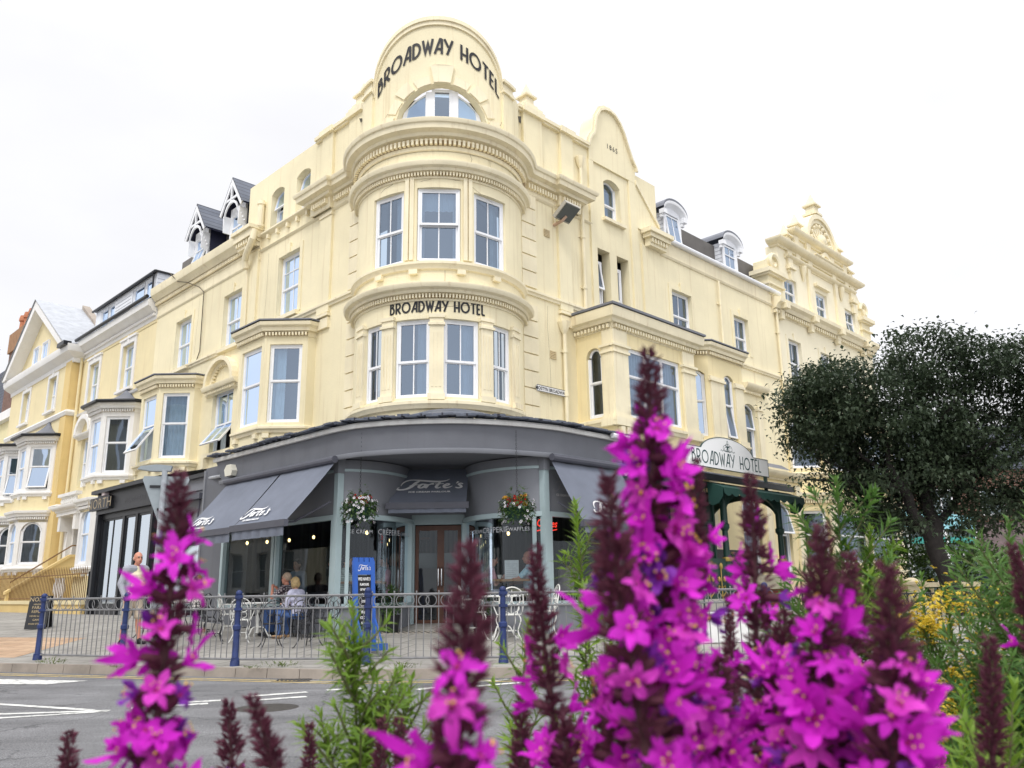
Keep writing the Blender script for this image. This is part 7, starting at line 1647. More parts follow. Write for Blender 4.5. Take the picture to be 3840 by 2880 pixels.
SP = [ # tip, visible foot, bud length, length, thickness, flower size, density, label
((-.1863, .4582, 1.0987), (-.1857, .4562, .9489), .029, .15, .95, 1.0, 1.0, 'tall magenta loosestrife spike standing alone on the left in front of the grey road sign'),
((-.0214, .359, 1.0513), (-.0244, .3526, .9668), .045, .085, 1.15, 1.1, .9, 'blurred loosestrife with a thick maroon tip in front of the cafe doorway'),
((.0739, .4366, 1.1597), (.0754, .4453, .9475), .030, .212, .95, 1.1, 1.0, 'tallest magenta loosestrife spike, its tip in front of the square bay window'),
((.0468, .4141, 1.087), (.0566, .4133, .986), .043, .101, 1.1, 1.05, .8, 'maroon-tipped loosestrife immediately left of the tallest spike'),
((.0156, .5792, 1.0621), (.0241, .5688, .9242), .053, .139, .95, 1.0, .55, 'sparse loosestrife in front of the man in pale blue behind the glass'),
((.1771, .61, 1.1134), (.1655, .6065, .9149), .038, .199, .95, .95, .75, 'slim loosestrife spike in front of the green entrance porch'),
((.1661, .4494, 1.0636), (.1478, .4479, .9459), .034, .119, 1.0, 1.05, 1.0, 'broad loosestrife spike in front of the porch, next right of the slim one'),
((.1851, .4211, 1.042), (.1753, .417, .9516), .042, .091, 1.15, 1.1, .95, 'loosestrife with a long fat maroon tip in front of the balustrade'),
((.335, .6133, .9945), (.3247, .6079, .9124), .062, .083, 1.0, .9, .6, 'maroon loosestrife with few flowers near the bottom right corner'),
((.1937, .7761, 1.0253), (.1903, .7623, .8843), .073, .142, .85, .9, .4, 'thin dark loosestrife spike between the tallest spike and the slim porch spike'),
((.2223, .557, 1.052), (.2116, .5534, .9403), .038, .112, 1.0, 1.0, .8, 'dark loosestrife tip rising behind the two right-hand flower spikes'),
((-.3582, .7073, .9279), (-.3524, .7033, .8895), .06, .05, 1.1, .9, .3, 'short maroon loosestrife tip at the bottom left corner'),
((-.2472, .7552, .9429), (-.2401, .7469, .8786), .04, .065, 1.1, .9, .8, 'maroon loosestrife bud, left of the pair above the bottom edge'),
((-.1783, .5898, .9664), (-.1588, .5865, .9118), .04, .058, 1.0, 1.0, .7, 'maroon loosestrife bud, right of the pair above the bottom edge'),
((-.2171, .9148, .8989), (-.2111, .9064, .8441), .08, .06, 1.1, .9, .3, 'small dark loosestrife bud left of the bright green sprig'),
((-.1365, .8806, .909), (-.1335, .8707, .8507), .08, .06, 1.1, .9, .3, 'small dark loosestrife bud in front of the bright green sprig'),
((-.0986, .7359, .9288), (-.0899, .7284, .8805), .07, .05, 1.1, .9, .3, 'small dark loosestrife bud between the green sprig and the blurred spike'),
((.0059, .6953, .9539), (.0039, .6845, .8886), .07, .066, 1.2, .9, .3, 'dark loosestrife bud right of the blurred thick spike'),
((.0593, .6136, .9688), (.0579, .6035, .9052), .064, .064, 1.2, 1.0, .3, 'dark loosestrife bud below the sparse spike'),
((.5105, 1.0818, .9398), (.4968, 1.0728, .8295), .027, .112, .8, .9, 1.0, 'small distant magenta loosestrife on the right among the yellow-green stems'),
((.1176, .5316, 1.1129), (.0995, .5307, .9305), .045, .183, .8, 1.0, .85, 'magenta loosestrife stem half hidden behind the tallest spike'),
((.1665, .5344, 1.0167), (.1537, .5282, .9303), .018, .088, 1.0, 1.0, .95, 'low magenta loosestrife at the foot of the slim porch spike'),
((.0627, .4952, 1.0065), (.0566, .4856, .9304), .012, .077, 1.0, 1.05, .95, 'low loosestrife filling the gap left of the tallest spike'),
((.1105, .4654, .9956), (.0951, .4598, .9354), .014, .062, 1.0, 1.1, 1.0, 'low loosestrife filling the gap right of the tallest spike'),
((.2084, .4525, .993), (.1929, .4505, .936), .020, .059, 1.0, 1.05, 1.0, 'low loosestrife at the right end of the magenta group'),
((.1713, .4682, .9969), (.1654, .461, .9342), .012, .063, 1.0, 1.05, 1.0, 'low loosestrife between the broad spike and the fat-tipped spike'),
((.407, .6882, 1.0634), (.4094, .6872, 1.0194), .05, .06, .9, .9, .4, 'maroon loosestrife tip leaning in at the right edge'),
((.0742, .4312, .988), (.0682, .4249, .9432), .010, .046, 1.0, 1.1, 1.0, 'lowest magenta loosestrife at the foot of the tallest spike'),
((.0294, .5434, .9551), (.0305, .5359, .9149), .012, .041, 1.0, 1.0, .8, 'low magenta loosestrife below the sparse spike near the bottom edge')]
for i, (a, b, bl, ln, th, fz, dn, lb) in enumerate(SP): loosestrife(a, b, bl, ln, 100+i, lb, th, fz, dn)
GRN1 = leaf_mat('bright young leaves', (.085, .19, .025), (.27, .40, .055), .45, .5, 40); GRN2 = leaf_mat('mid green leaves', (.045, .13, .03), (.15, .27, .06), .4, .5, 40)
GST = mat('green brown stem', (.12, .13, .05), .7, .3, 40); YFL = leaf_mat('yellow goldenrod florets', (.60, .42, .03), (.80, .64, .08), .3, .6, 60)
def leafy(name, label, tip, foot, seed, m=GRN2, ln=.04, step=.0052, branches=0, spread=.12, yellow=0, cat='plant', group=None, reach=.4):
    r = random.Random(seed); tip, foot = Vector(tip), Vector(foot); d = (foot-tip).normalized(); base = tip+d*((tip.z+.11)/-d.z); t = thing(name, label, cat, base, group)
    st, lf, yf = MB(), MB(), MB(); Lt = (base-tip).length
    def shoot(a, b, n_l, sc, r0):
        dd = (b-a); L_ = dd.length; dd.normalize(); x = dd.cross(Vector((.2, .9, .1))).normalized(); y = dd.cross(x); st.tube([a, (a+b)/2+x*r.uniform(-.004, .004), b], [.0009*sc+.0003, .0018*sc, r0], GST, 5); ph = r.uniform(0, 6)
        for k in range(n_l):
            s = (k+.3)/n_l; a_ = ph+k*2.4+r.uniform(-.4, .4); o = x*math.cos(a_)+y*math.sin(a_); p = a+dd*L_*s; upw = 1.5-1.2*min(1, s*3.0)
            leafq(lf, p, o-dd*(upw+r.uniform(-.1, .3)), ln*sc*(.45+.6*min(1, s*4+.15))*r.uniform(.75, 1.2), ln*.155*sc*r.uniform(.8, 1.25), m, r.uniform(.0, .3), nrm=-dd)
    shoot(tip, tip+d*min(Lt, reach+.1), int((reach+.1)/step), 1, .003); st.tube([tip+d*min(Lt, reach+.1), base], [.003, .005], GST, 5)
    for k in range(branches):
        s = reach*(.22+.78*(k+.5)/branches)*r.uniform(.85, 1.1); a_ = r.uniform(0, 6.28) if k > 1 else k*3.14+r.uniform(-.5, .5); o = Vector((math.cos(a_), math.sin(a_), 0)); q_ = tip+d*s; e = q_+o*spread*r.uniform(.5, 1)*(.35+.65*s/reach)+Vector((0, 0, spread*r.uniform(.7, 1.3)*(.5+.5*s/reach))); e.z = min(e.z, tip.z-.012-.2*(e-tip).xy.length)
        shoot(e, q_, int((e-q_).length/(step*1.05)), .85, .002)
        if yellow and r.random() < .85: heads(yf, e, r, .035)
    if yellow: heads(yf, tip, r, .05)
    part('stem', st, t); part('foliage', lf, t, merge=False)
    if yellow and yf.v: part('flower_head', yf, t, merge=False)
    return t
def heads(mb, c, r, s):
    for k in range(100):
        p = c+Vector((r.gauss(0, s*.8), r.gauss(0, s*.8), r.gauss(0, s*.45)))
        for q_ in range(3): leafq(mb, p, (r.gauss(0, 1), r.gauss(0, 1), abs(r.gauss(0, 1))), .009, .007, YFL)
leafy('leafy_plant', 'bright yellow-green leafy sprig in front of the blue menu board', (-.1873, .9822, 1.0197), (-.171, .9676, .8494), 1, GRN1, .030, .0019, 22, .075, reach=.22)
leafy('leafy_plant', 'slim bright green sprig in front of the right cafe awning', (.0959, 1.2902, 1.1617), (.1131, 1.271, .7865), 2, GRN1, .034, .0022, 14, .06, reach=.36)
leafy('leafy_plant', 'short green sprig in front of the last visible railing post', (.017, 1.199, .9896), (-.0002, 1.178, .8062), 3, GRN1, .032, .0024, 10, .06, reach=.22)
leafy('leafy_plant', 'tall green sprig in front of the tree\'s left side and cream ground floor bay', (.5797, 1.4799, 1.2189), (.5746, 1.4895, .9285), 4, GRN2, .044, .0024, 17, .14, reach=.42)
leafy('leafy_plant', 'green sprig with a bushy head just right of the tall sprig', (.6257, 1.47, 1.1232), (.5987, 1.48, .9288), 5, GRN1, .042, .0024, 13, .11, reach=.3)
leafy('leafy_plant', 'lower green sprig in front of the hedge', (.633, 1.4147, 1.0545), (.5947, 1.4246, .8963), 6, GRN1, .04, .0024, 12, .1, reach=.3)
BACK = [((.5602, 1.6034, 1.1068), (.5618, 1.6005, .9214), 0), ((.8629, 1.4563, 1.14), (.834, 1.47, .852), 0), ((.7879, 1.2625, 1.165), (.7487, 1.2898, .8742), 0), ((.7189, 1.3163, 1.02), (.6925, 1.3111, .808), 0), ((.8647, 1.8033, 1.0494), (.8491, 1.7972, .8136), 0), ((.86, 1.70, 1.0), (.85, 1.69, .7), 1), ((.955, 1.62, .975), (.93, 1.61, .7), 1), ((.5413, .9514, .926), (.5218, .9492, .8434), 0), ((.2446, 1.8841, 1.0496), (.2416, 1.8715, .8135), 0), ((.5386, 1.7174, 1.012), (.5276, 1.7085, .8285), 0), ((.6316, 1.24, .8816), (.6142, 1.2334, .7869), 0), ((.6995, 1.5454, .923), (.6715, 1.5313, .7283), 0), ((-.1244, 1.0374, .9314), (-.1371, 1.0223, .8383), 0), ((-.2284, 1.0159, .8996), (-.209, 1.0106, .8416), 0)]
BL = ['green sprig in front of the porch\'s right-hand column', 'tall dense green plant close to the right edge, in front of the tree', 'tallest dense green plant at the very right edge', 'green plant below the tall pair at the right edge', 'green plant in front of the tree trunk', 'goldenrod with yellow heads in front of the black railing', 'goldenrod with yellow heads to the right of the tree trunk', 'bright green sprig low at the right near the maroon bud', 'green sprig behind the tallest loosestrife', 'green sprig behind the slim porch loosestrife', 'yellow-green sprig low between the loosestrife group and the right edge', 'yellow-green sprig beside the small distant loosestrife', 'small green sprig to the right of the menu board sprig', 'small green sprig to the left of the menu board sprig']
for i, ((a, b, y), l) in enumerate(zip(BACK, BL)): leafy('goldenrod' if y else 'leafy_plant', l, a, b, 20+i, GRN1 if i in (7, 10, 12, 13) else GRN2, .038 if i not in (12, 13) else .03, .0026 if i < 12 else .0024, 17 if i < 12 else 10, .17 if i < 12 else .055, y, reach=.5 if i < 12 else .14)
r = random.Random(77)
for i in range(60):                           # the crowd of stems behind, all alike
    y = r.uniform(1.25, 3.2); lo, hi = .08+.03*y, .63*y; x = lo+(hi-lo)*r.random()**.6; z = 1.035-(.10+.14*(1-min(1, max(0, (x/y-.08)/.5))))*y*r.uniform(.9, 1.35); z = max(.45, z)
    yl = 1 if (r.random() < .2 and x/y > .35) else 0
    leafy('goldenrod' if yl else 'leafy_plant', 'yellow-headed goldenrod in the thick of the planted bed' if yl else 'green leafy stem in the crowded bed behind the loosestrife', (x, y, z), (x+r.uniform(-.04, .04), y, z-.3), 200+i, GRN1 if r.random() < .4 else GRN2, .040, .0034, 14, .15, yl, group='goldenrod stems crowding the bed' if yl else 'leafy stems crowding the bed', reach=.5)
g = MB(); g.face([(-.9, -1.5, -.112), (3.2, -1.5, -.112), (4.2, 4.6, -.112), (.2, 3.6, -.112), (-.9, 1.4, -.112)], SOIL); solo('planting_bed', g, kind='structure', smooth=0)
WEED = leaf_mat('pavement weed leaves', (.05, .10, .02), (.16, .2, .05), .3)
for i, (x, y, s, l) in enumerate(((-7.3, 13.6, .5, 'straggly weed tuft at the foot of the first railing posts'), (-5.9, 12.75, .35, 'small weed tuft by the second railing post'), (-3.35, 12.35, .5, 'upright weed growing in the kerb joint right of the third post'), (-3.75, 12.2, .3, 'low weed patch by the third railing post'), (-1.55, 11.95, .45, 'reddish weed in the kerb joint left of the entrance'), (-2.5, 12.0, .25, 'tiny weed in the kerb near the menu board'))):
    w = MB(); rr = random.Random(i)
    for k in range(70): a = rr.uniform(0, 6.28); q_ = s*.35*rr.random(); leafq(w, (x+q_*math.cos(a)*1.6, y+q_*math.sin(a)*.4, .0+.12*s*rr.random()), (math.cos(a), math.sin(a), rr.uniform(.3, 2)), .16*s*rr.uniform(.5, 1.2), .03*s, WEED)
    solo('weed', w, l, 'weed', 'weeds along the kerb', merge=False)

# ================================================================== TREE, HEDGE, BALUSTRADE, FAR SHOPS
BARK = mat('dark grey bark', (.035, .03, .028), .9, .4, 5, .8, 26); TLEAF = leaf_mat('dark tree leaves', (.020, .036, .022), (.072, .10, .055), .28, .45, 1.2); HEDL = leaf_mat('hedge leaves', (.015, .035, .012), (.06, .10, .025), .25, .5, 1.6)
tree = thing('street_tree', 'dark leafy street tree with a forked trunk in front of the ornate building', 'tree', (9.95, 20.0, .1)); r = random.Random(12); SH = Vector((.3, 0, 0))
w = MB(); ends = []
def limb(a, b, r0, r1, n=5, wob=.12):
    a, b = Vector(a), Vector(b); pts = [a+(b-a)*i/n+Vector((r.uniform(-wob, wob), r.uniform(-wob, wob), 0))*math.sin(math.pi*i/n) for i in range(n+1)]; w.tube(pts, [r0+(r1-r0)*i/n for i in range(n+1)], BARK, 9); return pts
w.tube([(10.05, 20, -.1), (10.02, 20, .3), (9.9, 20, 1.2), (9.72, 20, 1.75), (9.68, 20, 2.2)], [.32, .24, .2, .2, .22], BARK, 14)
forks = [((9.66, 20, 2.05), (8.95, 19.7, 3.3), .17), ((9.74, 20, 2.1), (9.85, 20.2, 3.7), .18), ((9.8, 20, 2.3), (10.9, 20.5, 3.5), .10), ((9.6, 20, 2.2), (8.6, 20.6, 3.0), .10)]
for a, b, rr_ in forks:
    limb(a, b, rr_, rr_*.6)
    for k in range(7):
        v = Vector((r.gauss(0, 1.1), r.gauss(0, 1.0), r.uniform(.0, 1.6))); e = Vector(b)+v.normalized()*r.uniform(.9, 2.3); e.z = max(2.7, min(6.7, e.z)); p = limb(b, e, rr_*.45, .02, 4, .2); ends += p[2:]
for q_ in (((8.9, 19.7, 3.4), (6.75, 19.9, 5.3)), ((8.9, 19.8, 3.2), (7.0, 19.7, 4.0)), ((9.0, 20, 2.9), (8.3, 19.6, 2.45)), ((9.8, 20.2, 3.6), (9.7, 20.3, 6.6)), ((9.9, 20, 3.7), (11.5, 20.3, 6.3)), ((8.9, 20, 4.0), (8.1, 20.2, 6.1)), ((10.8, 20.4, 3.5), (12.9, 20.4, 4.3)), ((10.8, 20.4, 3.4), (12.0, 20.2, 3.0)), ((10.9, 20.5, 3.5), (13.3, 20.6, 5.8))): p = limb(*q_, .06, .015, 6, .15); ends += p[3:]
part('trunk', w, tree)
w = MB(); cl_ = []
for e in ends: cl_.append((e, r.uniform(.3, .5)))
def outline(x):                               # under and upper side of the crown, seen across the street
    t = (x-10.3)/3.9; top = 4.9+2.15*math.sqrt(max(0, 1-t*t)); bot = 2.5-.3*math.sqrt(max(0, 1-t*t)) if x > 8.0 else 4.75-1.5*max(0, (x-6.6)/1.4); return bot, top
k = 0
while k < 640:
    x, y = r.uniform(6.75, 14.1), 20.2+r.gauss(0, 1.2); b, t_ = outline(x)
    if t_-b < .2: continue
    z = r.uniform(b, t_)
    if abs(y-20.2) > 2.7*math.sqrt(max(.02, 1-((x-10.2)/4.2)**2)): continue
    if mnoise.noise((x*.75, y*.5, z*.9)) < -.2: continue
    cl_.append((Vector((x, y, z)), r.uniform(.2, .46))); k += 1
for c, s in cl_:
    for j in range(int(125*(s/.4)**2)):
        v = Vector((r.gauss(0, 1), r.gauss(0, 1), r.gauss(0, .75)))*s*.62; leafq(w, Vector(c)+v, (r.gauss(0, 1), r.gauss(0, 1), r.gauss(-.15, .6)), r.uniform(.085, .155), r.uniform(.055, .09), TLEAF, .3)
part('crown', w, tree, merge=False)
tree.location = Vector(tree.location)+SH
def bush(name, label, cat, clumps, m, n, ls, seed):
    r_ = random.Random(seed); w_ = MB()
    for (x, y, z, a, b, h) in clumps:
        for j in range(n):
            v = Vector((r_.gauss(0, 1), r_.gauss(0, 1), r_.gauss(0, 1))).normalized(); q_ = r_.uniform(.55, 1.02)+.12*mnoise.noise((v.x*3+x, v.y*3, v.z*3)); leafq(w_, (x+v.x*a*q_, y+v.y*b*q_, z+v.z*h*q_), v+Vector((r_.gauss(0, .6), r_.gauss(0, .6), r_.gauss(.2, .5))), ls*r_.uniform(.7, 1.3), ls*.55, m)
    z0_ = min(c[2]-c[5] for c in clumps); w_.tube([(clumps[0][0], clumps[0][1], -.1), (clumps[0][0], clumps[0][1], clumps[0][2])], [.08, .03], BARK, 6)
    return solo(name, w_, label, cat, merge=False)
bush('hedge', 'rounded dark green hedge behind the cream balustrade and tree trunk', 'hedge', [(13.2, 28.5, 1.35, 1.0, .9, 1.15), (14.6, 28.6, 1.4, 1.2, .9, 1.2), (16.0, 28.8, 1.3, 1.2, .9, 1.1), (17.2, 29, 1.0, .9, .8, .85)], HEDL, 2300, .16, 5)
bal = thing('balustrade', 'cream stone balustrade with stubby balusters in front of the dark hedge', 'balustrade', (12.4, 26, .2)); STON = mat('cream painted stone', (.72, .62, .42), .75, .08, 2, .1, 30, streak=.3)
w = MB()
w.box(XY, 9.6, 11.1, 25.8, 26.2, 1.1, 1.32, STON); w.prism(XY_ := (lambda u, d, z: Vector((u, 26+d, z))), [(11.1, 1.1), (11.7, 1.1), (12.0, .85), (12.0, 1.02), (11.65, 1.34), (11.1, 1.34)], -.22, .22, STON); w.box(XY, 12.25, 19, 25.82, 26.18, .92, 1.06, STON); w.box(XY, 9.6, 19, 25.8, 26.2, -.1, .3, STON); part('rail', w, bal)
w = MB(); w.cuboid((12.15, 26, -.1), (.5, .5, 1.1), STON); w.cuboid((12.15, 26, 1.0), (.62, .62, .09), STON); w.cuboid((12.15, 26, 1.09), (.5, .5, .12), STON, 0, .2); part('pier', w, bal)
for i in range(20):
    x = 10+i*.28+(.5 if i > 6 else 0)
    w = MB(); w.lathe((x, 26, .3), [(.07, 0), (.05, .06), (.1, .2), (.05, .5), (.08, .58)] if x > 12 else [(.07, 0), (.05, .08), (.1, .3), (.05, .7), (.08, .8)], STON, 8); part('baluster', w, bal)
bf = thing('iron_railing', 'low black hooped iron railing in front of the tree trunk', 'railing', (7, 13.4, 0)); IRB = mat('black iron railing', (.015, .015, .018), .45, .3, 9)
w = MB()
for z in (.88, .70, .12): w.tube([(4.6, 13.4, z), (9.5, 13.7, z)], .014, IRB, 5)
x = 4.65
while x < 9.5:
    y = 13.4+.3*(x-4.6)/4.9; w.tube([(x, y, -.1), (x, y, .93)], .01, IRB, 5); w.tube([(x+.055+.055*math.cos(a), y, .79+.09*math.sin(a)) for a in [j*math.pi/6 for j in range(12)]], .009, IRB, 4, closed=True); x += .13
part('railing_bars', w, bf)
TURQ = mat('turquoise sign board', (.30, .62, .70), .5, .06, 2); BRK2 = brick_mat('brown brick', (.17, .075, .05), (.22, .10, .065), (.2, .17, .15), (.23, .08), .012, 0); GLZ = mat('shop glazing', (.12, .16, .17), .15, .3, 1); TEALB = mat('teal blind', (.05, .33, .30), .6, .1, 2)
far = thing('corner_shop', 'single storey glazed shop with a turquoise fascia sign seen under the tree', 'shop', (22.5, 45, 0)); w = MB()
w.box(XY, 18.5, 25, 45.1, 52, -.1, 3.7, GLZ); part('shop_body', w, far)
w = MB(); f_ = flat((21.6, 44.7, 0), Vector((.985, .17, 0)), Vector((.17, -.985, 0))); w.prism(f_, [(-1, 3.85), (3.4, 3.85), (3.4, 4.5), (-1, 4.95)], 0, .12, TURQ); part('fascia_sign', w, far)
w = MB(); ribbon(w, circ(1.9, 4.27, .18, .22, 60, 330), .035, lambda x, y: f_(x, .13, y), TEALB); ribbon(w, [(.6, 4.3), (1.0, 4.36), (1.5, 4.3)], .05, lambda x, y: f_(x, .13, y), WHITEP); ribbon(w, [(.8, 4.2), (1.5, 4.18)], .04, lambda x, y: f_(x, .13, y), WHITEP); part('sign_mark', w, far, smooth=0)
w = MB()
for x in (19, 21.1, 23.1, 24.7): w.box(XY, x, x+.14, 44.9, 45.1, -.1, 3.85, UPVC)
w.box(XY, 18.5, 25, 44.92, 45.09, 2.45, 2.6, UPVC); w.box(XY, 18.5, 25, 44.9, 45.1, 1.0, 1.15, UPVC); part('shop_frame', w, far)
w = MB(); w.box(XY, 18.6, 24.7, 44.93, 45.0, 3.1, 3.45, TEALB); part('blind', w, far)
bh = thing('brick_building', 'brown brick building behind the turquoise shop', 'building', (30, 55, 0)); w = MB(); w.box(XY, 22, 44, 56, 66, -.1, 8.5, BRK2); w.box(XY, 22, 44, 55.9, 56, 4.1, 4.4, STUCCO); part('wall', w, bh)
w = MB(); w.prism(lambda u, d, z: Vector((u, 56+d, z)), [(21.6, 8.5), (44.4, 8.5), (42, 11.5), (24, 11.5)], -.3, 6, SLATE); part('roof', w, bh)
for x in (24.5, 28, 31.5, 35): w = MB(); w.box(XY, x, x+1.6, 55.9, 56.02, 5.4, 7.2, UPVC); w.box(XY, x+.1, x+.75, 55.88, 55.9, 5.5, 7.1, GLZ); w.box(XY, x+.85, x+1.5, 55.88, 55.9, 5.5, 7.1, GLZ); part('window', w, bh)
bo = thing('porch_building', 'low building with a purple tiled roof at the right behind the plants', 'building', (27, 46.5, 0)); w = MB(); w.box(XY, 25.4, 33, 46, 52, -.1, 2.6, STUCCO); part('wall', w, bo); w = MB(); w.prism(lambda u, d, z: Vector((u, 46+d, z)), [(25.0, 2.6), (33.4, 2.6), (31.5, 4.2), (25.2, 4.2)], -.5, 3, mat('purple brown roof tiles', (.17, .125, .13), .7, .3, 3)); part('roof', w, bo)
w = MB(); w.cuboid((3.25, 14.2, gz_(3.25, 14.2)), (1.1, .35, .42), mat('white planter box', (.75, .75, .74), .5, .08, 3)); w.cuboid((3.25, 14.2, gz_(3.25, 14.2)+.42), (1.14, .39, .05), WHITEP); solo('planter_box', w, 'low white planter box behind the railing in front of the porch', 'planter')
# terrace across the side street: it shows as the pale reflection in the shop windows
for i, c in enumerate((STUCCO, PALE, STUCCO)):
    u0 = 3+i*9.2; F_ = lambda u, d, z: FL(u, 15.5-d, z); t = thing('terraced_house', ('white stuccoed house reflected in the menswear shop glass', 'pale cream house reflected beside the white ones in the shop glass', 'white house reflected in the cafe window by the seated couple')[2-i], 'house', tuple(FL(u0+4.5, 15.5, 0))); w = MB()
    ops = [(u0+.9+2.7*k, u0+2.2+2.7*k, z, z+1.9) for k in range(3) for z in (1.2, 4.6, 7.6)]; wall(w, F_, u0, u0+9, -.1, 10.4, ops, c, depth=.2); sweep(w, F_, [(u0, 0), (u0+9, 0)], mould(10.0, .5, .4), STUCCO); w.box(F_, u0, u0+9, 0, .1, 3.8, 4.1, STUCCO)
    w.face([F_(u0, 0, 10.4), F_(u0+9, 0, 10.4), F_(u0+9, -6, 13), F_(u0, -6, 13)], SLATE); part('front_wall', w, t)
    for a, b, z0_, z1_ in ops: w = MB(); w.box(F_, a, b, -.2, -.15, z0_, z1_, UPVC); w.box(F_, a+.08, b-.08, -.15, -.14, z0_+.08, (z0_+z1_)/2-.03, GLZ); w.box(F_, a+.08, b-.08, -.15, -.14, (z0_+z1_)/2+.03, z1_-.08, GLZ); part('window', w, t)
SKY_LOW, SKY_HIGH, SKY_BACK = 10.5, 23.0, 5.0
# ================================================================== GROUND
def asphalt(name):
    m, nt, b = new_mat(name); L = nt.links; b.inputs['Roughness'].default_value = .88; b.inputs['Specular IOR Level'].default_value = .3
    co = nd(nt, 'ShaderNodeNewGeometry').outputs['Position']
    def noi(s, d, lo, hi, a, c, vec=None):
        n = nd(nt, 'ShaderNodeTexNoise', Scale=s, Detail=d, Roughness=.65); L.new(vec or co, n.inputs['Vector']); r = nd(nt, 'ShaderNodeMapRange')
        for i, x in enumerate((lo, hi, a, c)): r.inputs[i+1].default_value = x
        L.new(n.outputs['Fac'], r.inputs[0]); return r.outputs[0], n
    mp = nd(nt, 'ShaderNodeMapping'); mp.inputs['Rotation'].default_value = (0, 0, R(20)); mp.inputs['Scale'].default_value = (.12, 1.6, 1); L.new(co, mp.inputs['Vector'])
    o1, _ = noi(.5, 6, .3, .7, .66, 1.25); o2, n2 = noi(90, 3, .35, .65, .45, 1.6); o3, _ = noi(1.0, 5, .35, .65, .78, 1.18, mp.outputs[0])
    v = nd(nt, 'ShaderNodeTexVoronoi', feature='DISTANCE_TO_EDGE', Scale=.55); dn = nd(nt, 'ShaderNodeTexNoise', Scale=3.0, Detail=4.0); L.new(co, dn.inputs['Vector'])
    av = nd(nt, 'ShaderNodeVectorMath', operation='MULTIPLY_ADD'); av.inputs[1].default_value = (.5, .5, .5); L.new(dn.outputs['Color'], av.inputs[0]); L.new(co, av.inputs[2]); L.new(av.outputs[0], v.inputs['Vector'])
    cr = nd(nt, 'ShaderNodeMapRange'); cr.inputs[1].default_value = 0; cr.inputs[2].default_value = .012; cr.inputs[3].default_value = .55; cr.inputs[4].default_value = 1; L.new(v.outputs['Distance'], cr.inputs[0])
    x = o1
    for y in (o2, o3, cr.outputs[0]):
        k = nd(nt, 'ShaderNodeMath', operation='MULTIPLY'); L.new(x, k.inputs[0]); L.new(y, k.inputs[1]); x = k.outputs[0]
    mx = nd(nt, 'ShaderNodeMix', data_type='RGBA', blend_type='MULTIPLY'); mx.inputs[0].default_value = 1; mx.inputs[6].default_value = (.165, .165, .17, 1); L.new(x, mx.inputs[7]); L.new(mx.outputs[2], b.inputs['Base Color'])
    bp = nd(nt, 'ShaderNodeBump', Strength=.5, Distance=.01); L.new(n2.outputs['Fac'], bp.inputs['Height']); L.new(bp.outputs[0], b.inputs['Normal']); return m
def worn(name, col):
    """road paint rubbed through to the asphalt in places"""
    m = mat(name, col, .8, .2, 5); nt = m.node_tree; b = nt.nodes['Principled BSDF']; L = nt.links; src = b.inputs['Base Color'].links[0].from_socket
    n = nd(nt, 'ShaderNodeTexNoise', Scale=9.0, Detail=8.0, Roughness=.75); L.new(nd(nt, 'ShaderNodeNewGeometry').outputs['Position'], n.inputs['Vector'])
    r = nd(nt, 'ShaderNodeMapRange'); r.inputs[1].default_value = .5; r.inputs[2].default_value = .64; L.new(n.outputs['Fac'], r.inputs[0])
    x = nd(nt, 'ShaderNodeMix', data_type='RGBA'); L.new(r.outputs[0], x.inputs[0]); L.new(src, x.inputs[6]); x.inputs[7].default_value = (.17, .17, .17, 1); L.new(x.outputs[2], b.inputs['Base Color']); return m
ASPH = asphalt('worn asphalt')
PAVE = brick_mat('concrete paving slabs', (.30, .285, .26), (.345, .33, .30), (.15, .14, .125), (.62, .62), .012, R(-20), True, .85, .25)
TACT = brick_mat('buff tactile paving', (.46, .31, .20), (.50, .35, .235), (.25, .17, .11), (.4, .4), .012, R(-20), True, .85, .3)
KERB = mat('granite kerb', (.30, .26, .22), .85, .25, 2.5, .3, 60)
WHITEL = worn('worn white road paint', (.66, .66, .63))
YELL = worn('worn yellow road paint', (.55, .42, .18))
g = MB(); n = 60
g.face([(-400, -300, -.12), (400, -300, -.12), (400, 600, -.12), (-400, 600, -.12)], ASPH); solo('road', g, kind='structure', smooth=0)
xs = [-60, -45, -34, -28, -24, -20]+[-16+.5*i for i in range(66)]+[18, 20, 24, 30, 40, 60]
def kerb_y(x):
    y = fence_y(x)-.62
    if x < -7.2: y -= (x+7.2)*(-.0)+min(1.2, (-7.2-x)*.18)*0
    return y
g = MB(); rows = []
for k in range(41):
    t = k/40*34; rows.append([(x, kerb_y(x)+.13+t, gz_(x, kerb_y(x)+.13+t)) for x in xs])
g.grid(rows, PAVE); solo('pavement', g, kind='structure', smooth=30)
g = MB()
for i in range(len(xs)-1):
    a, b = xs[i], xs[i+1]
    if a < -30 or b > 30: continue
    m = max(1, int(round((b-a)/.9)))
    for j in range(m):
        x0 = a+(b-a)*j/m+.004; x1 = a+(b-a)*(j+1)/m-.004
        for (o0, o1, z) in ((0, .135, .005),):
            P = [(x0, kerb_y(x0)+o0+.02, z), (x1, kerb_y(x1)+o0+.02, z), (x1, kerb_y(x1)+o1, z), (x0, kerb_y(x0)+o1, z)]
            B = [(x0, kerb_y(x0)+o0, -.13), (x1, kerb_y(x1)+o0, -.13), (x1, kerb_y(x1)+o1, -.13), (x0, kerb_y(x0)+o1, -.13)]
            g.face(P, KERB); g.face([B[0], B[1], P[1], P[0]], KERB); g.face([B[0], P[0], P[3], B[3]], KERB); g.face([B[1], P[1], P[2], B[2]], KERB)
solo('kerb', g, kind='structure', smooth=0)
g = MB(); rows = []
for k in range(8):
    t = k*.45; rows.append([(x, kerb_y(x)+.14+t, gz_(x, kerb_y(x)+.14+t)+.005) for x in (-13.5, -12.5, -11.5, -10.5, -9.5, -8.6)])
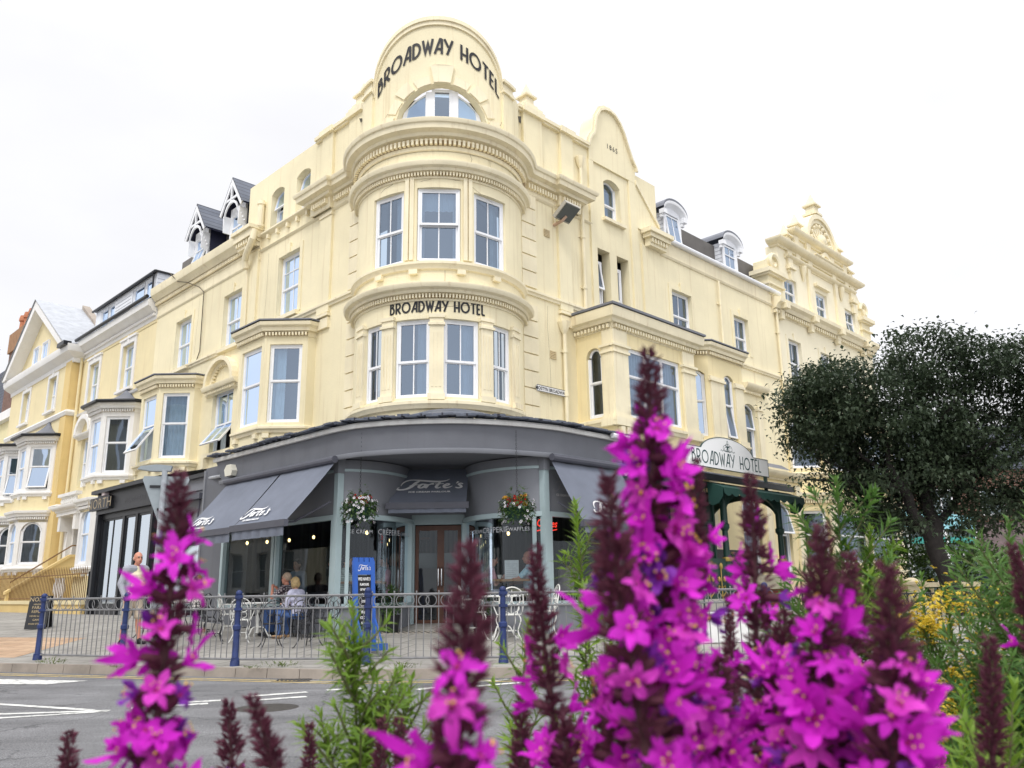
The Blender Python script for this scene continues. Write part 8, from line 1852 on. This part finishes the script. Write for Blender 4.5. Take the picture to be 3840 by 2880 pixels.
g.grid(rows, TACT); solo('tactile_paving', g, kind='structure', smooth=30)
g = MB(); Z = -.116
def strip(pts, w, m, z=Z):
    P = mitre(pts, w/2); Q = mitre(pts, -w/2)
    for i in range(len(pts)-1): g.face([(P[i].x, P[i].y, z), (P[i+1].x, P[i+1].y, z), (Q[i+1].x, Q[i+1].y, z), (Q[i].x, Q[i].y, z)], m)
kx = [x for x in xs if -24 <= x <= 18]
strip([(x, kerb_y(x)-.28) for x in kx], .07, YELL); strip([(x, kerb_y(x)-.46) for x in kx], .07, YELL)
g.face([(-9.2, 13.05, Z), (-5.99, 12.15, Z), (-6.35, 11.75, Z), (-9.2, 12.3, Z)], WHITEL)
strip([(-9.5, 11.35), (-5.73, 9.7), (-4.4, 9.1)], .1, WHITEL); strip([(-9.5, 10.4), (-5.25, 8.9), (-4.2, 9.05)], .1, WHITEL); strip([(-9.5, 9.95), (-5.07, 8.62), (-4.2, 9.0)], .1, WHITEL)
for a, b in (((-4.05, 9.2), (-3.35, 9.5)), ((-3.9, 9.55), (-3.3, 9.75)), ((-3.1, 10.08), (-2.5, 10.42)), ((-2.9, 9.72), (-2.4, 9.98)), ((-2.3, 10.58), (-1.9, 10.72)), ((-1.8, 10.15), (-1.5, 10.38)), ((-1.2, 10.5), (-1.0, 10.68)), ((-.9, 11.0), (-.1, 11.5)), ((-.6, 10.7), (.2, 11.2)), ((.6, 11.5), (1.6, 11.9))):
    strip([a, b], .13, WHITEL)
solo('road_markings', g, kind='structure', smooth=0)
g = MB(); IRONC = mat('cast iron cover', (.05, .045, .04), .6, .4, 30, .4, 60)
g.lathe((-2.6, 9.1, -.117), [(.001, .003), (.27, .003), (.3, .0015), (.33, -.003)], IRONC, 24, cap=False); solo('manhole_cover', g, 'round iron manhole cover in the road', 'manhole cover')
g = MB(); y0 = kerb_y(-3.0)-.2
for i in range(8): g.box(XY, -3.25+i*.06, -3.22+i*.06, y0-.14, y0+.14, -.125, -.113, IRONC)
g.box(XY, -3.28, -2.77, y0-.16, y0-.14, -.125, -.112, IRONC); g.box(XY, -3.28, -2.77, y0+.14, y0+.16, -.125, -.112, IRONC); solo('drain_grate', g, 'iron drain grating beside the kerb', 'drain')

# ================================================================== CAMERA, SKY AND SUN
cam = bpy.data.cameras.new('camera'); co = bpy.data.objects.new('camera', cam); COL.objects.link(co); scene.camera = co
PIT, ROLL = R(14.0005), R(-.85499)
fw = Vector((0, math.cos(PIT), math.sin(PIT))); up = Vector((0, -math.sin(PIT), math.cos(PIT))); rt = Vector((1, 0, 0))
r2 = rt*math.cos(ROLL)+up*math.sin(ROLL); u2 = up*math.cos(ROLL)-rt*math.sin(ROLL)
M = Matrix((r2, u2, -fw)).transposed().to_4x4(); M.translation = (0, 0, 1.035); co.matrix_world = M
cam.sensor_width = 36; cam.lens = 36*3089.35/3840; cam.clip_start = .02; cam.clip_end = 2000
cam.dof.use_dof = True; cam.dof.focus_distance = 15; cam.dof.aperture_fstop = 11
wd = bpy.data.worlds.new('World'); scene.world = wd; wd.use_nodes = True; nt = wd.node_tree; L = nt.links
bg = nt.nodes['Background']; bg.inputs['Strength'].default_value = .1
SUN_EL, SUN_ROT = R(52), R(200)
sky = nd(nt, 'ShaderNodeTexSky', sky_type='NISHITA'); sky.sun_disc = False; sky.sun_elevation = SUN_EL; sky.sun_rotation = SUN_ROT
tc = nd(nt, 'ShaderNodeTexCoord'); sx = nd(nt, 'ShaderNodeSeparateXYZ'); L.new(tc.outputs['Generated'], sx.inputs[0])
mp = nd(nt, 'ShaderNodeMapping'); mp.inputs['Scale'].default_value = (1.2, 1.2, 2.6); L.new(tc.outputs['Generated'], mp.inputs['Vector'])
no = nd(nt, 'ShaderNodeTexNoise', Scale=1.6, Detail=5.0, Roughness=.55); L.new(mp.outputs[0], no.inputs['Vector'])
def mth(op, a, b=None, clamp=False):
    n_ = nd(nt, 'ShaderNodeMath', operation=op, use_clamp=clamp)
    for i, v in enumerate((a, b)):
        if v is None: continue
        if isinstance(v, (int, float)): n_.inputs[i].default_value = v
        else: L.new(v, n_.inputs[i])
    return n_.outputs[0]
def rng(v, a, b, c, d):
    n_ = nd(nt, 'ShaderNodeMapRange', interpolation_type='SMOOTHSTEP')
    for i, x in enumerate((a, b, c, d)): n_.inputs[i+1].default_value = x
    L.new(v, n_.inputs[0]); return n_.outputs[0]
lum = mth('ADD', rng(sx.outputs[2], .5, .95, SKY_LOW, SKY_HIGH), rng(mth('MULTIPLY', sx.outputs[1], -1.0), -.2, .8, 0, SKY_BACK))
lum = mth('MULTIPLY', lum, rng(no.outputs['Fac'], .3, .62, .95, 1.03))
lum = mth('MULTIPLY', lum, rng(sx.outputs[0], -.55, .15, .975, 1.03))
cr = nd(nt, 'ShaderNodeCombineColor'); L.new(lum, cr.inputs[0]); L.new(mth('MULTIPLY', lum, 1.0), cr.inputs[1]); L.new(mth('MULTIPLY', lum, 1.03), cr.inputs[2])
mx = nd(nt, 'ShaderNodeMix', data_type='RGBA'); mx.inputs[0].default_value = .93; L.new(sky.outputs[0], mx.inputs[6]); L.new(cr.outputs[0], mx.inputs[7]); L.new(mx.outputs[2], bg.inputs['Color'])
sl = bpy.data.lights.new('sun', 'SUN'); sl.energy = 1.25; sl.angle = R(11); sl.color = (1, .965, .91); so = bpy.data.objects.new('sun', sl); COL.objects.link(so)
d_ = Vector((math.sin(SUN_ROT)*math.cos(SUN_EL), math.cos(SUN_ROT)*math.cos(SUN_EL), math.sin(SUN_EL)))
so.rotation_euler = d_.to_track_quat('Z', 'Y').to_euler(); so.location = (0, -10, 30)
scene.view_settings.view_transform = 'Standard'; scene.view_settings.look = 'None'; scene.view_settings.exposure = 0; scene.view_settings.gamma = 1
scene.cycles.max_bounces = 8; scene.cycles.transparent_max_bounces = 16
